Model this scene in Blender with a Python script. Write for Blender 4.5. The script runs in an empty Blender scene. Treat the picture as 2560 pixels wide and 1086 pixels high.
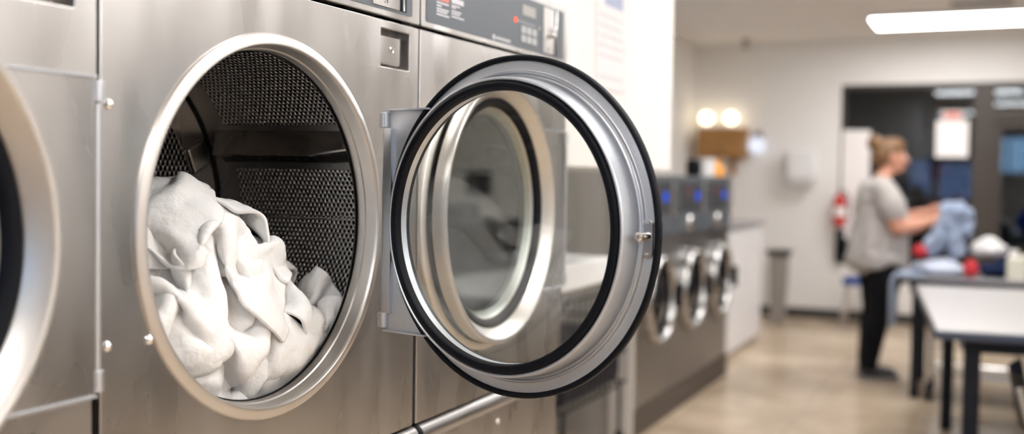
import bpy, bmesh, math, random
from mathutils import Vector, Matrix, noise, Euler

random.seed(7)
C = bpy.context.scene.collection
PI = math.pi
sc = bpy.context.scene

# ------------------------------------------------------------------ materials
def nt(name):
    m = bpy.data.materials.new(name)
    m.use_nodes = True
    t = m.node_tree
    b = t.nodes['Principled BSDF']
    return m, t, b

def N(t, kind, **kw):
    n = t.nodes.new(kind)
    for k, v in kw.items():
        if k in n.inputs.keys() if isinstance(k, str) else False:
            n.inputs[k].default_value = v
        else:
            setattr(n, k, v)
    return n

def plain(name, col, rough=.5, metal=0., noise_amt=.08, scale=9., bump=0., bscale=200., spec=.5):
    """one colour with a slight mottling, plus an optional fine grain"""
    m, t, b = nt(name)
    tc = N(t, 'ShaderNodeTexCoord')
    nz = N(t, 'ShaderNodeTexNoise')
    nz.inputs['Scale'].default_value = scale
    nz.inputs['Detail'].default_value = 3
    t.links.new(tc.outputs['Object'], nz.inputs['Vector'])
    mx = N(t, 'ShaderNodeMix', data_type='RGBA')
    mx.inputs[6].default_value = (*[c * (1 - noise_amt) for c in col], 1)
    mx.inputs[7].default_value = (*[min(1, c * (1 + noise_amt)) for c in col], 1)
    t.links.new(nz.outputs['Fac'], mx.inputs[0])
    t.links.new(mx.outputs[2], b.inputs['Base Color'])
    b.inputs['Roughness'].default_value = rough
    b.inputs['Metallic'].default_value = metal
    b.inputs['Specular IOR Level'].default_value = spec
    if bump:
        n2 = N(t, 'ShaderNodeTexNoise')
        n2.inputs['Scale'].default_value = bscale
        t.links.new(tc.outputs['Object'], n2.inputs['Vector'])
        bp = N(t, 'ShaderNodeBump')
        bp.inputs['Strength'].default_value = bump
        bp.inputs['Distance'].default_value = .01
        t.links.new(n2.outputs['Fac'], bp.inputs['Height'])
        t.links.new(bp.outputs['Normal'], b.inputs['Normal'])
    return m

def steel(name, col, r0, r1, stretch=(60, 60, .9), bump=.008, smudge=.12, metal=1., wave=0.):
    """brushed stainless steel: grain stretched along one axis, cloudy smudges in the roughness"""
    m, t, b = nt(name)
    tc = N(t, 'ShaderNodeTexCoord')
    mp = N(t, 'ShaderNodeMapping')
    mp.inputs['Scale'].default_value = stretch
    t.links.new(tc.outputs['Object'], mp.inputs['Vector'])
    g = N(t, 'ShaderNodeTexNoise')
    g.inputs['Scale'].default_value = 9
    g.inputs['Detail'].default_value = 5
    t.links.new(mp.outputs['Vector'], g.inputs['Vector'])
    mp2 = N(t, 'ShaderNodeMapping')
    mp2.inputs['Scale'].default_value = (3, 5, 1.6)
    t.links.new(tc.outputs['Object'], mp2.inputs['Vector'])
    s = N(t, 'ShaderNodeTexNoise')
    s.inputs['Scale'].default_value = 2.2
    s.inputs['Detail'].default_value = 1.5
    t.links.new(mp2.outputs['Vector'], s.inputs['Vector'])
    rr = N(t, 'ShaderNodeMapRange')
    rr.inputs[1].default_value = .3
    rr.inputs[2].default_value = .7
    rr.inputs[3].default_value = r0
    rr.inputs[4].default_value = r1
    t.links.new(s.outputs['Fac'], rr.inputs[0])
    t.links.new(rr.outputs[0], b.inputs['Roughness'])
    mx = N(t, 'ShaderNodeMix', data_type='RGBA')
    mx.inputs[6].default_value = (*[c * (1 - smudge) for c in col], 1)
    mx.inputs[7].default_value = (*col, 1)
    ad = N(t, 'ShaderNodeMath', operation='ADD')
    t.links.new(s.outputs['Fac'], ad.inputs[0])
    gw = N(t, 'ShaderNodeMath', operation='MULTIPLY')
    gw.inputs[1].default_value = .4
    t.links.new(g.outputs['Fac'], gw.inputs[0])
    t.links.new(gw.outputs[0], ad.inputs[1])
    r2 = N(t, 'ShaderNodeMapRange')
    r2.inputs[1].default_value = .45
    r2.inputs[2].default_value = .95
    t.links.new(ad.outputs[0], r2.inputs[0])
    t.links.new(r2.outputs[0], mx.inputs[0])
    t.links.new(mx.outputs[2], b.inputs['Base Color'])
    b.inputs['Metallic'].default_value = metal
    if bump:
        bp = N(t, 'ShaderNodeBump')
        bp.inputs['Strength'].default_value = bump
        bp.inputs['Distance'].default_value = .004
        t.links.new(g.outputs['Fac'], bp.inputs['Height'])
        if wave:
            # the sheet is not dead flat: long shallow waves
            m3 = N(t, 'ShaderNodeMapping')
            m3.inputs['Scale'].default_value = (5, 5, .7)
            t.links.new(tc.outputs['Object'], m3.inputs['Vector'])
            wv = N(t, 'ShaderNodeTexNoise')
            wv.inputs['Scale'].default_value = 1.3
            wv.inputs['Detail'].default_value = 1
            t.links.new(m3.outputs[0], wv.inputs['Vector'])
            b2 = N(t, 'ShaderNodeBump')
            b2.inputs['Strength'].default_value = 1
            b2.inputs['Distance'].default_value = wave
            t.links.new(wv.outputs['Fac'], b2.inputs['Height'])
            t.links.new(b2.outputs['Normal'], bp.inputs['Normal'])
        t.links.new(bp.outputs['Normal'], b.inputs['Normal'])
    return m

def glow(name, col, strength):
    m, t, b = nt(name)
    t.nodes.remove(b)
    e = N(t, 'ShaderNodeEmission')
    e.inputs['Color'].default_value = (*col, 1)
    e.inputs['Strength'].default_value = strength
    t.links.new(e.outputs[0], t.nodes['Material Output'].inputs['Surface'])
    return m

def clear_glass(name, tint=(1, 1, 1), refl=1.0, ior=1.5):
    """a pane: clear straight through, mirror reflections by Fresnel"""
    m, t, b = nt(name)
    t.nodes.remove(b)
    tr = N(t, 'ShaderNodeBsdfTransparent')
    tr.inputs['Color'].default_value = (*tint, 1)
    gl = N(t, 'ShaderNodeBsdfGlossy')
    gl.inputs['Roughness'].default_value = .01
    gl.inputs['Color'].default_value = (refl, refl, refl, 1)
    fr = N(t, 'ShaderNodeFresnel')
    # same reflectance from either side of the pane
    ge = N(t, 'ShaderNodeNewGeometry')
    mr = N(t, 'ShaderNodeMapRange')
    mr.inputs[3].default_value = ior
    mr.inputs[4].default_value = 1 / ior
    t.links.new(ge.outputs['Backfacing'], mr.inputs[0])
    t.links.new(mr.outputs[0], fr.inputs['IOR'])
    mx = N(t, 'ShaderNodeMixShader')
    t.links.new(fr.outputs[0], mx.inputs[0])
    t.links.new(tr.outputs[0], mx.inputs[1])
    t.links.new(gl.outputs[0], mx.inputs[2])
    t.links.new(mx.outputs[0], t.nodes['Material Output'].inputs['Surface'])
    return m

def perforated(name, col, pitch, hole, rough):
    """steel sheet with a hexagonal grid of punched holes; UV in metres"""
    m, t, b = nt(name)
    uv = N(t, 'ShaderNodeUVMap')
    uv.uv_map = 'UVMap'
    sp = N(t, 'ShaderNodeSeparateXYZ')
    t.links.new(uv.outputs[0], sp.inputs[0])
    def mth(op, a, bb=None, c=None):
        n = N(t, 'ShaderNodeMath', operation=op)
        for i, x in enumerate((a, bb, c)):
            if x is None:
                continue
            if isinstance(x, (int, float)):
                n.inputs[i].default_value = x
            else:
                t.links.new(x, n.inputs[i])
        return n.outputs[0]
    u = mth('DIVIDE', sp.outputs[0], pitch)
    v = mth('DIVIDE', sp.outputs[1], pitch * math.sqrt(3))
    def lat(off):
        fu = mth('SUBTRACT', mth('FRACT', mth('ADD', u, off)), .5)
        fv = mth('MULTIPLY', mth('SUBTRACT', mth('FRACT', mth('ADD', v, off)), .5), math.sqrt(3))
        return mth('SQRT', mth('ADD', mth('MULTIPLY', fu, fu), mth('MULTIPLY', fv, fv)))
    d = mth('MINIMUM', lat(0.0), lat(.5))
    mask = N(t, 'ShaderNodeMapRange')
    mask.inputs[1].default_value = hole + .03
    mask.inputs[2].default_value = hole - .03
    t.links.new(d, mask.inputs[0])
    hb = N(t, 'ShaderNodeMapRange', interpolation_type='SMOOTHSTEP')
    hb.inputs[1].default_value = hole - .08
    hb.inputs[2].default_value = hole + .16
    t.links.new(d, hb.inputs[0])
    bp = N(t, 'ShaderNodeBump')
    bp.inputs['Strength'].default_value = .8
    bp.inputs['Distance'].default_value = .0022
    t.links.new(hb.outputs[0], bp.inputs['Height'])
    t.links.new(bp.outputs['Normal'], b.inputs['Normal'])
    b.inputs['Base Color'].default_value = (*col, 1)
    b.inputs['Metallic'].default_value = 1
    b.inputs['Roughness'].default_value = rough
    dk = N(t, 'ShaderNodeBsdfDiffuse')
    dk.inputs['Color'].default_value = (.004, .004, .005, 1)
    mx = N(t, 'ShaderNodeMixShader')
    t.links.new(mask.outputs[0], mx.inputs[0])
    t.links.new(b.outputs[0], mx.inputs[1])
    t.links.new(dk.outputs[0], mx.inputs[2])
    t.links.new(mx.outputs[0], t.nodes['Material Output'].inputs['Surface'])
    return m

def floor_mat():
    m, t, b = nt('vinyl_floor')
    tc = N(t, 'ShaderNodeTexCoord')
    br = N(t, 'ShaderNodeTexBrick')
    br.offset = 0
    br.inputs['Scale'].default_value = 1
    br.inputs['Brick Width'].default_value = .61
    br.inputs['Row Height'].default_value = .61
    br.inputs['Mortar Size'].default_value = .003
    br.inputs['Color1'].default_value = (.62, .495, .365, 1)
    br.inputs['Color2'].default_value = (.54, .425, .305, 1)
    br.inputs['Mortar'].default_value = (.40, .32, .235, 1)
    t.links.new(tc.outputs['Object'], br.inputs['Vector'])
    nz = N(t, 'ShaderNodeTexNoise')
    nz.inputs['Scale'].default_value = 1.15
    nz.inputs['Detail'].default_value = 8
    nz.inputs['Roughness'].default_value = .65
    t.links.new(tc.outputs['Object'], nz.inputs['Vector'])
    cr = N(t, 'ShaderNodeValToRGB')
    cr.color_ramp.elements[0].position = .3
    cr.color_ramp.elements[0].color = (.62, .58, .53, 1)
    cr.color_ramp.elements[1].position = .66
    cr.color_ramp.elements[1].color = (1.2, 1.2, 1.22, 1)
    t.links.new(nz.outputs['Fac'], cr.inputs[0])
    mx = N(t, 'ShaderNodeMix', data_type='RGBA', blend_type='MULTIPLY')
    mx.inputs[0].default_value = 1
    t.links.new(br.outputs['Color'], mx.inputs[6])
    t.links.new(cr.outputs[0], mx.inputs[7])
    t.links.new(mx.outputs[2], b.inputs['Base Color'])
    b.inputs['Roughness'].default_value = .24
    return m

def wood_mat():
    m, t, b = nt('oak_wood')
    tc = N(t, 'ShaderNodeTexCoord')
    mp = N(t, 'ShaderNodeMapping')
    mp.inputs['Scale'].default_value = (12, 12, 1.5)
    t.links.new(tc.outputs['Object'], mp.inputs['Vector'])
    nz = N(t, 'ShaderNodeTexNoise')
    nz.inputs['Scale'].default_value = 4
    nz.inputs['Detail'].default_value = 6
    t.links.new(mp.outputs[0], nz.inputs['Vector'])
    cr = N(t, 'ShaderNodeValToRGB')
    cr.color_ramp.elements[0].color = (.26, .125, .035, 1)
    cr.color_ramp.elements[1].color = (.46, .24, .075, 1)
    t.links.new(nz.outputs['Fac'], cr.inputs[0])
    t.links.new(cr.outputs[0], b.inputs['Base Color'])
    b.inputs['Roughness'].default_value = .5
    return m

def cloth_mat(name, col, weave=900., bump=.25):
    m, t, b = nt(name)
    tc = N(t, 'ShaderNodeTexCoord')
    nz = N(t, 'ShaderNodeTexNoise')
    nz.inputs['Scale'].default_value = weave
    nz.inputs['Detail'].default_value = 2
    t.links.new(tc.outputs['Object'], nz.inputs['Vector'])
    bp = N(t, 'ShaderNodeBump')
    bp.inputs['Strength'].default_value = bump
    bp.inputs['Distance'].default_value = .002
    t.links.new(nz.outputs['Fac'], bp.inputs['Height'])
    t.links.new(bp.outputs['Normal'], b.inputs['Normal'])
    n2 = N(t, 'ShaderNodeTexNoise')
    n2.inputs['Scale'].default_value = 14
    t.links.new(tc.outputs['Object'], n2.inputs['Vector'])
    mx = N(t, 'ShaderNodeMix', data_type='RGBA')
    mx.inputs[6].default_value = (*[c * .92 for c in col], 1)
    mx.inputs[7].default_value = (*col, 1)
    t.links.new(n2.outputs['Fac'], mx.inputs[0])
    t.links.new(mx.outputs[2], b.inputs['Base Color'])
    b.inputs['Roughness'].default_value = .95
    b.inputs['Specular IOR Level'].default_value = .1
    b.inputs['Sheen Weight'].default_value = .25 if min(col) > .3 else .02
    return m

M = {}
M['steel'] = steel('brushed_steel', (.60, .58, .562), .23, .34, smudge=.1, wave=.009)
M['steel_bright'] = steel('polished_steel', (.72, .695, .67), .16, .26, stretch=(8, 8, 8), bump=.015, smudge=.08)
M['steel_ring'] = steel('satin_ring_steel', (.60, .575, .55), .36, .46, stretch=(6, 6, 6), bump=.02, smudge=.1)
M['latch'] = plain('latch_metal', (.42, .42, .44), .3, 1., .03)
M['hinge'] = plain('satin_hinge_metal', (.62, .64, .68), .38, 1., .03)
M['steel_door'] = steel('door_steel', (.60, .625, .67), .34, .44, stretch=(20, 20, 20), bump=.02, smudge=.1, metal=.72)
M['steel_drum'] = steel('drum_steel', (.42, .41, .40), .24, .34, stretch=(1, 20, 20), bump=.02)
M['lifter_steel'] = steel('lifter_steel', (.40, .39, .38), .13, .22, stretch=(1, 20, 20), bump=.02)
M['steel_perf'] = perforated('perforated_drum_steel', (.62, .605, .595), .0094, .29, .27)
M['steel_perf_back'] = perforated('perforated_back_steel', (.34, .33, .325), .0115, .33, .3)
M['chrome'] = plain('chrome', (.78, .78, .78), .12, 1., .03)
M['black'] = plain('black_rubber', (.004, .005, .008), .5, 0, .1, spec=.14)
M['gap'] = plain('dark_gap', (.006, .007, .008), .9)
M['overlay'] = plain('slate_overlay', (.085, .098, .115), .42, 0, .04)
M['overlay_dark'] = plain('dark_washer_panel', (.035, .036, .042), .45, 0, .06)
M['print'] = plain('pale_print', (.52, .52, .55), .5)
M['price_red'] = plain('price_sticker', (.16, .05, .045), .5)
M['print_red'] = plain('red_print', (.62, .16, .13), .5)
M['key'] = plain('grey_key', (.36, .37, .38), .5)
M['lcd'] = plain('lcd_grey', (.27, .26, .24), .3)
M['led_red'] = glow('red_led', (1, .09, .04), 2.6)
M['led_blue'] = glow('blue_display', (.018, .11, .85), 1.0)
M['glass'] = clear_glass('door_glass', (.97, .985, .98))
M['glass_shut'] = clear_glass('shut_door_glass', (.9, .93, .92), 1.0, 1.8)
M['glass_dark'] = clear_glass('washer_glass', (.35, .38, .4))
M['win_glass'] = clear_glass('shop_window_glass', (.68, .74, .8), 1.0, 1.55)
M['wall'] = plain('white_wall_paint', (.79, .77, .75), .7, 0, .02, 3, bump=.05, bscale=120)
M['ceil'] = plain('ceiling_paint', (.86, .835, .81), .85, 0, .02, 3)
M['floor'] = floor_mat()
M['base'] = plain('dark_baseboard', (.045, .04, .038), .5)
M['bronze'] = plain('bronze_frame', (.045, .034, .027), .45, .0)
M['wood'] = wood_mat()
M['white'] = plain('white_plastic', (.78, .77, .78), .45, 0, .02)
M['white_lam'] = plain('white_laminate', (.40, .385, .38), .4, 0, .02)
M['grey_lam'] = plain('grey_laminate', (.30, .29, .31), .3, 0, .03)
M['paper'] = plain('pale_paper', (.72, .71, .73), .7, 0, .03)
M['paper_w'] = plain('white_paper', (.86, .82, .81), .7, 0, .02)
M['ink'] = plain('grey_ink', (.58, .575, .60), .7)
M['ink_blue'] = plain('blue_ink', (.36, .40, .55), .7)
M['black_metal'] = plain('black_table_metal', (.005, .007, .013), .45, 0, .1, spec=.25)
M['edge_blue'] = plain('slate_edge_band', (.035, .045, .075), .45)
M['plinth'] = plain('brown_plinth', (.075, .058, .045), .6)
M['panel_grey'] = plain('grey_panel_enamel', (.36, .34, .32), .4, 0, .05)
M['post'] = plain('pale_trim', (.56, .53, .50), .5, 0, .03)
M['towel'] = cloth_mat('white_terry', (.80, .79, .78), 160., .5)
M['skin'] = plain('skin', (.62, .30, .20), .55, 0, .06, 20)
M['hair'] = plain('brown_blond_hair', (.17, .085, .032), .5, 0, .45, 25)
M['tee'] = cloth_mat('grey_tee', (.46, .43, .41))
M['pants'] = cloth_mat('black_leggings', (.008, .008, .010))
M['shoe'] = plain('black_shoe', (.012, .012, .014), .5)
M['sole'] = plain('grey_sole', (.30, .27, .27), .6)
M['denim'] = cloth_mat('pale_denim', (.33, .40, .54))
M['pale_blue'] = cloth_mat('pale_blue_cloth', (.56, .61, .72))
M['navy'] = cloth_mat('navy_cloth', (.012, .022, .06))
M['red_c'] = cloth_mat('red_cloth', (.55, .05, .06))
M['blue_c'] = cloth_mat('royal_blue_cloth', (.01, .07, .55))
M['blue_p'] = plain('blue_plastic', (.03, .06, .26), .4)
M['cream'] = plain('cream_plastic', (.74, .72, .60), .4)
M['enamel_dark'] = plain('charcoal_enamel', (.035, .036, .04), .35)
M['washer_steel'] = steel('washer_steel', (.34, .33, .325), .3, .4)
M['washer_door'] = steel('washer_door_steel', (.46, .45, .44), .24, .32, stretch=(6, 6, 6), bump=.02)
M['orange'] = plain('orange_plastic', (.95, .42, .06), .35)
M['red_p'] = plain('red_enamel', (.55, .02, .02), .3)
M['bin'] = plain('grey_bin', (.30, .28, .26), .6)
M['globe'] = glow('lit_globe', (.84, .86, 1), .82)
M['lamp'] = glow('lamp_lens', (1, .985, .968), 14.)
M['bulb'] = glow('warm_bulb', (1, .86, .60), 3.6)
M['asphalt'] = plain('asphalt', (.03, .032, .036), .8)
M['night'] = plain('night_facade', (.02, .026, .034), .8)
M['shop_blue'] = glow('lit_shop_window', (.20, .42, .80), .62)
M['shop_dim'] = glow('dim_shop_window', (.12, .23, .48), .32)
M['leaf'] = plain('dark_leaf', (.006, .009, .007), .8)

# ------------------------------------------------------------------ mesh helpers
def sharpen(bm, ang=32):
    lim = math.radians(ang)
    for f in bm.faces:
        f.smooth = True
    for e in bm.edges:
        if len(e.link_faces) == 2:
            if e.calc_face_angle(0) > lim:
                e.smooth = False

def link(name, me, mats, parent=None):
    o = bpy.data.objects.new(name, me)
    C.objects.link(o)
    if not isinstance(mats, (list, tuple)):
        mats = [mats]
    for m in mats:
        me.materials.append(m)
    if parent:
        o.parent = parent
    return o

def fin(name, bm, mats, parent=None, ang=32, recalc=True):
    if recalc:
        bmesh.ops.recalc_face_normals(bm, faces=bm.faces)
    sharpen(bm, ang)
    me = bpy.data.meshes.new(name)
    bm.to_mesh(me)
    bm.free()
    o = link(name, me, mats, parent)
    wn = o.modifiers.new('even_normals', 'WEIGHTED_NORMAL')
    wn.keep_sharp = True
    wn.weight = 100
    return o

def box(bm, x0, x1, y0, y1, z0, z1, bev=0., mi=0, seg=2):
    r = bmesh.ops.create_cube(bm, size=1)
    vs = r['verts']
    for v in vs:
        v.co = Vector((x0 + (x1 - x0) * (v.co.x + .5), y0 + (y1 - y0) * (v.co.y + .5), z0 + (z1 - z0) * (v.co.z + .5)))
    fs = set(f for v in vs for f in v.link_faces)
    for f in fs:
        f.material_index = mi
    if bev:
        es = list(set(e for v in vs for e in v.link_edges))
        bmesh.ops.bevel(bm, geom=es, offset=bev, segments=seg, affect='EDGES', profile=.6)
    return vs

def B(*a, **k):
    bm = bmesh.new()
    box(bm, *a, **k)
    return bm

def tube(bm, pts, r, seg=10, caps=True, taper=None):
    pts = [Vector(p) for p in pts]
    rings = []
    up = Vector((0, 0, 1))
    prev = None
    for i, p in enumerate(pts):
        d = (pts[min(i + 1, len(pts) - 1)] - pts[max(i - 1, 0)]).normalized()
        if prev is None:
            a = up if abs(d.dot(up)) < .9 else Vector((1, 0, 0))
            n = (a - d * a.dot(d)).normalized()
        else:
            n = (prev - d * prev.dot(d)).normalized()
        prev = n
        bn = d.cross(n)
        rr = taper[i] if taper else r
        rings.append([bm.verts.new(p + (n * math.cos(2 * PI * k / seg) + bn * math.sin(2 * PI * k / seg)) * rr) for k in range(seg)])
    for a, b in zip(rings, rings[1:]):
        for k in range(seg):
            bm.faces.new((a[k], a[(k + 1) % seg], b[(k + 1) % seg], b[k]))
    if caps:
        bm.faces.new(rings[0][::-1])
        bm.faces.new(rings[-1])

def lathe(bm, prof, cen=(0, 0, 0), axis='x', seg=96, closed=False, a0=0., a1=2 * PI, mi=0):
    """prof: list of (along axis, radius)"""
    full = abs(a1 - a0 - 2 * PI) < 1e-6
    n = seg if full else seg + 1
    cx, cy, cz = cen
    rings = []
    for (h, r) in prof:
        row = []
        for k in range(n):
            a = a0 + (a1 - a0) * k / seg
            c, s = math.cos(a) * r, math.sin(a) * r
            if axis == 'x':
                p = (cx + h, cy + c, cz + s)
            elif axis == 'y':
                p = (cx + c, cy + h, cz + s)
            else:
                p = (cx + c, cy + s, cz + h)
            row.append(bm.verts.new(p))
        rings.append(row)
    m = len(rings)
    for i in range(m if closed else m - 1):
        A_, B_ = rings[i], rings[(i + 1) % m]
        for k in range(n if full else n - 1):
            f = bm.faces.new((A_[k], A_[(k + 1) % n], B_[(k + 1) % n], B_[k]))
            f.material_index = mi
    return rings

def cyl(bm, p, r, h, axis='z', seg=24, bev=0.):
    """solid cylinder from p along the axis with softened rims"""
    if bev:
        pr = [(0, 1e-4), (0, r - bev), (bev * .3, r - bev * .3), (bev, r), (h - bev, r), (h - bev * .3, r - bev * .3), (h, r - bev), (h, 1e-4)]
    else:
        pr = [(0, 1e-4), (0, r), (h, r), (h, 1e-4)]
    lathe(bm, pr, p, axis, seg)

def plate(name, outer, holes, x0, x1, mat, parent=None, bev=.0012, to=None):
    """flat sheet with holes: outlines in (y, z), thickness from x0 to x1"""
    cu = bpy.data.curves.new(name, 'CURVE')
    cu.dimensions = '2D'
    cu.fill_mode = 'BOTH'
    cu.extrude = (x1 - x0) / 2 - bev
    cu.bevel_depth = bev
    cu.bevel_resolution = 2
    cu.offset = -bev
    for loop in [outer] + list(holes):
        s = cu.splines.new('POLY')
        s.points.add(len(loop) - 1)
        for p, (a, b) in zip(s.points, loop):
            p.co = (a, b, 0, 1)
        s.use_cyclic_u = True
    tmp = bpy.data.objects.new('tmp', cu)
    C.objects.link(tmp)
    dg = bpy.context.evaluated_depsgraph_get()
    me = bpy.data.meshes.new_from_object(tmp.evaluated_get(dg))
    bpy.data.objects.remove(tmp)
    bpy.data.curves.remove(cu)
    bm = bmesh.new()
    bm.from_mesh(me)
    bpy.data.meshes.remove(me)
    for v in bm.verts:
        a, b, c = v.co
        v.co = Vector(((x0 + x1) / 2 + c, a, b)) if to is None else Vector(to(a, b, (x0 + x1) / 2 + c))
    bmesh.ops.remove_doubles(bm, verts=bm.verts, dist=1e-5)
    return fin(name, bm, mat, parent, 40)

def rect(y0, y1, z0, z1, r=0., n=5):
    if r <= 0:
        return [(y0, z0), (y1, z0), (y1, z1), (y0, z1)]
    out = []
    for (cy, cz, a0) in ((y0 + r, z0 + r, PI), (y1 - r, z0 + r, 1.5 * PI), (y1 - r, z1 - r, 0), (y0 + r, z1 - r, .5 * PI)):
        for k in range(n + 1):
            a = a0 + .5 * PI * k / n
            out.append((cy + r * math.cos(a), cz + r * math.sin(a)))
    return out

def circ(cy, cz, r, n=128):
    return [(cy + r * math.cos(2 * PI * k / n), cz + r * math.sin(2 * PI * k / n)) for k in range(n)]

def thing(name, label, cat, loc=(0, 0, 0), rz=0., group=None):
    o = bpy.data.objects.new(name, None)
    o.empty_display_size = .1
    C.objects.link(o)
    o.location = loc
    o.rotation_euler = (0, 0, rz)
    return tag(o, label, cat, group)

def tag(o, label, cat, group=None, kind=None):
    if label:
        o['label'] = label
    if cat:
        o['category'] = cat
    if group:
        o['group'] = group
    if kind:
        o['kind'] = kind
    return o

def struct(name, bm, mat, parent=None, label=None, ang=32):
    o = fin(name, bm, mat, parent, ang)
    if parent is None:
        o['kind'] = 'structure'
        if label:
            o['label'] = label
    return o

def copy_tree(o, parent=None):
    c = o.copy()
    C.objects.link(c)
    c.parent = parent
    for ch in [x for x in bpy.data.objects if x.parent == o]:
        copy_tree(ch, c)
    return c

# implicit-looking organic bodies: hulls of balls fused by a voxel remesh
def fuse(name, pieces, voxel, smooth=6, mat=None, parent=None, wrinkle=0., wscale=8., seed=0):
    """pieces: chains [(p, r), (p, r), ...]; consecutive balls are hulled together"""
    bm = bmesh.new()
    for ch in pieces:
        pairs = list(zip(ch, ch[1:])) if len(ch) > 1 else [(ch[0], ch[0])]
        for (a, b) in pairs:
            t = bmesh.new()
            for (p, r) in (a, b):
                rr = r if isinstance(r, (tuple, list)) else (r, r, r)
                mt = Matrix.Translation(Vector(p)) @ Matrix.Diagonal((*rr, 1))
                bmesh.ops.create_icosphere(t, subdivisions=2, radius=1, matrix=mt)
            h = bmesh.ops.convex_hull(t, input=t.verts)
            junk = list({g for g in h['geom_interior'] + h['geom_unused'] if isinstance(g, bmesh.types.BMVert)})
            bmesh.ops.delete(t, geom=junk, context='VERTS')
            me = bpy.data.meshes.new('t')
            t.to_mesh(me)
            t.free()
            bm.from_mesh(me)
            bpy.data.meshes.remove(me)
    me = bpy.data.meshes.new('t')
    bm.to_mesh(me)
    bm.free()
    tmp = bpy.data.objects.new('tmp', me)
    C.objects.link(tmp)
    md = tmp.modifiers.new('r', 'REMESH')
    md.mode = 'VOXEL'
    md.voxel_size = voxel
    if smooth:
        s = tmp.modifiers.new('s', 'SMOOTH')
        s.factor = .5
        s.iterations = smooth
    dg = bpy.context.evaluated_depsgraph_get()
    out = bpy.data.meshes.new_from_object(tmp.evaluated_get(dg))
    bpy.data.objects.remove(tmp)
    bpy.data.meshes.remove(me)
    out.name = name
    if wrinkle:
        out.update()
        nn = [v.normal.copy() for v in out.vertices]
        for v, n in zip(out.vertices, nn):
            q = Vector(v.co) * wscale + Vector((seed * 3.7, seed * 1.3, seed * 5.1))
            f = 1 - abs(noise.noise(q)) * 2.2
            f += .5 * (1 - abs(noise.noise(q * 2.1 + Vector((9, 2, 4)))) * 2.2)
            v.co = v.co + n * (f - .7) * wrinkle
    for p in out.polygons:
        p.use_smooth = True
    return link(name, out, mat, parent)

def cloth_sheet(name, fn, nu, nv, thick, mat, parent=None):
    """an open cloth surface given by fn(u, v), thickened"""
    bm = bmesh.new()
    g = [[bm.verts.new(fn(i / nu, j / nv)) for j in range(nv + 1)] for i in range(nu + 1)]
    for i in range(nu):
        for j in range(nv):
            bm.faces.new((g[i][j], g[i + 1][j], g[i + 1][j + 1], g[i][j + 1]))
    bmesh.ops.recalc_face_normals(bm, faces=bm.faces)
    bmesh.ops.solidify(bm, geom=bm.faces[:], thickness=thick)
    return fin(name, bm, mat, parent, 60)
# ------------------------------------------------------------------ camera
F_PX, ALPHA, PITCH, ROLL, CAM_H = 2650., math.atan(1210 / 2650), math.atan(103 / 2650), .015, 1.36
fw = Vector((-math.sin(ALPHA) * math.cos(PITCH), math.cos(ALPHA) * math.cos(PITCH), -math.sin(PITCH)))
r0 = Vector((math.cos(ALPHA), math.sin(ALPHA), 0))
u0 = r0.cross(fw)
rt = r0 * math.cos(ROLL) + u0 * math.sin(ROLL)
up = -r0 * math.sin(ROLL) + u0 * math.cos(ROLL)
cam_d = bpy.data.cameras.new('camera')
cam = bpy.data.objects.new('camera', cam_d)
C.objects.link(cam)
mw = Matrix((rt, up, -fw)).transposed().to_4x4()
mw.translation = Vector((1, 0, CAM_H))
cam.matrix_world = mw
cam_d.sensor_width = 36
cam_d.sensor_fit = 'HORIZONTAL'
cam_d.lens = F_PX / 2560 * 36
cam_d.clip_start = .02
cam_d.dof.use_dof = True
cam_d.dof.focus_distance = 1.70
cam_d.dof.aperture_fstop = 1.75
sc.camera = cam

# ------------------------------------------------------------------ the room
ZC = 2.73
YF = 10.7
XL, XR, YB = -1.86, 4.6, -4.5
struct('floor', B(XL - .2, XR + .2, YB - .2, YF + .1, -.1, 0), M['floor'])
struct('ceiling', B(XL - .2, XR + .2, YB - .2, YF + .1, ZC, ZC + .1), M['ceil'])
struct('wall_left', B(XL - .1, XL, YB, YF, 0, ZC), M['wall'])
struct('wall_right', B(XR, XR + .1, YB, YF, 0, ZC), M['wall'])
# the bulkhead the dryers stand under, and its stretch beyond them with the poster
bm = bmesh.new()
box(bm, XL, -.03, -1.6, 2.535, 1.805, ZC)
box(bm, XL, -.1, 2.535, 3.81, 1.39, ZC)
box(bm, -.42, -.115, 2.535, 2.60, 1.06, 1.39)
struct('wall_bulkhead', bm, M['wall'])
# far wall with the shop front
bm = bmesh.new()
box(bm, XL, -.393, YF, YF + .12, 0, ZC)
box(bm, -.393, 3.0, YF, YF + .12, 2.287, ZC)
box(bm, -.393, .82, YF, YF + .12, 0, .55)
box(bm, 1.98, 3.0, YF, YF + .12, 0, .55)
box(bm, 3.0, XR, YF, YF + .12, 0, ZC)
struct('wall_far', bm, M['wall'])
bm = bmesh.new()
box(bm, XL, -.393, YF - .015, YF, 0, .1)
box(bm, -.393, .82, YF - .015, YF, 0, .1)
box(bm, 1.98, XR, YF - .015, YF, 0, .1)
struct('baseboard_far', bm, M['base'])
struct('baseboard_left', B(XL, XL + .015, 3.9, YF, 0, .1), M['base'])
bm = bmesh.new()
WX0, WX1, WZ0, WZ1 = .74, 3.32, 1.56, 2.42
box(bm, XL, WX0, YB - .12, YB, 0, ZC)
box(bm, WX1, XR, YB - .12, YB, 0, ZC)
box(bm, WX0, WX1, YB - .12, YB, 0, WZ0)
box(bm, WX0, WX1, YB - .12, YB, WZ1, ZC)
struct('wall_back', bm, M['wall'])

def pane(name, x0, x1, y, z0, z1, mat, parent):
    bm = B(x0, x1, y - .004, y + .004, z0, z1)
    return fin(name, bm, mat, parent)

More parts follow.
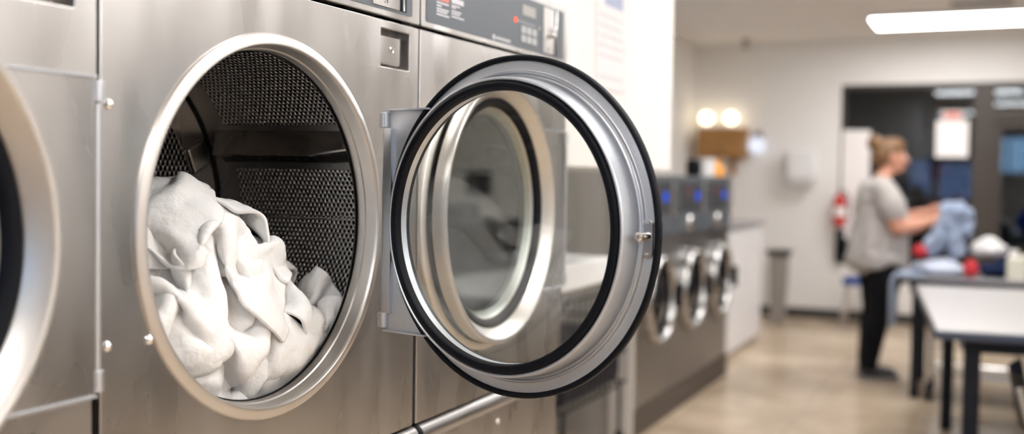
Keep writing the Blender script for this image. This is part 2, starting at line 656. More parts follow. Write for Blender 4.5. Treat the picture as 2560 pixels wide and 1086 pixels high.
def shopfront(name, x0, x1, z0, z1, bar, mull=()):
    bm = bmesh.new()
    y0, y1 = YF + .0, YF + .1
    box(bm, x0, x0 + bar, y0, y1, z0, z1)
    box(bm, x1 - bar, x1, y0, y1, z0, z1)
    box(bm, x0 + bar, x1 - bar, y0, y1, z1 - bar, z1)
    box(bm, x0 + bar, x1 - bar, y0, y1, z0, z0 + bar)
    for m_ in mull:
        box(bm, m_, m_ + bar, y0, y1, z0 + bar, z1 - bar)
    o = struct(name, bm, M['bronze'])
    return o
w = shopfront('window_1', -.393, .82, .55, 2.287, .035)
pane('glass', -.358, .785, YF + .05, .585, 2.252, M['win_glass'], w)
# the shop door: jambs, transom bar, leaf
bm = bmesh.new()
box(bm, .82, .962, YF - .01, YF + .1, 0, 2.287)
box(bm, 1.86, 1.98, YF - .01, YF + .1, 0, 2.287)
box(bm, .962, 1.86, YF - .01, YF + .1, 2.237, 2.287)
box(bm, .962, 1.86, YF - .01, YF + .1, 1.93, 2.04)
d1 = struct('door_1', bm, M['bronze'])
bm = bmesh.new()
for (a, b, c, d) in ((.962, 1.03, 0, 1.93), (1.79, 1.86, 0, 1.93), (1.03, 1.79, 1.86, 1.93), (1.03, 1.79, 0, .14)):
    box(bm, a, b, YF + .02, YF + .07, c, d)
leaf = fin('door_leaf', bm, M['bronze'], d1)
pane('glass', 1.03, 1.79, YF + .045, .14, 1.86, M['win_glass'], leaf)
pane('transom_glass', .962, 1.86, YF + .045, 2.04, 2.237, M['win_glass'], d1)
w = shopfront('window_2', 1.98, 3.0, .55, 2.287, .035)
pane('glass', 2.015, 2.965, YF + .05, .585, 2.252, M['win_glass'], w)
bm = bmesh.new()
for (a, b, c, d) in ((WX0, WX0 + .045, WZ0, WZ1), (WX1 - .045, WX1, WZ0, WZ1), (WX0, WX1, WZ1 - .045, WZ1), (WX0, WX1, WZ0, WZ0 + .045)):
    box(bm, a, b, YB - .1, YB, c, d)
xs_ = [WX0 + .045 + k * .42 for k in range(7)]
for x in xs_[1:-1]:
    box(bm, x - .024, x + .024, YB - .1, YB, WZ0 + .045, WZ1 - .045)
w = struct('window_3', bm, M['bronze'])
for a, b in zip(xs_, xs_[1:]):
    pane('glass', a, b, YB - .05, WZ0 + .045, WZ1 - .045, M['glass'], w)

# the walk outside the shop front, dark, with lit shop windows across it
o = struct('ground_outside', B(-4, 8, YF + .12, 17, -.12, -.02), M['asphalt'])
bm = bmesh.new()
box(bm, -4, 8, 16.2, 16.4, -.02, 3.6)
box(bm, -4.2, -4, YF + .12, 16.4, -.02, 3.6)
box(bm, 8, 8.2, YF + .12, 16.4, -.02, 3.6)
box(bm, -4.2, 8.2, YF + .12, 16.4, 3.4, 3.6)
box(bm, -4.2, XL, YF + .01, YF + .12, -.02, 3.6)
box(bm, XR, 8.2, YF + .01, YF + .12, -.02, 3.6)
box(bm, XL, XR, YF + .12, YF + .2, ZC, 3.6)
struct('wall_sky_block', bm, M['night'])  # roof, side and front walls are unseen, added to block daylight

# ------------------------------------------------------------------ dryers
def half_round(bm, y0, y1, z, r, x, n=12):
    prof = [(x, z + r)] + [(x + r * math.sin(PI * k / n), z + r * math.cos(PI * k / n)) for k in range(1, n)] + [(x, z - r)]
    a = [bm.verts.new((p[0], y0, p[1])) for p in prof]
    b = [bm.verts.new((p[0], y1, p[1])) for p in prof]
    for k in range(n):
        bm.faces.new((a[k], a[k + 1], b[k + 1], b[k]))
    bm.faces.new((a[n], a[0], b[0], b[n]))
    bm.faces.new(a)
    bm.faces.new(b[::-1])

RZ = 1.277

def dryer_door(parent, hx, hy, L, rz, rb):
    xr = .0075 if rz else .033
    xi = -.004 if rz else .009
    if rz:
        back = [(.0030, .2480), (-.0020, .2340), (-.0110, .2325), (-.0120, .2250), (-.0185, .2240)]
        rim = [(-.0125, .2318), (-.0080, .2312), (-.0050, .2280), (-.0070, .2215), (-.0110, .2155), (-.0195, .2145), (-.0195, .2170)]
    else:
        back = [(xi, .2470), (xi - .008, .2465), (xi - .009, .2290), (xi - .016, .2280)]
        rim = [(xi - .008, .2465), (xi - .002, .2462), (xi + .002, .2420), (xi, .2360), (xi - .004, .2290), (xi - .015, .2278), (xi - .015, .2300)]
    """door built closed about its hinge: door centre at (0, -L), outside face towards +x"""
    c = (0, -L, 0)
    bm = bmesh.new()
    lathe(bm, [(-.034, .2135), (-.0385, .2275), (-.0415, .2285), (-.043, .2305), (-.0425, .2330), (-.0395, .2342), (-.0050, .2362), (-.0034, .2372),
               (-.0022, .2388), (-.0018, .2408), (-.0062, .2430), (-.0066, .2444), (-.0056, .2456), (-.0010, .2470), (0, .2490), (0.0004, .2570), (0, .2635), (.002, .2650),
               (.003, rb - .003), (xr * .6, rb), (xr * .9, rb - .001), (xr, rb - .004), (xr, rb - .009), (xr - .002, rb - .0135)] + back + [(-.0205, .2135)], c, 'x', 160, closed=True)
    d = fin('door', bm, M['steel_door'] if rz else M['steel_ring'], parent, 38)
    d.location = (hx, hy, RZ + .002)
    d.rotation_euler = (0, 0, rz)
    bm = bmesh.new()
    lathe(bm, [(-.0335, .2130), (-.0440, .2133), (-.0465, .2155), (-.0450, .2190), (-.0468, .2225), (-.0450, .2262), (-.0400, .2278), (-.0335, .2272)], c, 'x', 128, closed=True)
    fin('window_gasket', bm, M['black'], d, 60)
    bm = bmesh.new()
    lathe(bm, [(-.0025, .2622), (-.0055, .2640), (-.0060, .2685), (-.0030, .2712), (.0035, .2715), (.0060, .2690), (.0050, .2630)], c, 'x', 128, closed=True)
    fin('seal', bm, M['black'], d, 60)
    bm = bmesh.new()
    lathe(bm, rim, c, 'x', 96, closed=True)
    fin('outer_gasket', bm, M['black'], d, 60)
    rg = .2138 if rz else .2282
    bm = bmesh.new()
    lathe(bm, [(xi - .022, 1e-4), (xi - .022, rg), (xi - .017, rg), (xi - .017, 1e-4)], c, 'x', 96)
    fin('glass', bm, M['glass'] if rz else M['glass_shut'], d, 30)
    # flange between the ring and the hinge: a plate with a round bite
    hh = .192
    arc = []
    a_ = math.asin(hh / .262)
    for k in range(25):
        a = a_ - 2 * a_ * k / 24
        arc.append((-L + .262 * math.cos(a), .262 * math.sin(a)))
    outline = [(-.004, -hh), (-.004, hh)] + arc
    fl = plate('flange', outline, [], .0005, .0055, M['steel_door'] if rz else M['steel'], d, .0008)
    for s_ in (1, -1):
        fin('flange_lip', B(-.011 if rz else 0, .0055 if rz else .0095, arc[0][0], -.004, s_ * hh - .0015, s_ * hh + .0015), M['steel_door'], d)
    bm = bmesh.new()
    cyl(bm, (0, .002, -hh + .03), .0062, 2 * hh - .062, 'z', 20, .001)
    box(bm, -.0065, .0015, -.016, .002, -hh + .03, hh - .032, .0008)
    fin('hinge_rod', bm, M['hinge'], d)
    for z in (hh - .030, -hh + .004):
        bm = bmesh.new()
        cyl(bm, (0, .002, z), .0095, .026, 'z', 24, .001)
        box(bm, -.008, .001, .004, .0125, z, z + .026, .001)
        fin('hinge_knuckle', bm, M['hinge'], d)
    # latch strike on the inner face, opposite the hinge
    yl = -L - .2515
    lp = plate('latch_plate', rect(yl - .0085, yl + .0085, -.034, .022, .0084, 6), [], -.0055, 0, M['latch'], d, .0015)
    bm = bmesh.new()
    tube(bm, [(-.002, yl, -.003), (-.012, yl, -.003), (-.022, yl + .001, -.003), (-.027, yl + .001, -.003)], .006, 16, True, [.0075, .0062, .0062, .005])
    lathe(bm, [(-.031, 1e-4), (-.0305, .004), (-.0275, .0066), (-.022, .0066), (-.021, .004)], (0, yl + .001, -.003), 'x', 16)
    fin('latch_pin', bm, M['steel_bright'], d, 40)
    for z in (.0165, -.0285):
        bm = bmesh.new()
        lathe(bm, [(-.0085, 1e-4), (-.0082, .0022), (-.0055, .0036)], (0, yl, z), 'x', 14)
        fin('latch_screw', bm, M['chrome'], d)
    return d

def dryer(y0, y1, c, hy, L, rz, rb, label):
    """one front-loading tumble dryer; front face at x = 0"""
    root = thing('tumble_dryer', label, 'dryer', (0, 0, 0))
    g = .0028
    a, b = y0 + g, y1 - g
    steps = lambda z0, z1, zc: [(a, z0), (b - .0075, z0), (b - .0075, zc), (b, zc + .001), (b, z1), (a, z1)]
    # cabinet shell
    bm = bmesh.new()
    box(bm, -.86, -.022, a, a + .012, .02, 1.795)
    box(bm, -.86, -.022, b - .012, b, .02, 1.795)
    box(bm, -.86, -.022, a + .012, b - .012, 1.783, 1.795)
    box(bm, -.86, -.85, a + .012, b - .012, .02, 1.783)
    fin('cabinet', bm, M['steel'], root)
    # front sheet with the round opening and the lock pocket
    p0, p1, q0, q1 = b - .134, b - .034, 1.5515, 1.6195
    plate('front_panel', steps(.882, 1.6345, 1.092), [[(c + (q - c) * 1.018, z) for q, z in circ(c, RZ, .279)], rect(p0, p1, q0, q1, .0015, 2)], -.020, 0, M['steel'], root, .0016)
    bm = bmesh.new()
    box(bm, -.035, -.0195, p0 - .004, p0, q0 - .004, q1 + .004)
    box(bm, -.035, -.0195, p1, p1 + .004, q0 - .004, q1 + .004)
    box(bm, -.035, -.0195, p0, p1, q1, q1 + .004)
    box(bm, -.035, -.0195, p0, p1, q0 - .004, q0)
    box(bm, -.039, -.035, p0 - .004, p1 + .004, q0 - .004, q1 + .004)
    pk = fin('lock_pocket', bm, M['steel'], root)
    bm = B(-.035, -.0075, p0 - .0, p1 - .020, q0 + .0055, q1 - .0095, .005, 0, 3)
    fin('lock_cover', bm, M['steel'], pk)
    yk, zk = (p0 + p1 - .02) / 2 + .008, (q0 + q1) / 2 - .001
    bm = bmesh.new()
    lathe(bm, [(-.0080, .0062), (-.0062, .0062), (-.0056, .0052), (-.0062, .0042), (-.0075, .0036), (-.0075, 1e-4)], (0, yk, zk), 'x', 24)
    box(bm, -.0074, -.0058, yk - .0008, yk + .0008, zk - .0028, zk + .0028)
    fin('lock_cylinder', bm, M['chrome'], pk)
    fin('gap_shade_strip', B(-.032, -.0212, b - .016, b + .0024, .06, 1.64), M['gap'], root)  # dark filler standing in for the shade inside the gap
    # control panel
    cp = plate('control_panel', rect(a, b, 1.6405, 1.793, .004, 3), [], -.022, .002, M['steel'], root, .0016)
    f = lambda t: a + (b - a) * t
    o0, o1, zo0, zo1 = a + .0175, b - .0295, 1.6515, 1.7705
    plate('panel_overlay', rect(o0, o1, zo0, zo1, .006, 5), [], .002, .0030, M['overlay'], cp, .0004)
    def flat(name, y_0, y_1, z_0, z_1, mat, t=.0008, base=.003, r=.0):
        return plate(name, rect(y_0, y_1, z_0, z_1, r, 3), [], base, base + t, mat, cp, .0002)
    # printed instructions: a heading and rows of small lines
    bm = bmesh.new()
    yt = y0 + .060
    def row(y, w_, z, h):
        box(bm, .0029, .0033, y, y + w_, z, z + h)
    for (dz, w_) in ((.0295, .05), (.0235, .02), (.0175, .05), (.0125, .044), (.0065, .052)):
        row(yt, w_, 1.664 + dz, .0032)
    for (dz, w_) in ((.0325, .036), (.0285, .018), (.0215, .042), (.0165, .036), (.0105, .054)):
        row(yt + .062, w_, 1.664 + dz, .0028)
    row(yt + .062, .052, 1.7025, .010)
    row(yt, .05, 1.716, .003)
    fin('instruction_lettering', bm, M['print'], cp)
    bm = bmesh.new()
    box(bm, .0029, .0033, yt + .008, yt + .05, 1.6995, 1.709)
    fin('warning_print', bm, M['print_red'], cp)
    yb_ = y0 + .312
    bm = bmesh.new()
    lathe(bm, [(.0029, .0062), (.0034, .0062), (.0034, 1e-4)], (0, yb_ + .006, 1.6595), 'x', 20)
    for k in range(9):
        box(bm, .0029, .0033, yb_ + .0165 + k * .0085, yb_ + .0165 + k * .0085 + .0062, 1.6562, 1.6622)
    fin('maker_mark', bm, M['print'], cp)
    yd = y0 + .466
    flat('display_window', yd, yd + .076, 1.7290, 1.7525, M['lcd'], r=.002)
    bm = bmesh.new()
    for i in range(3):
        for j in range(2):
            box(bm, .0029, .0046, yd - .005 + i * .031, yd - .005 + i * .031 + .026, 1.6665 + j * .0205, 1.6665 + j * .0205 + .0165, .0008)
    fin('keypad', bm, M['key'], cp)
    bm = bmesh.new()
    lathe(bm, [(.0029, .0058), (.0045, .0052), (.0056, .003), (.006, 1e-4)], (0, y0 + .430, 1.7125), 'x', 20)
    fin('indicator_light', bm, M['led_red'], cp)
    bm = bmesh.new()
    for k in range(5):
        box(bm, .0029, .0032, y0 + .447 + k * .020, y0 + .447 + k * .020 + .012, 1.7105, 1.7135)
    lathe(bm, [(.0029, .0045), (.0034, .0045), (.0034, 1e-4)], (0, y0 + .568, 1.7105), 'x', 18)
    fin('key_lettering', bm, M['key'], cp)
    yc0, yc1 = b - .168 + (0 if y0 < 1.5 else .0), b - .052
    if y0 > 1.5:
        yc0, yc1 = y0 + .590, y0 + .683
    bm = bmesh.new()
    box(bm, .0022, .0046, yc0, yc1 - .026, 1.6565, 1.7655, .0008)
    cpn = fin('coin_plate', bm, M['steel'], cp)
    bm = bmesh.new()
    box(bm, .0022, .0036, yc1 - .026, yc1, 1.6565, 1.7655)
    fin('coin_slot', bm, M['black'], cp)
    bm = bmesh.new()
    box(bm, .0036, .0060, yc1 - .0165, yc1 - .0105, 1.6575, 1.7645, .0006)
    fin('slot_rail', bm, M['chrome'], cp)
    bm = bmesh.new()
    ym = (yc0 + yc1 - .026) / 2 - .006
    box(bm, .0045, .0049, ym, ym + .009, 1.6685, 1.6702)
    box(bm, .0045, .0049, ym + .0072, ym + .009, 1.6640, 1.6702)
    box(bm, .0045, .0049, ym - .002, ym + .002, 1.6640, 1.6655)
    fin('coin_mark', bm, M['gap'], cp)
    bm = bmesh.new()
    cyl(bm, (.0046, yc1 - .040, 1.716), .0085, .010, 'x', 20, .002)
    cyl(bm, (.0046, yc1 - .050, 1.702), .0075, .012, 'x', 20, .002)
    fin('coin_return_knob', bm, M['chrome'], cp)
    # lower body: rounded lip, panel, kick
    bm = bmesh.new()
    half_round(bm, a, b, .8575, .0205, -.010)
    fin('lip_bar', bm, M['washer_steel'], root, 40)
    bm = bmesh.new()
    half_round(bm, a - .0006, a + .012, .8575, .0212, -.010)
    fin('lip_end_cap', bm, M['black'], root, 40)
    plate('lower_panel', rect(a, b - .0075, .12, .835, .003, 3), [], -.03, -.010, M['steel'], root, .0015)
    fin('toe_kick', B(-.10, -.06, a, b, 0, .125), M['black'], root)
    # moulded ring round the opening
    bm = bmesh.new()
    lathe(bm, [(q, r * .982) for q, r in [(-.030, .2790), (-.030, .3010), (.0002, .2990), (.0030, .2975), (.0050, .2955), (.0070, .2880), (.0082, .2840), (.0080, .2812), (.0058, .2792), (.0010, .2782), (-.0150, .2762), (-.0168, .2740), (-.0260, .2730), (-.0300, .2735)]], (0, c, RZ), 'x', 160, closed=True)
    for v in bm.verts:
        v.co.y = c + (v.co.y - c) * 1.018
    fin('opening_ring', bm, M['steel_ring'], root, 40)
    # drum: wall with perforated bays between lifters, back plate
    RD, D0, D1 = min(.312, c - a - .014, b - c - .014), -.034, -.372
    nseg = 240
    lift = [25 + 120 * k for k in range(3)]
    xs = [D0, D0 - .012, D1 + .052, D1 + .02, D1 + .002, D1]
    bm = bmesh.new()
    uvl = bm.loops.layers.uv.new('UVMap')
    rr_ = [RD, RD, RD, RD, RD, RD - .001]
    grid = [[bm.verts.new((x, c + r * math.cos(2 * PI * k / nseg), RZ + r * math.sin(2 * PI * k / nseg))) for k in range(nseg)] for x, r in zip(xs, rr_)]
    for i in range(len(xs) - 1):
        for k in range(nseg):
            fa = bm.faces.new((grid[i][k], grid[i][(k + 1) % nseg], grid[i + 1][(k + 1) % nseg], grid[i + 1][k]))
            deg = 360 * (k + .5) / nseg
            dd = min(abs((deg - l + 180) % 360 - 180) for l in lift)
            fa.material_index = 1 if (i == 1 and dd > 8.2) else 0
            for lp, (ii, kk) in zip(fa.loops, ((i, k), (i, k + 1), (i + 1, k + 1), (i + 1, k))):
                lp[uvl].uv = (xs[ii], 2 * PI * kk / nseg * RD)
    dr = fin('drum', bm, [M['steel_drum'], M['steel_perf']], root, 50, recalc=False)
    bm = bmesh.new()
    uvl = bm.loops.layers.uv.new('UVMap')
    rads = [.03, .10, .17, .243, .258, RD - .0005]
    grid = [[bm.verts.new((D1 - .002 + (-.0 if r < .25 else .0), c + r * math.cos(2 * PI * k / 96), RZ + r * math.sin(2 * PI * k / 96))) for k in range(96)] for r in rads]
    bm.faces.new(grid[0])
    for i in range(len(rads) - 1):
        for k in range(96):
            fa = bm.faces.new((grid[i][k], grid[i + 1][k], grid[i + 1][(k + 1) % 96], grid[i][(k + 1) % 96]))
            fa.material_index = 1 if i < 3 else 0
    for fa in bm.faces:
        for lp in fa.loops:
            lp[uvl].uv = (lp.vert.co.y, lp.vert.co.z)
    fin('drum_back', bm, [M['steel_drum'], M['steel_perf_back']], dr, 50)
    bm = bmesh.new()
    lathe(bm, [(D1 - .001, RD - .0042), (D1 + .0015, RD - .0040), (D1 + .0030, RD - .0008), (D1 + .0030, RD + .0005)], (0, c, RZ), 'x', 128)
    fin('drum_seam', bm, M['gap'], dr, 60)
    # annulus between the ring and the drum wall
    bm = bmesh.new()
    lathe(bm, [(-.031, .266), (-.034, .268), (-.034, RD + .002)], (0, c, RZ), 'x', 128)
    fin('drum_front', bm, M['steel_drum'], dr, 50)
    for l in lift:
        # lifter: a ridge with a lip, tapering at the front
        bm = bmesh.new()
        e = math.radians(l)
        er = Vector((0, math.cos(e), math.sin(e)))
        et = Vector((0, -math.sin(e), math.cos(e)))
        cc = Vector((0, c, RZ))
        def sect(x, h, w1, w0):
            pts = [(RD + .001, .0335), (RD - h * .10, .0300), (RD - h * .92, -.0010), (RD - h, -.0040), (RD - h * .95, -.0075), (RD - h * .42, -.0125), (RD - h * .30, -.0150), (RD - h * .16, -.0300), (RD - h * .08, -.0325), (RD + .001, -.0335)]
            return [bm.verts.new(cc + Vector((x, 0, 0)) + er * r + et * t) for r, t in pts]
        stations = [(D1 + .026, .004), (D1 + .028, .030), (D1 + .032, .0345), (D1 + .060, .035), (D0 - .100, .035), (D0 - .088, .034), (D0 - .030, .010), (D0 - .014, .003)]
        rows = [sect(x, h, .026, 0) for x, h in stations]
        for r1, r2 in zip(rows, rows[1:]):
            for k in range(len(r1) - 1):
                bm.faces.new((r1[k], r1[k + 1], r2[k + 1], r2[k]))
        bm.faces.new(rows[0])
        bm.faces.new(rows[-1][::-1])
        lf = fin('lifter', bm, M['lifter_steel'], dr, 38)
        # holes along the lip and the matching boss on the back plate
        bm = bmesh.new()
        for k in range(10):
            x = D1 + .058 + k * .0205
            pc = cc + Vector((x, 0, 0)) + er * (RD - .0081) + et * (-.0225)
            nrm = (et * -.0049 + er * -.0150).normalized()
            a1 = Vector((1, 0, 0))
            a2 = nrm.cross(a1)
            vs = [bm.verts.new(pc + nrm * .0006 + a1 * (.0030 * math.cos(2 * PI * q / 14)) + a2 * (.0030 * math.sin(2 * PI * q / 14))) for q in range(14)]
            bm.faces.new(vs)
            vs2 = [bm.verts.new(v.co - nrm * .002) for v in vs]
            for q in range(14):
                bm.faces.new((vs[q], vs[(q + 1) % 14], vs2[(q + 1) % 14], vs2[q]))
        bmo = fin('lifter_hole', bm, M['gap'], dr)
        bm = bmesh.new()
        box(bm, -.004, .009, -.026, .026, -.026, .026, .006, 0, 3)
        for v in bm.verts:
            x, y, z = v.co
            v.co = cc + Vector((D1 + x, 0, 0)) + er * (RD - .042 + y) + et * (z - .004)
        fin('back_boss', bm, M['steel_drum'], dr, 45)
    dryer_door(root, .03 if rz else .0145, hy, L, rz, rb)
    return root

d0 = dryer(.183, .970, .594, .950, .356, 0, .280, 'steel dryer with round glass door shut, cut off by the picture edge')
d1_ = dryer(.970, 1.757, 1.325, 1.595, .282, math.radians(76), .2675, 'steel dryer with its round glass door swung open, white towels in its drum')
d2 = dryer(1.757, 2.512, 2.06, 2.470, .410, 0, .280, 'steel dryer with its door shut, seen through the open glass door')
def screw(root, y, z, x=0.):
    bm = bmesh.new()
    lathe(bm, [(x, .0068), (x + .0022, .0062), (x + .0042, .0040), (x + .0050, 1e-4)], (0, y, z), 'x', 20)
    fin('screw', bm, M['chrome'], root)
for y, z in ((.986, 1.441), (.984, 1.140), (1.056, 1.139)):
    screw(d1_, y, z)
screw(d2, 1.771, 1.262)
screw(d2, 2.15, .805, -.010)
# ------------------------------------------------------------------ poster, niche counter
pb = plate('wall_notice', rect(2.985, 3.275, 1.628, 2.16), [], -.0995, -.0965, M['paper'])
tag(pb, 'tall pale printed notice on the white wall right of the dryers', 'notice')
bm = bmesh.new()
random.seed(3)
for z in (2.02, 1.985, 1.845, 1.815, 1.785, 1.755, 1.725, 1.66):
    y = 3.01
    while y < 3.22:
        w_ = random.uniform(.015, .04)
        box(bm, -.0966, -.0962, y, min(y + w_, 3.25), z, z + .011)
        y += w_ + .009
fin('lettering', bm, M['ink'], pb)
bm = bmesh.new()
box(bm, -.0966, -.0961, 3.055, 3.225, 1.885, 1.935)
box(bm, -.0966, -.0961, 3.02, 3.24, 2.07, 2.12)
fin('heading_lettering', bm, M['ink_blue'], pb)

t = thing('strike_box', 'narrow dark box on the end of the white bulkhead wall', 'wall box', (-.11, 3.812, 1.70))
fin('housing', B(-.03, .006, 0, .03, -.20, .06, .006), M['panel_grey'], t)
fin('cover', B(-.02, -.004, .03, .036, -.17, .03, .004), M['ink'], t)

t = thing('folding_counter', 'thick white folding counter in the niche behind the open dryer door', 'counter', (0, 0, 0))
fin('worktop', B(-.95, -.35, 2.54, 3.885, .955, 1.055, .018, 0, 4), M['white'], t)
for y in (2.60, 3.80):
    bm = bmesh.new()
    box(bm, -.90, -.84, y, y + .05, 0, .955)
    fin('leg', bm, M['post'], t)

t = thing('wire_cart', 'dark wire laundry cart between the white counter and the grey end panel', 'cart', (-.88, 4.62, 0))
bm = bmesh.new()
for z in (.34, .50, .66, .82):
    tube(bm, [(-.22, -.42, z), (.22, -.42, z), (.22, .42, z), (-.22, .42, z), (-.22, -.42, z)], .006, 8)
for k in range(13):
    y = -.42 + k * .07
    tube(bm, [(.22, y, .82), (.22, y, .34), (-.22, y, .34), (-.22, y, .82)], .003, 6)
fin('basket', bm, M['black_metal'], t)
bm = bmesh.new()
box(bm, -.20, .20, -.40, .40, .345, .62, .05, 0, 3)
fin('laundry_bag', bm, M['black_metal'], t)
for sx in (-1, 1):
    for sy in (-1, 1):
        bm = bmesh.new()
        tube(bm, [(.2 * sx, .38 * sy, .34), (.2 * sx, .38 * sy, .10)], .010, 10)
        lg = fin('leg', bm, M['black_metal'], t)
        bm = bmesh.new()
        cyl(bm, (.2 * sx - .012, .38 * sy, .05), .05, .024, 'x', 20, .006)
        fin('caster', bm, M['black'], lg)

t = thing('end_panel', 'grey steel end panel at the near end of the row of washers', 'panel', (0, 0, 0))
fin('sheet', B(-1.52, -.80, 5.185, 5.20, 0, 1.40), M['panel_grey'], t)
fin('corner_post', B(-.80, -.672, 5.17, 5.21, 0, 1.385, .008), M['post'], t)

# ------------------------------------------------------------------ washers on their plinth
pl = fin('washer_plinth', B(-1.5, -.672, 5.215, 7.30, 0, .148, .004), M['plinth'])
tag(pl, 'low brown plinth along the floor under the row of washers', 'plinth')
def washer():
    w_ = thing('washing_machine', '', 'washer')
    W = .69
    plate('front_panel', rect(.004, W - .004, .15, 1.035, .01, 3), [circ(W / 2, .70, .225, 64)], -.02, 0, M['washer_steel'], w_, .002)
    bm = bmesh.new()
    box(bm, -.78, -.02, .004, .016, .15, 1.375)
    box(bm, -.78, -.02, W - .016, W - .004, .15, 1.375)
    box(bm, -.78, -.02, .016, W - .016, 1.36, 1.375)
    box(bm, -.78, -.765, .016, W - .016, .15, 1.36)
    fin('cabinet', bm, M['panel_grey'], w_)
    bm = bmesh.new()
    box(bm, -.02, .012, .004, W - .004, 1.04, 1.375, .008, 0, 3)
    cp = fin('control_panel', bm, M['overlay'], w_)
    bm = bmesh.new()
    box(bm, .0115, .0145, .09, W - .09, 1.165, 1.335, .004)
    fin('control_screen', bm, M['overlay_dark'], cp)
    bm = bmesh.new()
    lathe(bm, [(.014, .030), (.018, .030), (.0185, 1e-4)], (0, .47, 1.255), 'x', 24)
    fin('blue_display', bm, M['led_blue'], cp)
    bm = bmesh.new()
    box(bm, .014, .0165, .225, .305, 1.265, 1.305)
    fin('price_label', bm, M['price_red'], cp)
    bm = bmesh.new()
    box(bm, .0115, .022, .595, .665, 1.14, 1.34, .004)
    fin('coin_box', bm, M['steel'], cp)
    bm = bmesh.new()
    lathe(bm, [(.0, .052), (.02, .050), (.03, .042), (.032, 1e-4)], (0, .30, 1.092), 'x', 28)
    fin('soap_cap', bm, M['steel_bright'], cp)
    bm = bmesh.new()
    lathe(bm, [(.0, .225), (.0, .243), (.030, .245), (.052, .240), (.062, .226), (.058, .214), (.040, .206), (.03, .204), (.02, .204), (.0, .21)], (0, W / 2, .70), 'x', 72, closed=True)
    d = fin('door', bm, M['washer_door'], w_, 50)
    bm = bmesh.new()
    lathe(bm, [(.03, .205), (.036, .19), (.03, .175), (-.01, .172), (-.01, .205)], (0, W / 2, .70), 'x', 48, closed=True)
    fin('door_gasket', bm, M['black'], d, 60)
    bm = bmesh.new()
    lathe(bm, [(.012, .176), (.034, .130), (.046, .06), (.049, 1e-4)], (0, W / 2, .70), 'x', 48)
    fin('glass', bm, M['glass_dark'], d, 60)
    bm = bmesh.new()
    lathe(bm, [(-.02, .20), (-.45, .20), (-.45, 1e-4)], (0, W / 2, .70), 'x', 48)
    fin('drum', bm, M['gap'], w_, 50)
    bm = bmesh.new()
    box(bm, .05, .094, W / 2 + .205, W / 2 + .245, .63, .77, .012, 0, 3)
    fin('door_handle', bm, M['black'], d)
    return w_
w0 = washer()
WL = ['first washer in the row, beside the grey end panel', 'middle washer of the row of three along the left wall', 'last washer in the row, beside the white cabinet']
for i in range(3):
    w_ = w0 if i == 0 else copy_tree(w0)
    w_.location = (-.68, 5.22 + i * .692, 0)
    w_['label'] = 'stainless front-loading ' + WL[i]
    w_['group'] = 'washers along the left wall'
def top_loader():
    r = thing('top_loading_washer', '', 'washer')
    fin('cabinet', B(-.66, 0, .006, .684, .03, .96, .012, 0, 3), M['enamel_dark'], r)
    bm = B(-.50, -.02, .05, .64, .96, .985, .008, 0, 3)
    fin('lid', bm, M['enamel_dark'], r)
    bm = B(-.66, -.53, .01, .68, .96, 1.11, .014, 0, 3)
    cp = fin('control_panel', bm, M['overlay'], r)
    bm = bmesh.new()
    cyl(bm, (-.53, .52, 1.04), .030, .022, 'x', 24, .004)
    fin('dial', bm, M['chrome'], cp)
    fin('display', B(-.531, -.527, .14, .34, 1.01, 1.075, .001), M['lcd'], cp)
    for y in (.06, .60):
        bm = bmesh.new()
        cyl(bm, (-.10, y, 0), .025, .032, 'z', 12)
        cyl(bm, (-.58, y, 0), .025, .032, 'z', 12)
        fin('foot', bm, M['black'], r)
    return r
tl = top_loader()
for i in range(8):
    w_ = tl if i == 0 else copy_tree(tl)
    w_.location = (2.70, 8.55 - i * .72, 0)
    w_.rotation_euler = (0, 0, PI)
    w_['label'] = 'charcoal top-loading washer across the aisle, mirrored in the steel dryers'
    w_['group'] = 'top-loading washers across the aisle'

# things standing on the washers
def lathe_obj(name, prof, mat, parent, loc=(0, 0, 0), seg=40):
    bm = bmesh.new()
    lathe(bm, prof, loc, 'z', seg)
    return fin(name, bm, mat, parent, 45)
t = thing('black_jar', 'round black jar standing on top of the middle washer', 'jar', (-.80, 6.78, 1.3745))
lathe_obj('body', [(0, 1e-4), (0, .040), (.01, .048), (.06, .052), (.085, .045)], M['black'], t)
lathe_obj('lid', [(.085, .047), (.108, .047), (.112, .040), (.112, 1e-4)], M['black'], t)
t = thing('detergent_tub', 'white detergent tub standing on top of the last washer', 'tub', (-.80, 7.07, 1.3745))
lathe_obj('body', [(0, 1e-4), (0, .058), (.008, .064), (.09, .066), (.10, .06)], M['white'], t)
lathe_obj('lid', [(.10, .068), (.118, .068), (.122, .06), (.122, 1e-4)], M['paper'], t)
t = thing('detergent_bottle', 'orange detergent bottle on top of the last washer, right of the white tub', 'bottle', (-.755, 7.20, 1.3745))
lathe_obj('body', [(0, 1e-4), (0, .050), (.008, .056), (.05, .058), (.07, .05), (.085, .026), (.09, .024)], M['orange'], t)
lathe_obj('cap', [(.085, .030), (.113, .029), (.116, .024), (.116, 1e-4)], M['orange'], t)

# white cabinet past the washers
t = thing('low_cabinet', 'low white cabinet standing past the last washer', 'cabinet', (0, 0, 0))
fin('carcass', B(-1.55, -.815, 7.62, 9.06, 0.04, .975), M['white'], t)
for k in range(2):
    y = 7.625 + k * .718
    dr_ = fin('door', B(-.815, -.797, y, y + .712, .06, .965, .003), M['white'], t)
    bm = bmesh.new()
    yy = y + (.66 if k == 0 else .05)
    tube(bm, [(-.797, yy, .62), (-.775, yy, .62), (-.775, yy, .74), (-.797, yy, .74)], .005, 8)
    fin('handle', bm, M['white'], dr_)
fin('plinth', B(-1.5, -.84, 7.65, 9.03, 0, .05), M['post'], t)
fin('worktop', B(-1.58, -.785, 7.60, 9.09, .975, 1.005, .004), M['grey_lam'], t)

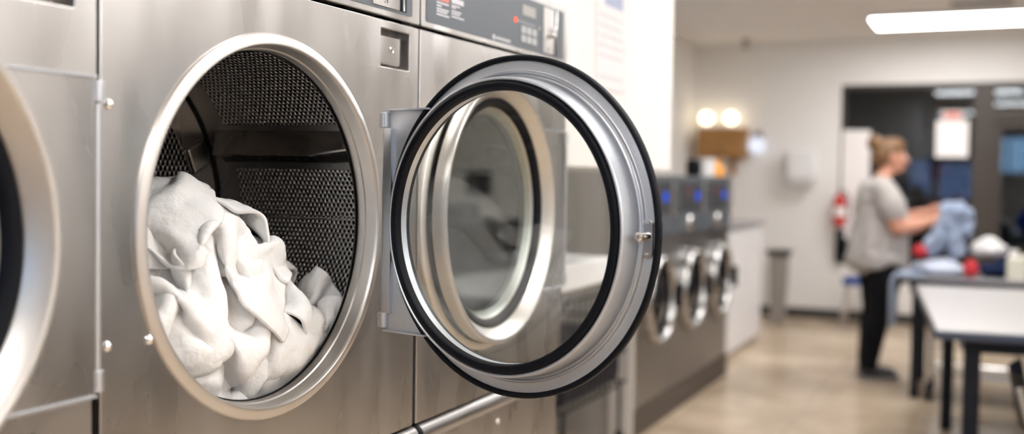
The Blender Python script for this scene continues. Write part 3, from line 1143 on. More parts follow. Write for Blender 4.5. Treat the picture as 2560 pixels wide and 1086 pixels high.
# bin by the far wall
t = thing('trash_bin', 'tapered grey trash bin with a dark lid by the far wall', 'bin', (-.86, 10.2, 0))
bm = bmesh.new()
for (z0, z1, a0, a1) in ((0.0, .65, .062, .085),):
    vs = []
    for z, a in ((z0, a0), (z1, a1)):
        vs.append([bm.verts.new((sx * a, sy * a, z)) for sx, sy in ((-1, -1), (1, -1), (1, 1), (-1, 1))])
    for k in range(4):
        bm.faces.new((vs[0][k], vs[0][(k + 1) % 4], vs[1][(k + 1) % 4], vs[1][k]))
    bm.faces.new(vs[0][::-1])
    bm.faces.new(vs[1])
    bmesh.ops.bevel(bm, geom=bm.edges[:], offset=.012, segments=2, affect='EDGES')
fin('body', bm, M['bin'], t)
bm = B(-.11, .11, -.11, .11, .65, .70, .02, 0, 3)
fin('lid', bm, M['base'], t)

# wooden wall cabinet with a two-headed lamp, round globe beside it
t = thing('wooden_wall_cabinet', 'small brown wooden wall cabinet in the far corner under the two lamps', 'wall cabinet', (-1.48, YF, 0))
cb = fin('carcass', B(-.27, .195, -.22, 0, 1.575, 1.87), M['wood'], t)
for k in range(2):
    x = -.268 + k * .2325
    dd = fin('door', B(x, x + .2285, -.24, -.22, 1.58, 1.865, .003), M['wood'], t)
    bm = bmesh.new()
    cyl(bm, (x + (.205 if k == 0 else .024), -.252, 1.63), .008, .012, 'y', 12, .002)
    fin('knob', bm, M['bronze'], dd)
fin('bracket', B(.03, .075, -.05, 0, 1.40, 1.575), M['wood'], t)
t = thing('twin_lamp', 'pair of glowing lamp heads on a bar above the wooden wall cabinet', 'lamp', (-1.565, YF - .1, 1.87))
fin('base', B(-.16, .16, -.03, .03, 0.0, .03, .004), M['white'], t)
for x in (-.125, .125):
    bm = bmesh.new()
    tube(bm, [(x, 0, .03), (x, -.01, .06)], .012, 10)
    h = fin('lamp_head', bm, M['white'], t)
    bm = bmesh.new()
    bmesh.ops.create_uvsphere(bm, u_segments=20, v_segments=12, radius=.062, matrix=Matrix.Translation((x, -.02, .10)))
    fin('bulb', bm, M['bulb'], h, 60)
t = thing('wall_globe', 'round white globe lamp on the far wall right of the wooden cabinet', 'globe', (-1.185, YF, 1.70))
bm = bmesh.new()
tube(bm, [(0, 0, .10), (0, -.05, .10), (0, -.09, .06)], .014, 10)
cyl(bm, (0, -.012, .10), .05, .012, 'y', 20, .003)
fin('bracket', bm, M['bin'], t)
bm = bmesh.new()
bmesh.ops.create_uvsphere(bm, u_segments=24, v_segments=14, radius=.082, matrix=Matrix.Translation((0, -.09, 0)))
fin('globe', bm, M['globe'], t, 60)

t = thing('towel_dispenser', 'white paper towel dispenser mounted on the far wall', 'dispenser', (-.735, YF, 1.49))
bm = B(-.135, .135, -.18, 0, -.13, .17, .035, 0, 4)
fin('cover', bm, M['white'], t)
fin('tray', B(-.125, .115, -.165, 0, -.17, -.135, .01), M['paper'], t)

t = thing('ceiling_sprinkler', 'small dark sprinkler head on the ceiling near the far wall', 'sprinkler', (-1.28, 10.45, ZC))
bm = bmesh.new()
cyl(bm, (0, 0, -.02), .045, .02, 'z', 20, .004)
fin('rose', bm, M['bin'], t)
bm = bmesh.new()
cyl(bm, (0, 0, -.075), .014, .055, 'z', 12)
cyl(bm, (0, 0, -.085), .038, .010, 'z', 16, .002)
fin('deflector', bm, M['bin'], t)

# ceiling lights and an air grille
def ceiling_light():
    r = thing('ceiling_light', '', 'ceiling light')
    L_, W_ = 1.24, .66
    bm = bmesh.new()
    for a in ((-L_ / 2, L_ / 2, -W_ / 2, -W_ / 2 + .03), (-L_ / 2, L_ / 2, W_ / 2 - .03, W_ / 2), (-L_ / 2, -L_ / 2 + .03, -W_ / 2 + .03, W_ / 2 - .03), (L_ / 2 - .03, L_ / 2, -W_ / 2 + .03, W_ / 2 - .03)):
        box(bm, *a, -.035, 0)
    fin('frame', bm, M['white'], r)
    bm = B(-L_ / 2 + .03, L_ / 2 - .03, -W_ / 2 + .03, W_ / 2 - .03, -.045, -.004, .012, 0, 3)
    fin('diffuser', bm, M['lamp'], r)
    return r
cl = ceiling_light()
lights = [(.60, 9.50, 'long bright ceiling light over the folding tables, nearest the shop front'),
          (.55, 6.90, 'ceiling light above the near folding table, mirrored in the shop window'),
          (.72, 4.40, 'ceiling light between dryers and washers, mirrored in the shop window'),
          (1.20, 1.90, 'ceiling light above the open dryer door'),
          (.55, -.60, 'ceiling light over the aisle before the first dryer'),
          (3.0, 8.2, 'ceiling light over the opposite row of washers'),
          (3.0, 4.2, 'ceiling light over the open floor across from the dryers'),
          (3.85, 2.2, 'added ceiling light near the opposite wall, brightening the upper steel of the dryers'),  # unseen lamp, added so the upper steel reflects a brighter wall
          (3.0, .6, 'ceiling light across the aisle from the first dryer')]
for i, (x, y, lb) in enumerate(lights):
    o = cl if i == 0 else copy_tree(cl)
    o.location = (x, y, ZC)
    o['label'] = lb
    o['group'] = 'ceiling lights'
t = thing('ceiling_vent', 'dark slatted ceiling vent just above the bright ceiling light', 'vent', (.86, 8.82, ZC))
bm = bmesh.new()
for a in ((-.25, .25, -.16, -.13), (-.25, .25, .13, .16), (-.25, -.22, -.13, .13), (.22, .25, -.13, .13)):
    box(bm, *a, -.012, 0)
fin('frame', bm, M['ceil'], t)
fin('backing', B(-.22, .22, -.13, .13, -.003, 0), M['base'], t)
for k in range(7):
    y = -.115 + k * .036
    fin('slat', B(-.22, .22, y, y + .012, -.012, -.003), M['bin'], t)

# ------------------------------------------------------------------ shop front notices, extinguisher
o = plate('window_notice', rect(.468, .748, 1.595, 1.935, .01, 3), [], 0, .002, M['paper_w'], None, .0004, lambda a, b, c: (a, YF - .004 + c, b))
tag(o, 'white paper notice taped inside the shop window, under the small red sign', 'notice')
t = thing('window_sign', 'small red sign on the shop window, just above the white notice', 'sign', (.605, YF - .004, 1.985))
fin('plate', B(-.085, .085, 0, .004, -.04, .04), M['paper_w'], t)
fin('red_panel', B(-.072, .072, -.001, .0005, -.028, .028), M['print_red'], t)
o = plate('white_board', rect(-.372, -.115, .80, 1.85, .006, 3), [], 0, .012, M['paper_w'], None, .001, lambda a, b, c: (a, YF - .014 + c, b))
tag(o, 'tall blank white board against the window behind the standing person', 'board')
t = thing('fire_extinguisher', 'red fire extinguisher with white label on the wall behind the person', 'fire extinguisher', (-.37, YF - .105, .93))
lathe_obj('cylinder', [(0, 1e-4), (0, .05), (.01, .058), (.24, .058), (.28, .04), (.30, .018), (.32, .018), (.32, 1e-4)], M['red_p'], t)
bm = bmesh.new()
lathe(bm, [(.09, .0588), (.18, .0588)], (0, 0, 0), 'z', 24, a0=PI, a1=2 * PI)
fin('label_sticker', bm, M['paper_w'], t)
bm = bmesh.new()
box(bm, -.012, .012, -.06, .02, .325, .337, .003)
box(bm, -.012, .012, -.05, .03, .348, .358, .003)
fin('handle', bm, M['black'], t)
bm = bmesh.new()
tube(bm, [(.02, -.01, .33), (.07, -.02, .30), (.08, -.02, .2), (.078, -.02, .06)], .010, 10)
fin('hose', bm, M['black'], t)
fin('wall_bracket', B(-.02, .02, .055, .105, .05, .30), M['base'], t)
t = thing('hose_holder', 'narrow black box on the wall under the fire extinguisher', 'box', (-.36, YF, .57))
fin('body', B(-.05, .03, -.06, 0, 0, .32, .008), M['black'], t)
fin('clip', B(-.03, .01, -.066, -.06, .24, .29, .002), M['base'], t)

# ------------------------------------------------------------------ across the walk
def lit_window(x, z0, z1, w_, label, mat):
    t = thing('lit_shop_window', label, 'lit window', (x, 16.19, z0))
    h = z1 - z0
    fin('lit_panel', B(-w_ / 2, w_ / 2, -.02, 0, 0, h), mat, t)
    bm = bmesh.new()
    for a in ((-w_ / 2 - .04, -w_ / 2, 0, h), (w_ / 2, w_ / 2 + .04, 0, h), (-w_ / 2 - .04, w_ / 2 + .04, h, h + .04), (-w_ / 2 - .04, w_ / 2 + .04, -.04, 0)):
        box(bm, a[0], a[1], -.05, 0, a[2], a[3])
    fin('frame', bm, M['bronze'], t)
    return t
LW = [(.01, .94, 1.67, .28, 'dim narrow lit window across the walk, just right of the person\'s face', M['shop_dim']),
      (.48, 1.12, 1.62, .44, 'dim broad lit window across the walk, below the white window notice', M['shop_dim'])]
for a in LW:
    lit_window(*a)
def shrub(x, y, z, r, h, label, sd):
    t = thing('potted_shrub', label, 'shrub', (x, y, -.02))
    lathe_obj('planter', [(0, 1e-4), (0, .16), (.45, .20), (.47, .20), (.47, 1e-4)], M['night'], t)
    fuse('foliage', [[((0, 0, h * .55), (r, r, h * .4)), ((.05, 0, h * .8), r * .7)]], .05, 2, M['leaf'], t, .08, 9, sd)
shrub(.07, 14.0, 0, .17, 1.42, 'dark rounded shrub in a planter across the walk, right of the person\'s chest', 1)
shrub(.56, 13.8, 0, .19, 1.28, 'dark shrub in a planter across the walk, above the held pale cloth', 2)
shrub(1.17, 13.9, 0, .17, 1.50, 'dark shrub in a planter outside the shop door glass', 3)

# ------------------------------------------------------------------ tables
def leg_box(name, x, y, w_, z1, mat, parent):
    fin(name, B(x - w_ / 2, x + w_ / 2, y - w_ / 2, y + w_ / 2, 0, z1, .004), mat, parent)
t = thing('folding_table', 'grey-topped folding table with the person\'s clothes on it', 'table', (.462, 7.05, 0))
bm = B(0, 1.95, 0, .78, .728, .760, .004)
tp = fin('tabletop', bm, M['grey_lam'], t)
fin('edge_band', B(-.004, 1.954, -.004, .784, .722, .752, .003), M['black_metal'], tp)
bm = bmesh.new()
for a in ((.06, 1.89, .05, .08), (.06, 1.89, .70, .73), (.06, .09, .08, .70), (1.86, 1.89, .08, .70)):
    box(bm, *a, .665, .724)
fin('apron', bm, M['black_metal'], t)
for x, y in ((.10, .06), (1.85, .06), (.10, .72), (1.85, .72)):
    leg_box('leg', x, y, .05, .722, M['black_metal'], t)
# near table, turned a little
AX = math.atan2(.205, 1.95)
t = thing('folding_table', 'near white-topped folding table with a dark edge and black square legs', 'table', (.787, 4.738, 0), AX)
bm = B(0, 1.25, 0, 1.96, .712, .750, .012, 0, 3)
tp = fin('tabletop', bm, M['white_lam'], t)
fin('edge_band', B(-.004, 1.254, -.004, 1.964, .704, .742, .010, 0, 3), M['edge_blue'], tp)
bm = bmesh.new()
for a in ((.12, 1.13, .12, .15), (.12, 1.13, 1.81, 1.84), (.12, .15, .15, 1.81), (1.10, 1.13, .15, 1.81)):
    box(bm, *a, .64, .706)
fin('apron', bm, M['black_metal'], t)
for x, y, w_ in ((.155, .15, .065), (1.10, .15, .065), (.155, 1.52, .06), (1.10, 1.52, .06)):
    leg_box('leg', x, y, w_, .706, M['black_metal'], t)

# chrome laundry cart under the far table
t = thing('laundry_cart', 'chrome wire laundry cart standing between the two folding tables', 'cart', (.90, 7.18, 0))
bm = bmesh.new()
loop = [(-.25, -.14, .17), (.25, -.14, .17), (.25, .22, .17), (-.25, .22, .17), (-.25, -.14, .17)]
tube(bm, loop, .011, 10)
tube(bm, [(-.25, -.14, .185), (.25, -.14, .185)], .012, 10)
fin('base_frame', bm, M['chrome'], t)
bm = bmesh.new()
for z in (.34, .44, .54, .63):
    tube(bm, [(-.25, -.14, z), (.25, -.14, z), (.25, .22, z), (-.25, .22, z), (-.25, -.14, z)], .005, 8)
for k in range(9):
    x = -.25 + k * .0625
    tube(bm, [(x, -.14, .63), (x, -.14, .34), (x, .22, .34), (x, .22, .63)], .003, 6)
fin('basket', bm, M['chrome'], t)
for sx in (-1, 1):
    for y in (-.14, .22):
        bm = bmesh.new()
        tube(bm, [(.25 * sx, y, .64), (.25 * sx, y, .10)], .013, 12)
        lg = fin('upright', bm, M['chrome'], t)
        bm = bmesh.new()
        cyl(bm, (.25 * sx - .016, y, .062), .062, .032, 'x', 24, .008)
        fin('wheel', bm, M['black'], lg)

# dark chair at the picture edge
t = thing('side_chair', 'dark chair beside the near white table, mostly out of frame', 'chair', (1.36, 4.20, 0), math.radians(90))
bm = B(-.22, .22, -.21, .21, .43, .465, .02, 0, 3)
fin('seat', bm, M['black_metal'], t)
bm = bmesh.new()
n = 10
vs = [[], []]
for k in range(n + 1):
    u = -1 + 2 * k / n
    for j, z in enumerate((.50, .70)):
        vs[j].append(bm.verts.new((u * .22, .215 + .05 * (1 - u * u) + (z - .5) * .2, z)))
for k in range(n):
    bm.faces.new((vs[0][k], vs[0][k + 1], vs[1][k + 1], vs[1][k]))
bmesh.ops.solidify(bm, geom=bm.faces[:], thickness=.014)
fin('backrest', bm, M['black_metal'], t, 50)
for sx in (-1, 1):
    bm = bmesh.new()
    tube(bm, [(.20 * sx, -.19, .44), (.21 * sx, -.22, 0)], .012, 10)
    fin('leg', bm, M['bin'], t)
    bm = bmesh.new()
    tube(bm, [(.21 * sx, .27, .66), (.205 * sx, .215, .46), (.21 * sx, .24, 0)], .012, 10)
    fin('leg', bm, M['bin'], t)

# blue stool by the far wall
t = thing('stool', 'blue-seated stool with chrome legs by the far wall behind the person', 'stool', (-.10, 10.25, 0))
bm = B(-.17, .17, -.16, .16, .40, .47, .02, 0, 3)
fin('seat', bm, M['blue_p'], t)
for sx in (-1, 1):
    for sy in (-1, 1):
        bm = bmesh.new()
        tube(bm, [(.13 * sx, .12 * sy, .41), (.17 * sx, .16 * sy, 0)], .013, 10)
        fin('leg', bm, M['chrome'], t)
bm = bmesh.new()
tube(bm, [(-.155, -.145, .18), (.155, -.145, .18), (.155, .145, .18), (-.155, .145, .18), (-.155, -.145, .18)], .008, 8)
fin('foot_rail', bm, M['chrome'], t)

# television on the far wall beyond the shop front (seen mirrored in the shut dryer's glass)
t = thing('wall_screen', 'small dark wall screen on the far wall, mirrored in the shut dryer glass', 'screen', (4.30, YF, 1.27))
fin('screen', B(-.14, .14, -.055, -.02, -.12, .12, .006), M['black'], t)
fin('bezel', B(-.15, .15, -.05, -.018, -.13, .13, .006), M['base'], t)
fin('wall_mount', B(-.05, .05, -.02, 0, -.05, .05), M['base'], t)

# ------------------------------------------------------------------ laundry on the far table
TZ = .760
def heap(name, label, cat, x, y, rx, ry, h, mat, wr=.03, ws=10, sd=0, z=TZ, voxel=.014, extra=()):
    ch = [[((x - rx * .35, y, z + h * .40), (rx * .62, ry * .9, h * .40)), ((x + rx * .35, y + ry * .05, z + h * .36), (rx * .62, ry * .85, h * .36))],
          [((x, y, z + h * .6), (rx * .55, ry * .6, h * .40))]]
    o = fuse(name, ch + list(extra), voxel, 3, mat, None, wr, ws, sd)
    for v in o.data.vertices:
        if v.co.z < z + .001:
            v.co.z = z + .001
    return tag(o, label, cat)
heap('folded_clothes', 'flat stack of pale blue folded clothes at the left end of the far table', 'clothes', .685, 7.385, .185, .17, .105, M['pale_blue'], .018, 12, 1)
o = heap('white_towel_bundle', 'rounded white towel bundle lying on navy clothes on the far table', 'towel', .965, 7.47, .115, .12, .125, M['towel'], .015, 10, 2, TZ + .128)
heap('navy_clothes', 'navy blue clothes piled under the white bundle on the far table', 'clothes', 1.04, 7.44, .150, .15, .112, M['navy'], .02, 12, 3)
heap('red_garment', 'small red garment tucked beside the navy clothes on the far table', 'garment', .865, 7.27, .045, .045, .14, M['red_c'], .012, 16, 4, voxel=.01)
heap('red_sock', 'small red cloth lying on the pale folded clothes by the person', 'cloth', .56, 7.30, .045, .045, .085, M['red_c'], .012, 16, 5, TZ + .115, voxel=.01)
heap('blue_garment', 'royal blue garment piled at the right edge of the far table', 'garment', 1.34, 7.50, .115, .13, .33, M['blue_c'], .03, 8, 6)
t = thing('detergent_jug', 'cream detergent jug at the right edge of the far table', 'jug', (1.125, 7.20, TZ))
bm = B(-.055, .055, -.045, .045, 0, .15, .02, 0, 3)
fin('body', bm, M['cream'], t)
lathe_obj('cap', [(.145, .026), (.185, .026), (.19, .02), (.19, 1e-4)], M['paper_w'], t, (-.015, 0, 0))
bm = bmesh.new()
tube(bm, [(.03, 0, .148), (.062, 0, .165), (.075, 0, .13), (.06, 0, .06)], .010, 10)
fin('handle', bm, M['cream'], t)
# cloth hanging off the table end in front of the person's legs
def hang(u, v):
    x = .392 + .03 * math.sin(v * 4 + 1) * u - .012 * u
    y = 7.10 + .30 * v + .01 * math.sin(7 * u)
    fold = .014 * math.sin(v * 19 + 2 * u) * min(1, 3 * u)
    if u < .25:
        k = u / .25
        return Vector((.58 - .165 * k, y, TZ + .008 + .004 * math.sin(v * 20)))
    k = (u - .25) / .75
    return Vector((.408 - .018 * math.sin(min(1, k * 5) * PI / 2) + fold, y + .02 * k, TZ + .005 - (.34 - .05 * v) * k))
o = cloth_sheet('hanging_garment', lambda u, v: hang(u, v) + Vector((.022, 0, 0)), 36, 40, .006, M['denim'])
tag(o, 'pale denim garment hanging over the left end of the far table', 'garment')

# the cloth the person holds up
def P3(x, y, z):
    return Vector((x, y, z))
o = fuse('held_cloth', [
    [((0.708, 7.435, 1.17), (.05, .06, .05)), ((0.763, 7.42, 1.20), (.06, .06, .045)), ((0.818, 7.41, 1.14), (.05, .07, .07)), ((0.833, 7.41, 1.06), (.035, .06, .05))],
    [((0.723, 7.42, 1.15), (.045, .06, .04)), ((0.683, 7.42, 1.03), (.05, .07, .06)), ((0.618, 7.42, .93), (.06, .07, .05))],
    [((0.748, 7.42, 1.13), (.04, .05, .05)), ((0.753, 7.42, 1.02), (.045, .07, .06)), ((0.778, 7.42, .91), (.055, .07, .04))],
], .011, 4, M['denim'], None, .022, 11, 8)
tag(o, 'pale blue denim garment the standing person holds up over the table', 'garment')
# ------------------------------------------------------------------ the person folding laundry
def person():
    root = thing('person', 'person in grey t-shirt and black leggings folding a pale blue garment', 'person', (.245, 7.66, 0), ALPHA - .02)
    # local frame: x forward, y to the person's left, z up
    leg_n = [((.02, -.092, .86), (.125, .084, .11)), ((.045, -.105, .70), (.105, .095, .10)), ((.01, -.105, .47), (.068, .066, .075)), ((-.02, -.105, .34), (.070, .064, .08)), ((-.045, -.10, .10), (.043, .040, .04)), ((-.04, -.10, .055), (.045, .038, .04))]
    leg_f = [((.02, .092, .86), (.125, .084, .11)), ((.055, .10, .70), (.105, .095, .10)), ((.05, .11, .47), (.068, .066, .075)), ((.03, .115, .34), (.070, .064, .08)), ((.0, .115, .10), (.043, .040, .04)), ((.005, .115, .055), (.045, .038, .04))]
    torso = [((.02, 0, .88), (.155, .165, .10)), ((.03, 0, 1.02), (.165, .175, .12)), ((.03, 0, 1.18), (.145, .165, .11)), ((.01, 0, 1.31), (.105, .175, .065))]
    neck = [((.025, 0, 1.34), (.062, .065, .05)), ((.07, 0, 1.44), (.052, .054, .04))]
    head = [((.095, 0, 1.54), (.098, .078, .098)), ((.125, 0, 1.465), (.062, .056, .050))]
    jaw = [((.125, 0, 1.465), (.06, .055, .045)), ((.160, 0, 1.445), (.028, .030, .022))]
    nose = [((.190, 0, 1.535), .012), ((.214, 0, 1.500), .015)]
    brow = [((.172, .03, 1.555), .014), ((.172, -.03, 1.555), .014)]
    ears = [[((.085, s * .080, 1.53), (.022, .010, .030)), ((.080, s * .078, 1.505), (.013, .009, .015))] for s in (-1, 1)]
    lips = [((.187, .016, 1.470), .009), ((.187, -.016, 1.470), .009)]
    near = [((.02, -.185, 1.29), .062), ((.045, -.215, 1.17), .062), ((.075, -.225, 1.055), .056), ((.20, -.19, 1.065), .050), ((.36, -.13, 1.105), .031)]
    far = [((.02, .185, 1.29), .062), ((.06, .21, 1.17), .058), ((.11, .20, 1.075), .050), ((.22, .14, 1.10), .046), ((.36, .055, 1.15), .030)]
    pieces = [leg_n, leg_f, torso, neck, head, jaw, nose, brow, lips, near, far] + ears
    # hands: palm, four unequal fingers bent round the cloth, a thumb from the side of the palm
    def hand(w, f, side, lat):
        w = Vector(w)
        f = Vector(f).normalized()
        s = Vector(side).normalized()
        dn = f.cross(s).normalized()
        out = [[(w, (.026, .024, .026)), (w + f * .055, (.034, .022, .032)), (w + f * .085, (.032, .020, .036))]]
        for k, ln in enumerate((.070, .080, .075, .058)):
            b = w + f * .085 + s * (.030 - .020 * k)
            j1 = b + f * ln * .45 + dn * .010
            j2 = j1 + f * ln * .20 + dn * ln * .34
            j3 = j2 - f * ln * .14 + dn * ln * .26
            out.append([(b, .0105), (j1, .0095), (j2, .0088), (j3, .0078)])
        tb = w + f * .030 + s * .032
        out.append([(tb, .014), (tb + f * .030 + s * .022 + dn * .012, .0115), (tb + f * .060 + s * .020 + dn * .026, .0095)])
        return out
    hn = hand((.36, -.13, 1.105), (.98, .25, .10), (0, .25, .97), 1)
    hf = hand((.36, .055, 1.15), (.98, -.05, .05), (0, -.35, .94), 1)
    body = fuse('body', pieces + hn + hf, .0065, 5, M['skin'], root)
    # eyes
    for s in (-1, 1):
        bm = bmesh.new()
        bmesh.ops.create_uvsphere(bm, u_segments=14, v_segments=8, radius=.011, matrix=Matrix.Translation((.181, s * .030, 1.530)))
        fin('eye', bm, M['paper_w'], body, 60)
    # hair drawn back into a knot
    hair = [
        [((.075, 0, 1.575), (.110, .090, .082)), ((.03, 0, 1.535), (.070, .084, .080)), ((.02, 0, 1.495), (.05, .06, .05))],
        [((.115, 0, 1.615), (.075, .07, .045)), ((.14, 0, 1.60), (.045, .062, .035))],
        [((-.010, 0, 1.625), (.060, .058, .056)), ((.015, 0, 1.59), (.05, .05, .05))],
    ]
    fuse('hair', hair, .009, 3, M['hair'], root, .008, 26, 3)
    # t-shirt, sleeves to the elbow
    tee = [
        [((.018, 0, .81), (.218, .215, .10)), ((.03, 0, 1.00), (.195, .205, .12)), ((.045, 0, 1.10), (.185, .185, .12)), ((.035, 0, 1.20), (.17, .18, .10)), ((.005, 0, 1.315), (.115, .185, .065))],
        [((.01, 0, 1.33), (.085, .10, .06)), ((.03, 0, 1.375), (.066, .07, .03))],
        [((.01, -.16, 1.31), .078), ((.035, -.212, 1.21), .083), ((.045, -.216, 1.165), .083)],
        [((.01, .16, 1.31), .078), ((.045, .208, 1.21), .082), ((.06, .21, 1.165), .080)],
    ]
    ts = fuse('t_shirt', tee, .012, 4, M['tee'], root, .010, 9, 5)
    # black leggings
    grow = lambda ch, d: [(p, tuple(q + d for q in (r if isinstance(r, tuple) else (r, r, r)))) for p, r in ch]
    fuse('leggings', [grow(leg_n[:5], .013), grow(leg_f[:5], .013), grow(torso[:1], .006)], .012, 4, M['pants'], root, .004, 14, 6)
    for s, x in ((-1, -.02), (1, .025)):
        y = s * .108
        sh = fuse('shoe', [[((x - .035, y, .055), (.050, .042, .046)), ((x + .06, y - .004, .042), (.055, .046, .032)), ((x + .135, y - .006, .034), (.045, .040, .024))]], .009, 3, M['shoe'], root)
        bm = bmesh.new()
        pr = [(-.085, .030), (-.06, .044), (.0, .040), (.07, .050), (.13, .046), (.172, .028), (.182, .0)]
        lo = [(x + a, y + b) for a, b in pr] + [(x + a, y - b) for a, b in pr[::-1][1:]]
        v0 = [bm.verts.new((a, b, .002)) for a, b in lo]
        v1 = [bm.verts.new((a, b, .026)) for a, b in lo]
        n = len(lo)
        for k in range(n):
            bm.faces.new((v0[k], v0[(k + 1) % n], v1[(k + 1) % n], v1[k]))
        bm.faces.new(v0[::-1])
        bm.faces.new(v1)
        fin('sole', bm, M['sole'], sh)
    return root
person()
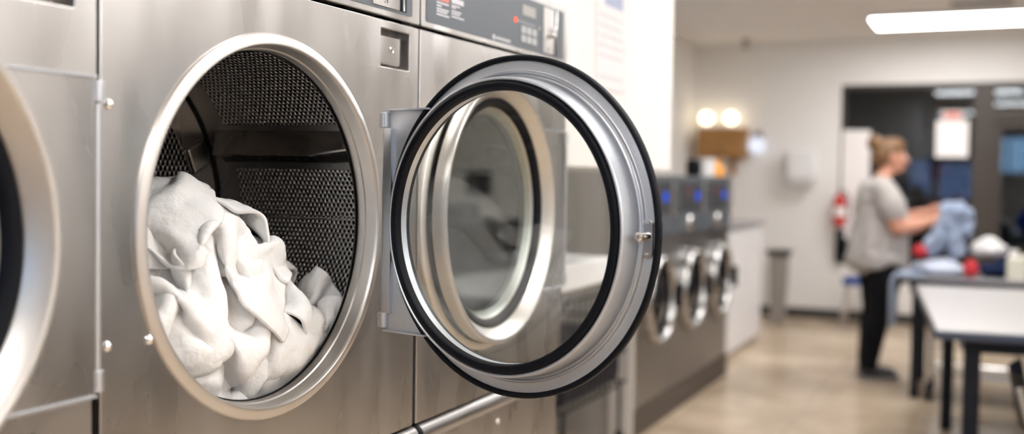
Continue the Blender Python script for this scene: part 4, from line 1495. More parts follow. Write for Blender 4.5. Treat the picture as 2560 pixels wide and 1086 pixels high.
# ------------------------------------------------------------------ the white towels in the drum
# each towel is a grid of points in millimetres: x, y, z of the first point of a row, then steps from point to point
TC, TM = 8, 30
LOW = (-0.3605, 1.0255, 0.9765)
TOWEL_POINTS = [
290,32,164,-10,-5,10,-14,-1,2,-13,-2,5,-13,-3,7,-15,2,1,-5,3,-14,2,7,-14,3,7,-11,4,7,-13,5,7,-11,5,8,-10,10,8,7,15,-9,2,13,-4,-1,17,0,-1,-1,9,-12,-11,10,-3,-5,11,2,-16,2,-7,-10,-7,7,-8,-8,-8,-2,10,-11,2,14,-3,3,14,1,-6,-1,-14,-2,7,-14,-5,11,0,4,6,-12,13,-7,5,
278,42,160,0,0,12,-15,-2,0,-13,0,8,-9,-5,13,-12,4,-3,5,-5,-13,5,-2,-13,3,7,-13,2,6,-10,3,7,-11,7,7,-9,0,8,-11,15,-2,3,15,2,5,10,6,8,10,4,-14,-11,8,-11,-11,2,-8,-10,-10,10,-9,-3,9,-5,1,-11,-1,9,-10,1,12,-8,2,16,2,-4,0,-16,-3,13,-2,-4,12,-3,-5,11,-13,15,-9,-5,
276,59,157,0,-1,13,-13,-3,7,-4,-6,14,-13,0,8,-10,4,-13,3,-5,-13,13,-7,-7,6,-4,-12,2,8,-13,-2,15,-1,-3,12,-8,0,8,-12,13,0,-7,11,2,11,16,4,0,11,7,-7,-12,7,-7,-14,2,-6,-8,-10,11,-13,-4,-2,11,-1,-9,4,-3,-13,-1,11,-11,1,14,-2,-4,4,-13,-3,14,-3,-2,12,-7,-3,16,-2,-2,-4,-14,
272,74,159,0,-1,13,-7,-4,12,-1,-7,14,-14,3,-3,-3,-3,-14,0,-2,-14,7,-5,-10,14,-4,-2,9,-2,-15,-5,10,-6,-2,16,-2,-5,14,-3,1,7,-13,16,-2,-3,7,5,12,15,7,3,-9,5,-11,-15,2,1,-14,-3,5,-4,-7,-16,9,-6,-10,15,-1,-1,5,1,-15,-4,11,-12,-2,8,-6,-3,11,-8,-3,15,4,-4,13,-5,2,-7,-13,
283,84,161,2,-3,16,-6,-4,13,-10,0,6,-13,2,-4,1,-5,-14,0,-2,-15,3,-3,-15,15,-2,-1,10,-5,-6,1,1,-15,-7,12,-9,2,16,3,-3,13,2,5,7,-14,6,5,13,11,8,10,-11,-6,4,-12,-12,-2,-4,-12,-6,7,9,-14,-3,7,-13,15,3,-3,5,-2,-12,6,2,-15,-3,7,-11,-4,10,-7,-2,14,2,-4,12,-2,2,-4,-14,
283,99,169,-5,-3,14,4,-4,13,-13,0,0,-6,-2,-10,2,-4,-14,-1,-2,-14,0,-2,-14,13,-3,-5,14,-4,-2,11,-4,-12,-8,7,-13,-1,15,4,-6,3,-11,10,10,-5,0,17,8,-6,12,13,-13,-7,6,-11,-11,0,-5,-13,-10,9,10,-4,1,11,-11,12,1,-9,9,0,-10,12,3,-8,8,3,-13,-2,5,-14,-6,12,-8,0,12,10,2,-3,-15,
291,112,175,-10,-1,12,-5,-4,14,-11,1,-5,3,-3,-13,1,-4,-14,2,-3,-14,-3,-1,-14,11,-2,-8,14,-3,0,13,-6,-9,4,-2,-16,-6,14,-4,-11,16,4,-9,2,-14,-2,9,10,-2,14,6,-12,-1,6,-8,-13,-3,-2,-13,-7,10,-5,-8,-2,11,-8,7,7,-10,10,3,-8,10,7,-8,8,12,-3,11,5,-8,6,3,-16,1,13,5,1,-2,-11,
301,120,186,-12,2,9,-15,3,6,-9,-2,-8,4,-4,-14,2,-3,-13,0,-3,-14,1,-1,-13,14,-3,-6,11,-4,-9,8,-3,-10,7,-7,-16,-16,4,-8,4,15,4,-5,15,-2,-15,6,-3,-4,11,10,-13,-5,3,-11,-10,-2,0,-15,-4,2,-14,-6,7,3,-13,7,10,-6,7,8,-13,7,12,-6,6,13,-3,9,8,-4,6,9,-13,6,15,3,11,-1,-10,
305,135,190,-15,3,-1,-14,2,5,-12,-2,-6,8,-4,-13,4,-4,-13,-6,-1,-14,2,-3,-13,13,-3,-7,11,-3,-11,9,-6,-11,8,-8,-15,-9,1,-13,-9,8,-2,2,15,0,-12,15,5,-14,6,4,-9,-13,-1,-16,-2,4,-4,-15,-3,-2,-15,-2,7,0,-12,7,11,-9,8,11,-8,4,10,-7,9,14,-8,8,9,-5,8,11,-6,10,10,-4,10,12,-1,
305,151,186,-14,2,1,-14,1,-1,-14,-2,-6,1,-7,-13,11,1,-9,4,-5,-14,-4,0,-13,7,-7,-12,8,-3,-12,10,-5,-9,10,-2,-10,3,-4,-17,-13,-1,-7,-12,9,-2,-10,11,6,-6,11,3,-16,-4,-1,-12,-9,3,-9,-11,2,-5,-17,-1,2,3,-9,9,11,-8,6,12,-8,5,11,-7,10,13,-7,4,6,-3,10,13,-4,11,11,4,10,10,-2,
307,166,180,-14,0,-2,-14,0,-3,-15,-1,-4,-6,-8,-11,11,-1,-10,12,0,-7,6,-4,-14,-3,-1,-15,7,-4,-12,8,-4,-9,10,-3,-12,8,-3,-10,-9,-6,-14,-9,8,2,-14,10,-2,-17,-1,-2,-9,-13,5,0,-7,14,-9,-11,2,-6,-4,-11,-17,10,3,-1,4,-14,5,13,-9,8,11,-5,9,11,-7,6,15,-7,11,11,-4,10,13,2,14,-9,-4,
311,168,165,-14,2,-2,-15,1,-3,-14,0,-4,-14,-4,-7,7,-1,-13,12,-3,-7,12,5,-6,11,-4,-8,7,-5,-11,5,-3,-11,0,0,-15,5,-6,-13,5,-5,-12,-13,-3,-8,-13,-1,0,-14,-1,1,-4,-8,12,1,-10,10,-12,-3,-6,-14,6,-2,-10,10,6,2,-6,-13,1,11,6,7,15,-6,4,10,-4,0,13,-8,6,15,-4,16,-6,0,5,-9,-12,
314,166,150,-14,0,-2,-14,-1,-3,-14,-2,-3,-13,-9,-2,-1,-3,-13,13,3,-10,5,12,-7,11,3,-6,13,4,-6,12,-2,-8,8,-7,-11,0,1,-16,0,-5,-13,-13,-3,-9,-15,0,-5,-11,-3,10,6,-14,9,-2,-6,12,-16,-1,4,-14,4,2,-5,10,-13,6,-14,-10,3,11,9,1,13,5,0,12,-2,11,6,-16,-8,11,5,1,-11,-11,-1,2,-14,
316,166,133,-14,1,-1,-13,4,0,-16,2,-1,-13,-5,-5,-7,-9,-11,9,-7,-11,10,7,-9,6,13,-5,14,5,-3,12,-4,-7,14,5,-2,2,2,-19,-2,-3,-11,-10,-6,-12,-14,1,0,-4,-5,14,4,-14,11,-4,-7,11,-13,0,6,-18,5,3,4,-6,-15,10,-5,-14,-6,11,-8,5,11,8,5,9,8,-10,13,3,-10,-13,-11,-8,-2,-12,-3,2,-11,
317,174,116,-13,-1,1,-14,1,0,-15,1,0,-14,3,-1,-2,-8,-11,-9,-10,-10,8,5,-10,15,6,-6,13,9,-8,8,4,-1,15,7,-1,9,4,-12,-1,-6,-15,-10,-2,-11,-8,-3,11,2,-10,13,1,-5,15,-10,-7,7,-16,1,2,-13,1,-4,7,-6,-12,12,-3,-9,1,-1,-16,-6,15,-2,0,12,9,-7,10,3,-12,-5,-6,-10,-5,-8,-13,-3,-8,
318,186,111,-12,1,-1,-14,2,-1,-13,2,4,-13,-4,-9,-10,-3,-8,-10,-11,5,9,1,-10,12,11,-7,12,7,-7,13,3,1,14,7,-3,3,4,-15,-6,-5,-14,6,1,-13,4,-9,14,0,-7,13,-5,-4,13,-16,-8,3,-14,0,-5,-12,1,-5,-2,-8,-13,11,0,-7,13,2,-4,0,7,-15,-11,10,2,-7,12,4,-14,4,0,-11,-7,-7,-13,-1,-6,
319,200,122,-13,-1,-2,-11,7,-7,-15,1,-4,-14,-4,-4,-16,-6,2,0,-13,6,5,8,-12,9,6,-9,10,7,-7,16,3,4,7,7,-12,-2,-1,-14,9,3,-14,12,0,-9,-2,-9,12,-4,-10,13,-9,-5,6,-2,-12,-9,-12,-7,-3,-10,5,-5,-15,2,-8,9,-4,-12,12,8,2,12,6,-9,-13,6,-9,-13,2,-1,-12,8,2,-13,5,3,-12,-2,-8,
315,206,137,-11,6,-6,-13,3,-5,-15,-3,-4,-15,3,-5,-7,-12,6,10,-10,-5,-7,12,-9,7,7,-11,7,7,-9,14,4,1,-4,-2,-14,11,8,-11,7,4,-15,4,-5,-12,-4,-17,6,-3,-3,12,-4,-13,2,6,-7,-6,-3,-11,-8,-16,-2,-6,-5,16,6,-9,2,-14,11,-1,-8,11,14,8,0,2,-15,-14,7,-3,-13,3,-1,-13,7,3,-13,2,-4,
312,211,150,-12,4,-4,-14,-1,-5,-14,-2,-2,-12,8,-6,9,-12,-4,7,-6,-12,-5,12,-4,-4,13,-7,4,7,-12,13,3,-7,-6,-2,-12,-1,-4,-16,5,0,-11,7,-3,-15,0,-3,13,-10,-12,7,-1,-15,-6,6,-8,-5,14,-5,-10,-12,0,-7,-1,12,10,-10,10,-5,-5,1,-12,5,8,13,11,9,-11,-5,5,-12,-16,4,-1,-14,5,-1,-14,3,1,
306,216,166,-12,-3,-5,-14,3,-5,-9,10,-8,1,4,-14,8,-9,-8,7,-9,-10,-3,8,-12,-1,15,2,-5,13,-6,-1,4,-14,3,-4,-14,5,0,-12,3,-2,-15,-4,-3,-11,-10,-12,8,-7,-16,1,0,-9,-7,11,-10,-7,13,5,2,2,-2,-14,7,5,14,-11,10,-2,-5,5,-13,-13,9,3,8,11,7,3,7,-13,-12,3,-9,-13,4,0,-13,6,0,
301,222,180,-13,-1,-6,-5,9,-11,-1,7,-12,5,-1,-13,7,-9,-9,3,-2,-14,1,-1,-13,-3,15,-2,-1,15,-4,-6,12,-11,-5,-2,-13,-3,-1,-14,-1,-3,-11,-7,-10,-5,-6,-10,-7,-4,-15,-4,4,-11,-7,13,-7,-9,11,7,6,12,-3,-8,6,5,12,-9,11,6,-18,4,-1,-18,3,-3,2,13,1,9,11,-8,2,6,-14,-13,4,-4,-12,6,5,
292,234,190,-6,3,-12,10,1,-12,0,6,-13,6,-5,-11,4,-3,-12,2,0,-15,8,-3,-13,-7,7,-12,-5,13,-8,-2,12,-6,-5,6,-14,-10,3,-10,-5,-2,-14,-9,-8,-9,-9,-11,-7,-3,-14,-9,3,-13,0,14,-4,-3,11,0,0,17,4,-1,7,5,6,-12,8,8,-17,5,0,-15,-1,-8,-13,6,0,3,13,-7,6,14,4,7,9,-9,-11,1,12,
283,250,194,8,2,-14,11,0,-8,9,1,-13,4,-4,-13,1,0,-16,-4,1,-15,10,-2,-12,1,2,-14,-4,4,-14,-8,8,-10,-5,7,-10,-1,3,-13,-9,-2,-12,-12,2,-11,-7,-15,-7,0,-14,4,-4,-11,12,7,4,-11,14,-1,2,5,7,-13,13,2,-1,-14,7,4,-13,7,7,-14,3,4,-15,4,3,-10,5,-10,6,12,-11,9,14,-2,1,7,12,
276,263,190,13,4,-11,10,1,-12,10,-1,-14,1,-3,-13,11,1,-12,2,-1,-13,4,0,-13,4,1,-14,-3,3,-14,-1,1,-14,-3,0,-14,-8,2,-13,-4,1,-12,-13,0,-9,-6,-13,8,-9,-9,10,-15,-1,2,10,2,-11,16,0,4,11,4,-10,7,4,-12,-16,5,-1,-13,5,1,-11,4,10,-9,6,9,-12,6,-1,-9,6,-12,3,13,-9,7,9,2,
269,273,178,10,3,-9,11,2,-11,11,2,-11,1,-5,-12,11,4,-9,10,1,-11,8,-1,-12,5,1,-15,-2,3,-14,-2,1,-14,-3,1,-14,-9,1,-13,-6,1,-12,-14,-7,4,-10,-9,8,-7,-9,6,-14,3,-3,9,1,-12,15,2,-1,12,1,-8,7,7,-10,-14,4,-4,-15,3,-1,-16,-3,1,-10,8,6,0,11,13,-13,5,-3,-12,11,-9,7,10,-7,
263,287,174,8,0,-12,11,4,-8,9,1,-12,4,-4,-13,12,4,-8,7,-1,-13,12,4,-6,8,2,-13,-1,2,-12,1,1,-15,-3,1,-16,-11,2,-11,-11,-10,-1,-9,-10,7,-9,-5,3,-13,-1,5,-7,2,-10,9,2,-11,14,5,0,13,-1,-4,1,6,-14,-15,-1,4,-14,1,0,-11,5,-7,-15,6,-5,9,12,8,-13,5,11,-12,9,-4,13,2,0,
261,303,171,2,-3,-14,11,3,-9,4,-4,-13,10,2,-11,10,2,-10,10,-2,-12,13,7,-5,10,5,-5,1,2,-12,3,-1,-18,-8,4,-14,-14,-7,-3,1,-17,5,-9,-10,8,-12,-1,2,-14,10,-3,-6,1,-13,9,4,-10,12,2,-8,17,2,-1,-3,4,-16,-14,-3,9,-15,3,2,-14,0,1,-16,5,-4,-2,9,-9,8,14,2,-12,0,-8,14,-4,0,
262,319,168,-3,-3,-14,4,-4,-13,8,-1,-12,13,6,-4,12,2,-7,8,1,-14,14,6,-1,10,3,-10,1,7,-12,-2,-4,-20,-13,-10,2,8,-15,3,-14,-5,-4,-12,0,-11,-6,-1,15,-12,4,-7,-3,4,-10,5,2,-12,15,5,-5,13,3,-4,-4,1,-12,-13,0,3,-13,-1,9,-13,-6,7,-8,9,-7,-13,12,-7,-2,12,-4,8,2,-13,16,-4,-1,
271,331,163,-9,0,-12,-2,-4,-14,3,-3,-14,12,1,-9,12,6,-5,11,1,-11,11,6,1,12,6,-6,2,4,-13,-7,-1,-13,8,-23,3,2,-3,-11,-16,-3,-5,-13,-2,-4,-5,0,16,-13,-5,6,-3,10,-16,3,6,-12,10,4,-9,15,3,-4,-3,2,-14,-11,-2,3,-10,0,12,-13,-3,9,-9,8,-8,-8,11,-3,8,-1,-9,4,-12,-8,14,-4,-5,
282,339,155,-11,4,-10,-8,-1,-12,-3,-3,-14,6,-3,-13,11,0,-9,12,5,-7,8,9,3,14,7,-2,11,3,-9,4,-5,-14,6,-15,-5,-9,-3,-11,-14,-6,-6,-14,-2,2,-12,-2,11,-4,1,15,-5,9,-11,3,5,-13,14,2,-5,11,3,-8,1,4,-16,-16,-2,2,-9,-1,9,-8,-1,13,-12,11,-6,-6,5,-14,5,-4,-16,11,-6,-4,11,-6,6,
295,206,81,-13,7,8,-9,0,-8,-1,-14,-3,-1,-6,-11,4,-13,-3,-7,1,-11,0,16,1,-5,2,-12,-4,13,-8,-1,10,-13,-3,13,1,2,12,4,5,14,2,-11,-9,-7,-9,-7,-5,1,-11,-9,14,-5,1,15,-1,1,15,10,3,4,11,5,-1,13,9,-10,11,4,-9,5,-9,-3,7,-11,9,6,-10,13,-3,0,15,0,0,12,2,6,-9,-9,8,
299,222,88,-10,4,-8,-8,-9,-13,6,-12,6,-3,-12,-6,5,-10,-11,-4,-1,-12,-8,11,-8,1,14,4,-4,16,-2,-6,8,-3,3,7,-14,0,12,-6,-3,14,-3,-13,4,2,-13,-9,0,6,-11,-10,12,-5,1,14,-3,1,7,9,-2,6,10,2,2,12,6,1,12,9,-12,8,5,-10,6,-8,11,6,-8,11,-5,1,13,5,-11,1,-5,15,-6,-10,-9,
307,234,81,-9,-1,-10,-2,-11,-9,5,-12,7,-1,-10,-9,-4,-4,-11,-1,-4,-12,-8,3,-12,-7,14,0,3,13,2,2,13,6,-8,13,1,-5,9,-5,0,15,-4,-11,-3,2,-4,-14,-2,-7,-12,-4,13,-2,2,5,13,-9,-1,5,-11,6,11,-2,5,8,6,9,14,-1,-2,11,13,-11,7,9,10,5,-8,12,2,-9,-8,-6,-11,1,-3,12,6,-3,-12,
315,220,85,-10,1,-5,7,2,-11,-3,-1,-13,-13,-6,-3,-8,-8,-7,5,2,-9,4,-3,-13,-2,8,-12,-6,14,1,-2,12,6,0,13,6,-1,14,4,-8,0,13,-8,-11,-6,1,-7,-13,-10,7,-9,2,-2,17,-11,5,-13,0,5,-13,7,11,-4,6,13,-1,9,12,0,1,11,8,-5,11,9,10,11,2,4,-5,-14,-7,-9,-4,9,3,10,14,-1,-9,
311,233,95,3,5,-12,-2,2,-14,-12,-5,-7,-13,-9,-4,-9,-4,-10,5,0,-12,10,0,-10,12,1,-8,-2,11,-5,-1,12,3,0,11,13,-2,9,8,-8,-7,-2,-10,3,-8,-4,4,-12,-14,4,3,2,2,14,-11,3,-10,-10,4,-6,-2,4,-13,8,10,-3,10,14,0,2,11,1,4,13,1,5,12,6,-7,-14,3,7,9,-9,15,1,1,15,-1,-1,
300,245,92,11,8,-3,-11,-2,-14,-10,-7,-1,-11,-3,-11,-4,-3,-13,4,0,-11,15,0,-8,16,-6,0,8,5,-7,-5,15,0,0,11,-1,-11,11,1,-7,-8,-7,-5,11,10,-9,5,-10,-11,5,5,-2,1,13,-9,4,-9,-11,3,-7,-13,2,-7,1,3,-12,11,9,8,1,16,-7,2,12,1,8,10,2,-1,-5,13,17,2,1,14,5,-5,8,3,-8,
299,257,106,2,7,-11,-12,-8,-8,-8,1,-9,-1,-2,-15,-4,-3,-13,9,1,-10,13,-3,-5,14,0,2,8,1,-10,0,4,-14,-10,7,-4,-8,11,-4,-9,7,3,7,8,10,-12,6,7,-12,6,0,-5,3,13,-10,4,-8,-7,3,-6,-15,1,-9,4,3,-14,-3,5,16,-3,14,-7,2,12,-4,7,11,0,9,1,12,12,2,-6,13,2,-6,13,5,1,
292,269,113,-2,5,-13,-10,-4,-9,0,2,-13,1,0,-14,-3,-4,-13,11,0,-7,10,-4,3,16,-4,-2,5,3,-12,0,8,-12,0,2,-14,-6,11,-7,-14,11,0,-3,6,8,-3,10,12,-8,3,9,-11,8,7,-13,4,-2,-11,3,-9,-7,-2,-12,11,-4,-10,3,1,13,-9,15,5,-9,11,2,0,15,-3,9,8,-10,12,0,-1,14,3,1,13,4,1,
285,283,117,-7,1,-12,-3,1,-13,5,2,-13,1,-2,-14,-3,-2,-14,15,0,1,15,-4,-3,10,-4,3,2,3,-13,0,5,-15,0,5,-10,0,8,-14,-9,10,0,-12,7,0,-9,7,7,-5,5,13,-11,2,6,-7,12,7,-14,2,-7,-3,-1,-16,10,-2,-7,9,-1,10,-4,7,11,-7,13,5,-3,13,0,-2,13,-7,10,7,-8,7,-8,9,13,-11,1,
289,298,114,-11,2,-8,-4,2,-13,4,1,-13,2,-2,-12,3,-2,-15,14,-6,7,11,0,-1,15,-3,-5,-3,1,-13,0,5,-13,-1,7,-10,1,4,-11,0,14,-6,-11,7,0,-14,7,6,-8,6,7,-2,-1,14,-12,9,-3,-9,6,-5,0,-10,-6,-4,9,-9,16,-1,0,3,1,13,-6,7,12,-2,14,-1,-1,14,0,5,7,-13,10,-7,-1,11,-8,8,
287,312,116,-6,4,-10,-3,2,-13,-2,3,-14,2,0,-13,8,-5,-11,13,-6,3,13,-1,7,4,-5,-15,-11,-4,-8,-2,-1,-13,-1,7,-14,5,10,-7,10,10,8,-4,13,-6,-10,12,2,-13,7,4,-4,-2,16,-12,-1,7,-14,-7,-4,-10,5,-11,11,11,-6,9,4,-10,12,0,8,6,-3,14,-1,15,-5,-3,12,4,1,12,-6,12,-5,-6,10,-9,-2,
291,328,117,2,-5,-13,-3,4,-12,-6,7,-11,1,1,-14,8,-4,-10,11,-6,-6,13,0,2,-11,-10,-7,0,-3,-10,8,-1,-12,-15,8,-1,-4,8,-9,10,0,10,0,15,2,0,17,2,-9,11,-1,-16,3,6,-11,-5,2,-13,-3,6,-11,3,-10,7,6,-11,11,6,-5,16,3,5,0,-2,16,14,1,4,6,10,-7,-1,15,-2,10,0,-10,11,-5,-3,
306,334,119,-1,3,-10,-3,3,-16,-8,6,-11,5,-4,-12,4,-13,-2,2,-14,-4,12,-7,-6,7,1,-12,-4,9,-10,0,9,-11,-9,7,-2,-16,7,2,4,-11,13,-6,14,-3,4,12,6,-4,12,3,-11,8,1,-14,8,2,-16,-3,-2,-10,0,-10,1,6,-14,12,6,-3,13,5,7,10,-1,11,10,0,11,10,3,2,10,9,-4,8,7,-10,4,2,-11,
317,346,121,-4,5,-12,-8,6,-11,3,0,-16,5,-15,-4,3,-8,-2,1,-17,0,10,0,-8,6,4,-14,-10,7,-9,-3,11,-10,-4,9,-8,-13,2,4,5,-7,12,-11,-4,9,-10,10,1,-1,13,5,-13,0,-6,-13,6,-2,-1,4,-13,1,10,-8,-10,11,5,0,12,-6,13,6,1,6,-5,13,11,1,12,11,7,0,7,9,-8,4,2,-15,2,-8,-7,
324,360,123,-1,3,-13,-6,3,-13,1,-14,0,-7,-12,-5,-1,-12,-3,13,-6,0,10,2,-13,2,7,-10,-2,10,-13,-13,8,-7,0,11,-8,-15,3,1,-1,-6,12,-2,-8,12,-12,-2,6,-12,6,0,-10,10,-1,0,13,-8,4,-1,-16,-2,11,-7,-8,8,7,-9,11,3,2,11,-3,14,6,3,2,-1,14,12,4,-7,3,-6,-9,2,0,-20,3,-7,-3,
321,376,126,-7,-1,-11,-9,-7,-8,-3,-16,0,-5,-12,-5,10,-12,1,14,7,-4,3,2,-14,0,0,-13,10,12,-8,-9,16,-2,-3,6,-9,-13,5,-5,-5,-6,11,-1,-7,12,-7,-6,10,-14,1,3,-3,12,-7,4,4,-13,5,5,-13,-7,10,-5,-8,10,6,-9,7,8,-6,11,1,-3,11,-6,14,6,3,-4,-3,-13,0,-11,-9,8,-3,-12,2,-11,-4,
310,386,133,-9,-5,-11,-4,-13,-1,4,-15,1,-4,-14,-1,10,4,-7,2,4,-14,2,2,-13,5,6,-12,15,4,0,5,6,-9,-2,13,-8,-14,7,-2,-8,-4,11,-4,-6,13,-6,-5,11,-14,-2,4,6,3,-14,4,5,-13,3,8,-12,-9,11,2,-8,9,5,-7,10,3,-9,14,1,-9,12,-1,-7,3,-12,-2,-13,-7,2,-11,-13,5,-5,-11,3,-11,-5,
296,395,135,-6,-13,-2,5,-13,4,-2,-14,-1,-7,-8,-10,6,6,-12,2,2,-13,6,5,-12,13,7,-4,12,5,-4,13,5,-4,-5,9,-8,-8,10,-5,-5,-5,12,-9,-3,12,-11,-3,8,-14,-2,0,7,3,-12,10,4,-9,8,5,-11,-6,9,-9,-8,10,7,-9,11,2,-10,10,-6,-8,6,-9,-11,3,-9,-11,-6,-6,-11,-13,-5,2,-13,-7,5,-13,-1,
284,398,144,-3,-14,1,5,-14,2,-7,-11,-5,-3,0,-13,5,5,-13,7,5,-11,12,4,-5,14,2,-2,14,1,-2,10,9,-5,-1,11,-9,-7,11,-6,-14,-1,0,-10,-4,10,-11,-2,8,-14,-3,-1,3,1,-14,11,6,-6,13,6,-3,7,6,-12,-8,6,-8,-8,11,6,-11,-3,-9,-9,7,-9,-13,-3,-6,-7,-9,-2,-12,-5,13,-5,-14,-2,-9,-4,-9,
284,400,160,-7,-13,3,-2,-14,-3,-8,-4,-12,2,4,-14,8,5,-11,10,4,-8,15,2,-3,13,1,-1,15,-3,0,6,11,-8,-4,10,-8,-7,10,-6,-10,8,-8,-14,-4,-1,-13,-4,6,-13,-2,4,0,2,-14,13,4,-5,13,8,-2,11,6,-4,5,4,-15,-13,6,-7,0,-12,-3,-11,1,-10,-15,-3,-2,-3,-13,9,-12,-1,10,-8,-3,-11,-10,7,-6,
279,401,176,-15,-6,-3,-2,-15,-3,-1,3,-17,6,4,-12,9,5,-10,13,1,-4,14,-2,-1,14,-1,0,12,3,-3,-7,4,-12,-5,1,-12,-8,10,-5,-2,14,0,-10,7,-4,-13,-1,-4,-13,-2,5,-1,1,-13,10,2,-11,12,6,-4,12,10,-4,12,4,-5,1,2,-11,-5,-10,-8,-16,-1,0,-10,-9,1,-10,-2,7,-3,0,-6,-17,-3,3,-12,3,-1,
271,404,189,-13,2,-7,-1,-13,-7,7,5,-9,5,1,-16,9,6,-10,13,-1,-1,14,-6,2,9,7,-6,9,6,-9,6,0,-15,-4,2,-11,-13,2,8,-14,6,1,-10,7,-5,-4,12,-6,-13,0,-4,-2,4,-12,12,0,-7,5,6,-9,12,5,2,9,8,-7,0,0,-13,-4,-10,-6,-4,-12,10,-10,-7,2,-9,9,-7,-12,0,-8,-7,-6,13,-11,6,-8,
265,397,201,-8,-7,-11,13,8,-9,2,10,-10,-1,6,-15,11,3,-7,13,-6,3,11,4,-5,3,5,-11,1,-3,-16,7,6,-9,7,5,-10,-13,2,-3,-8,7,12,-13,3,4,-12,6,-2,-8,7,-9,5,4,-13,12,-1,-7,-7,7,-13,14,5,4,2,5,-13,-4,-5,-10,-4,-11,-7,0,-7,12,-8,-10,11,-13,4,-9,-11,6,-11,7,2,11,1,2,-15,
250,399,207,-2,3,-12,10,8,-8,6,8,-11,5,10,-12,13,-7,3,11,2,-6,5,7,-15,-4,-7,-11,4,3,-14,13,7,-5,6,7,-8,-1,5,-12,-13,5,5,-7,5,11,-11,4,7,-10,7,-9,9,1,-11,6,5,-12,-14,-4,-5,7,13,-4,-4,-6,-12,-3,-8,-10,-4,-7,-10,1,-9,10,-2,-4,17,-13,3,-5,-9,6,-9,3,8,-10,16,4,2,
239,410,212,4,9,-6,10,4,-11,6,7,-10,8,8,-9,16,1,-3,3,1,-10,-2,-1,-15,-2,-6,-13,7,5,-10,10,7,-7,9,8,-8,12,4,-4,-11,7,-8,-8,5,11,-7,5,11,-14,5,-3,7,7,-13,-3,0,-13,-11,-10,5,-7,6,-13,1,-12,-7,-8,-6,-13,-1,8,-9,12,-7,10,2,-3,12,-14,1,2,-10,6,-9,-3,7,-12,12,2,2,
237,425,220,-1,8,-8,9,6,-10,7,5,-11,13,5,-3,9,4,-11,-1,-3,-12,-2,-3,-15,2,0,-14,15,2,-3,7,7,-5,17,4,-5,7,8,-8,-4,10,-12,-14,2,-3,-6,9,12,-11,5,8,-7,-1,-13,-9,-2,-9,-6,-10,6,-7,-6,-11,-4,-1,-12,0,5,-15,14,4,-3,10,-6,-5,-1,0,16,-12,3,2,-15,2,-1,9,7,-8,-15,0,0,
225,437,220,5,9,-6,8,5,-9,8,6,-8,11,6,-7,4,0,-13,0,-3,-14,3,3,-15,3,-1,-12,15,3,-1,16,6,-2,11,3,0,4,8,-10,1,11,-13,-8,5,-11,-17,2,3,-5,9,11,-14,-4,3,-10,-8,-3,-10,-5,-5,-5,-6,-12,-1,1,-10,8,5,-10,16,2,-5,11,-4,-3,-1,-1,13,-11,-1,9,-16,4,-7,4,10,-5,-15,-6,0,
213,446,225,7,11,-9,5,6,-7,9,5,-12,9,5,-7,4,-1,-13,5,1,-13,4,1,-13,7,3,-12,13,1,5,17,4,1,8,5,-8,4,6,-10,4,12,-9,-5,8,-10,-13,3,-8,-12,0,-1,-14,-4,5,-13,1,5,-5,-7,-10,-12,-7,-1,11,3,-10,16,-5,6,14,-1,-8,11,5,-8,-12,5,4,-2,-6,15,-14,3,1,-7,8,-6,1,-14,7,
200,455,227,7,11,-9,6,9,-10,9,4,-10,8,3,-11,7,1,-11,5,2,-13,6,3,-13,12,4,-7,13,0,5,10,2,-9,3,-8,-12,3,13,1,5,11,-4,2,12,-7,-1,8,-10,-17,-1,-1,-15,-1,0,-13,-2,-3,-13,-7,-2,3,-11,10,14,-6,-3,13,-4,-2,16,-2,-7,12,3,-6,-2,13,-5,-12,-3,16,-11,9,-6,-3,-8,-12,-5,-14,-6,
187,463,227,7,11,-10,6,9,-10,8,7,-12,9,3,-11,9,0,-11,11,3,-6,12,2,-6,9,8,-12,12,1,-6,0,-8,-12,1,-10,-10,6,10,-7,0,14,3,0,13,-3,10,12,4,-15,-2,-2,-12,2,2,-15,-3,-4,-10,-8,2,13,-5,-1,14,-8,-3,11,-3,-2,14,-10,1,11,4,-5,4,12,-7,-14,8,3,-5,-8,-9,0,-14,-5,-7,-5,-13,
278,84,215,-11,1,-6,8,1,-18,6,3,-15,6,4,-13,1,3,-14,7,5,-12,14,-3,-5,11,0,-8,0,6,-13,0,8,-11,-10,5,-9,-1,-3,-13,-8,6,10,-10,2,10,-3,2,15,-13,3,5,-12,4,4,-6,0,-14,9,-1,-12,15,4,3,8,-3,-13,14,-3,-2,15,3,1,2,-6,-12,0,-5,-14,-13,3,-1,-15,-3,1,-15,-3,2,-10,7,9,
277,99,212,-11,2,-6,8,1,-15,10,3,-12,5,3,-13,11,-3,-9,0,9,-10,12,0,-13,13,-1,-6,-4,6,-12,-1,6,-12,0,3,-12,-6,3,-14,-15,6,5,-9,1,11,0,2,16,-12,5,9,-15,2,-4,-10,0,-13,11,0,-10,16,0,-4,14,-1,-2,8,-3,-10,15,1,-3,3,-8,-14,0,-2,-9,-16,-1,0,-16,0,0,-15,-2,2,-3,8,10,
275,116,218,-10,2,-15,8,0,-11,12,2,-10,12,0,-10,12,-5,-6,6,4,-12,5,8,-12,8,3,-12,6,1,-12,-1,5,-13,-8,10,-9,-5,0,-13,-13,3,2,-8,3,12,-6,3,13,-13,4,6,-14,3,-5,-6,0,-14,8,-3,-13,15,2,4,13,3,-2,6,-7,-16,15,-1,-1,3,-3,-14,-6,-3,-11,-16,-3,-2,-15,-2,1,-13,-1,0,-13,2,8,
270,134,218,0,0,-14,13,-2,-5,14,-4,-8,11,-1,-8,10,1,-12,9,1,-11,8,4,-12,5,7,-13,1,6,-13,0,5,-14,-7,5,-13,-14,5,-12,-2,1,9,-10,4,9,-12,6,7,-13,4,2,-15,2,-2,-4,2,-14,-1,-4,-17,17,1,4,16,7,-2,7,-10,-9,12,0,-8,5,-6,-13,-9,-3,-7,-14,-1,-2,-13,-1,4,-15,-4,-2,-16,0,-1,
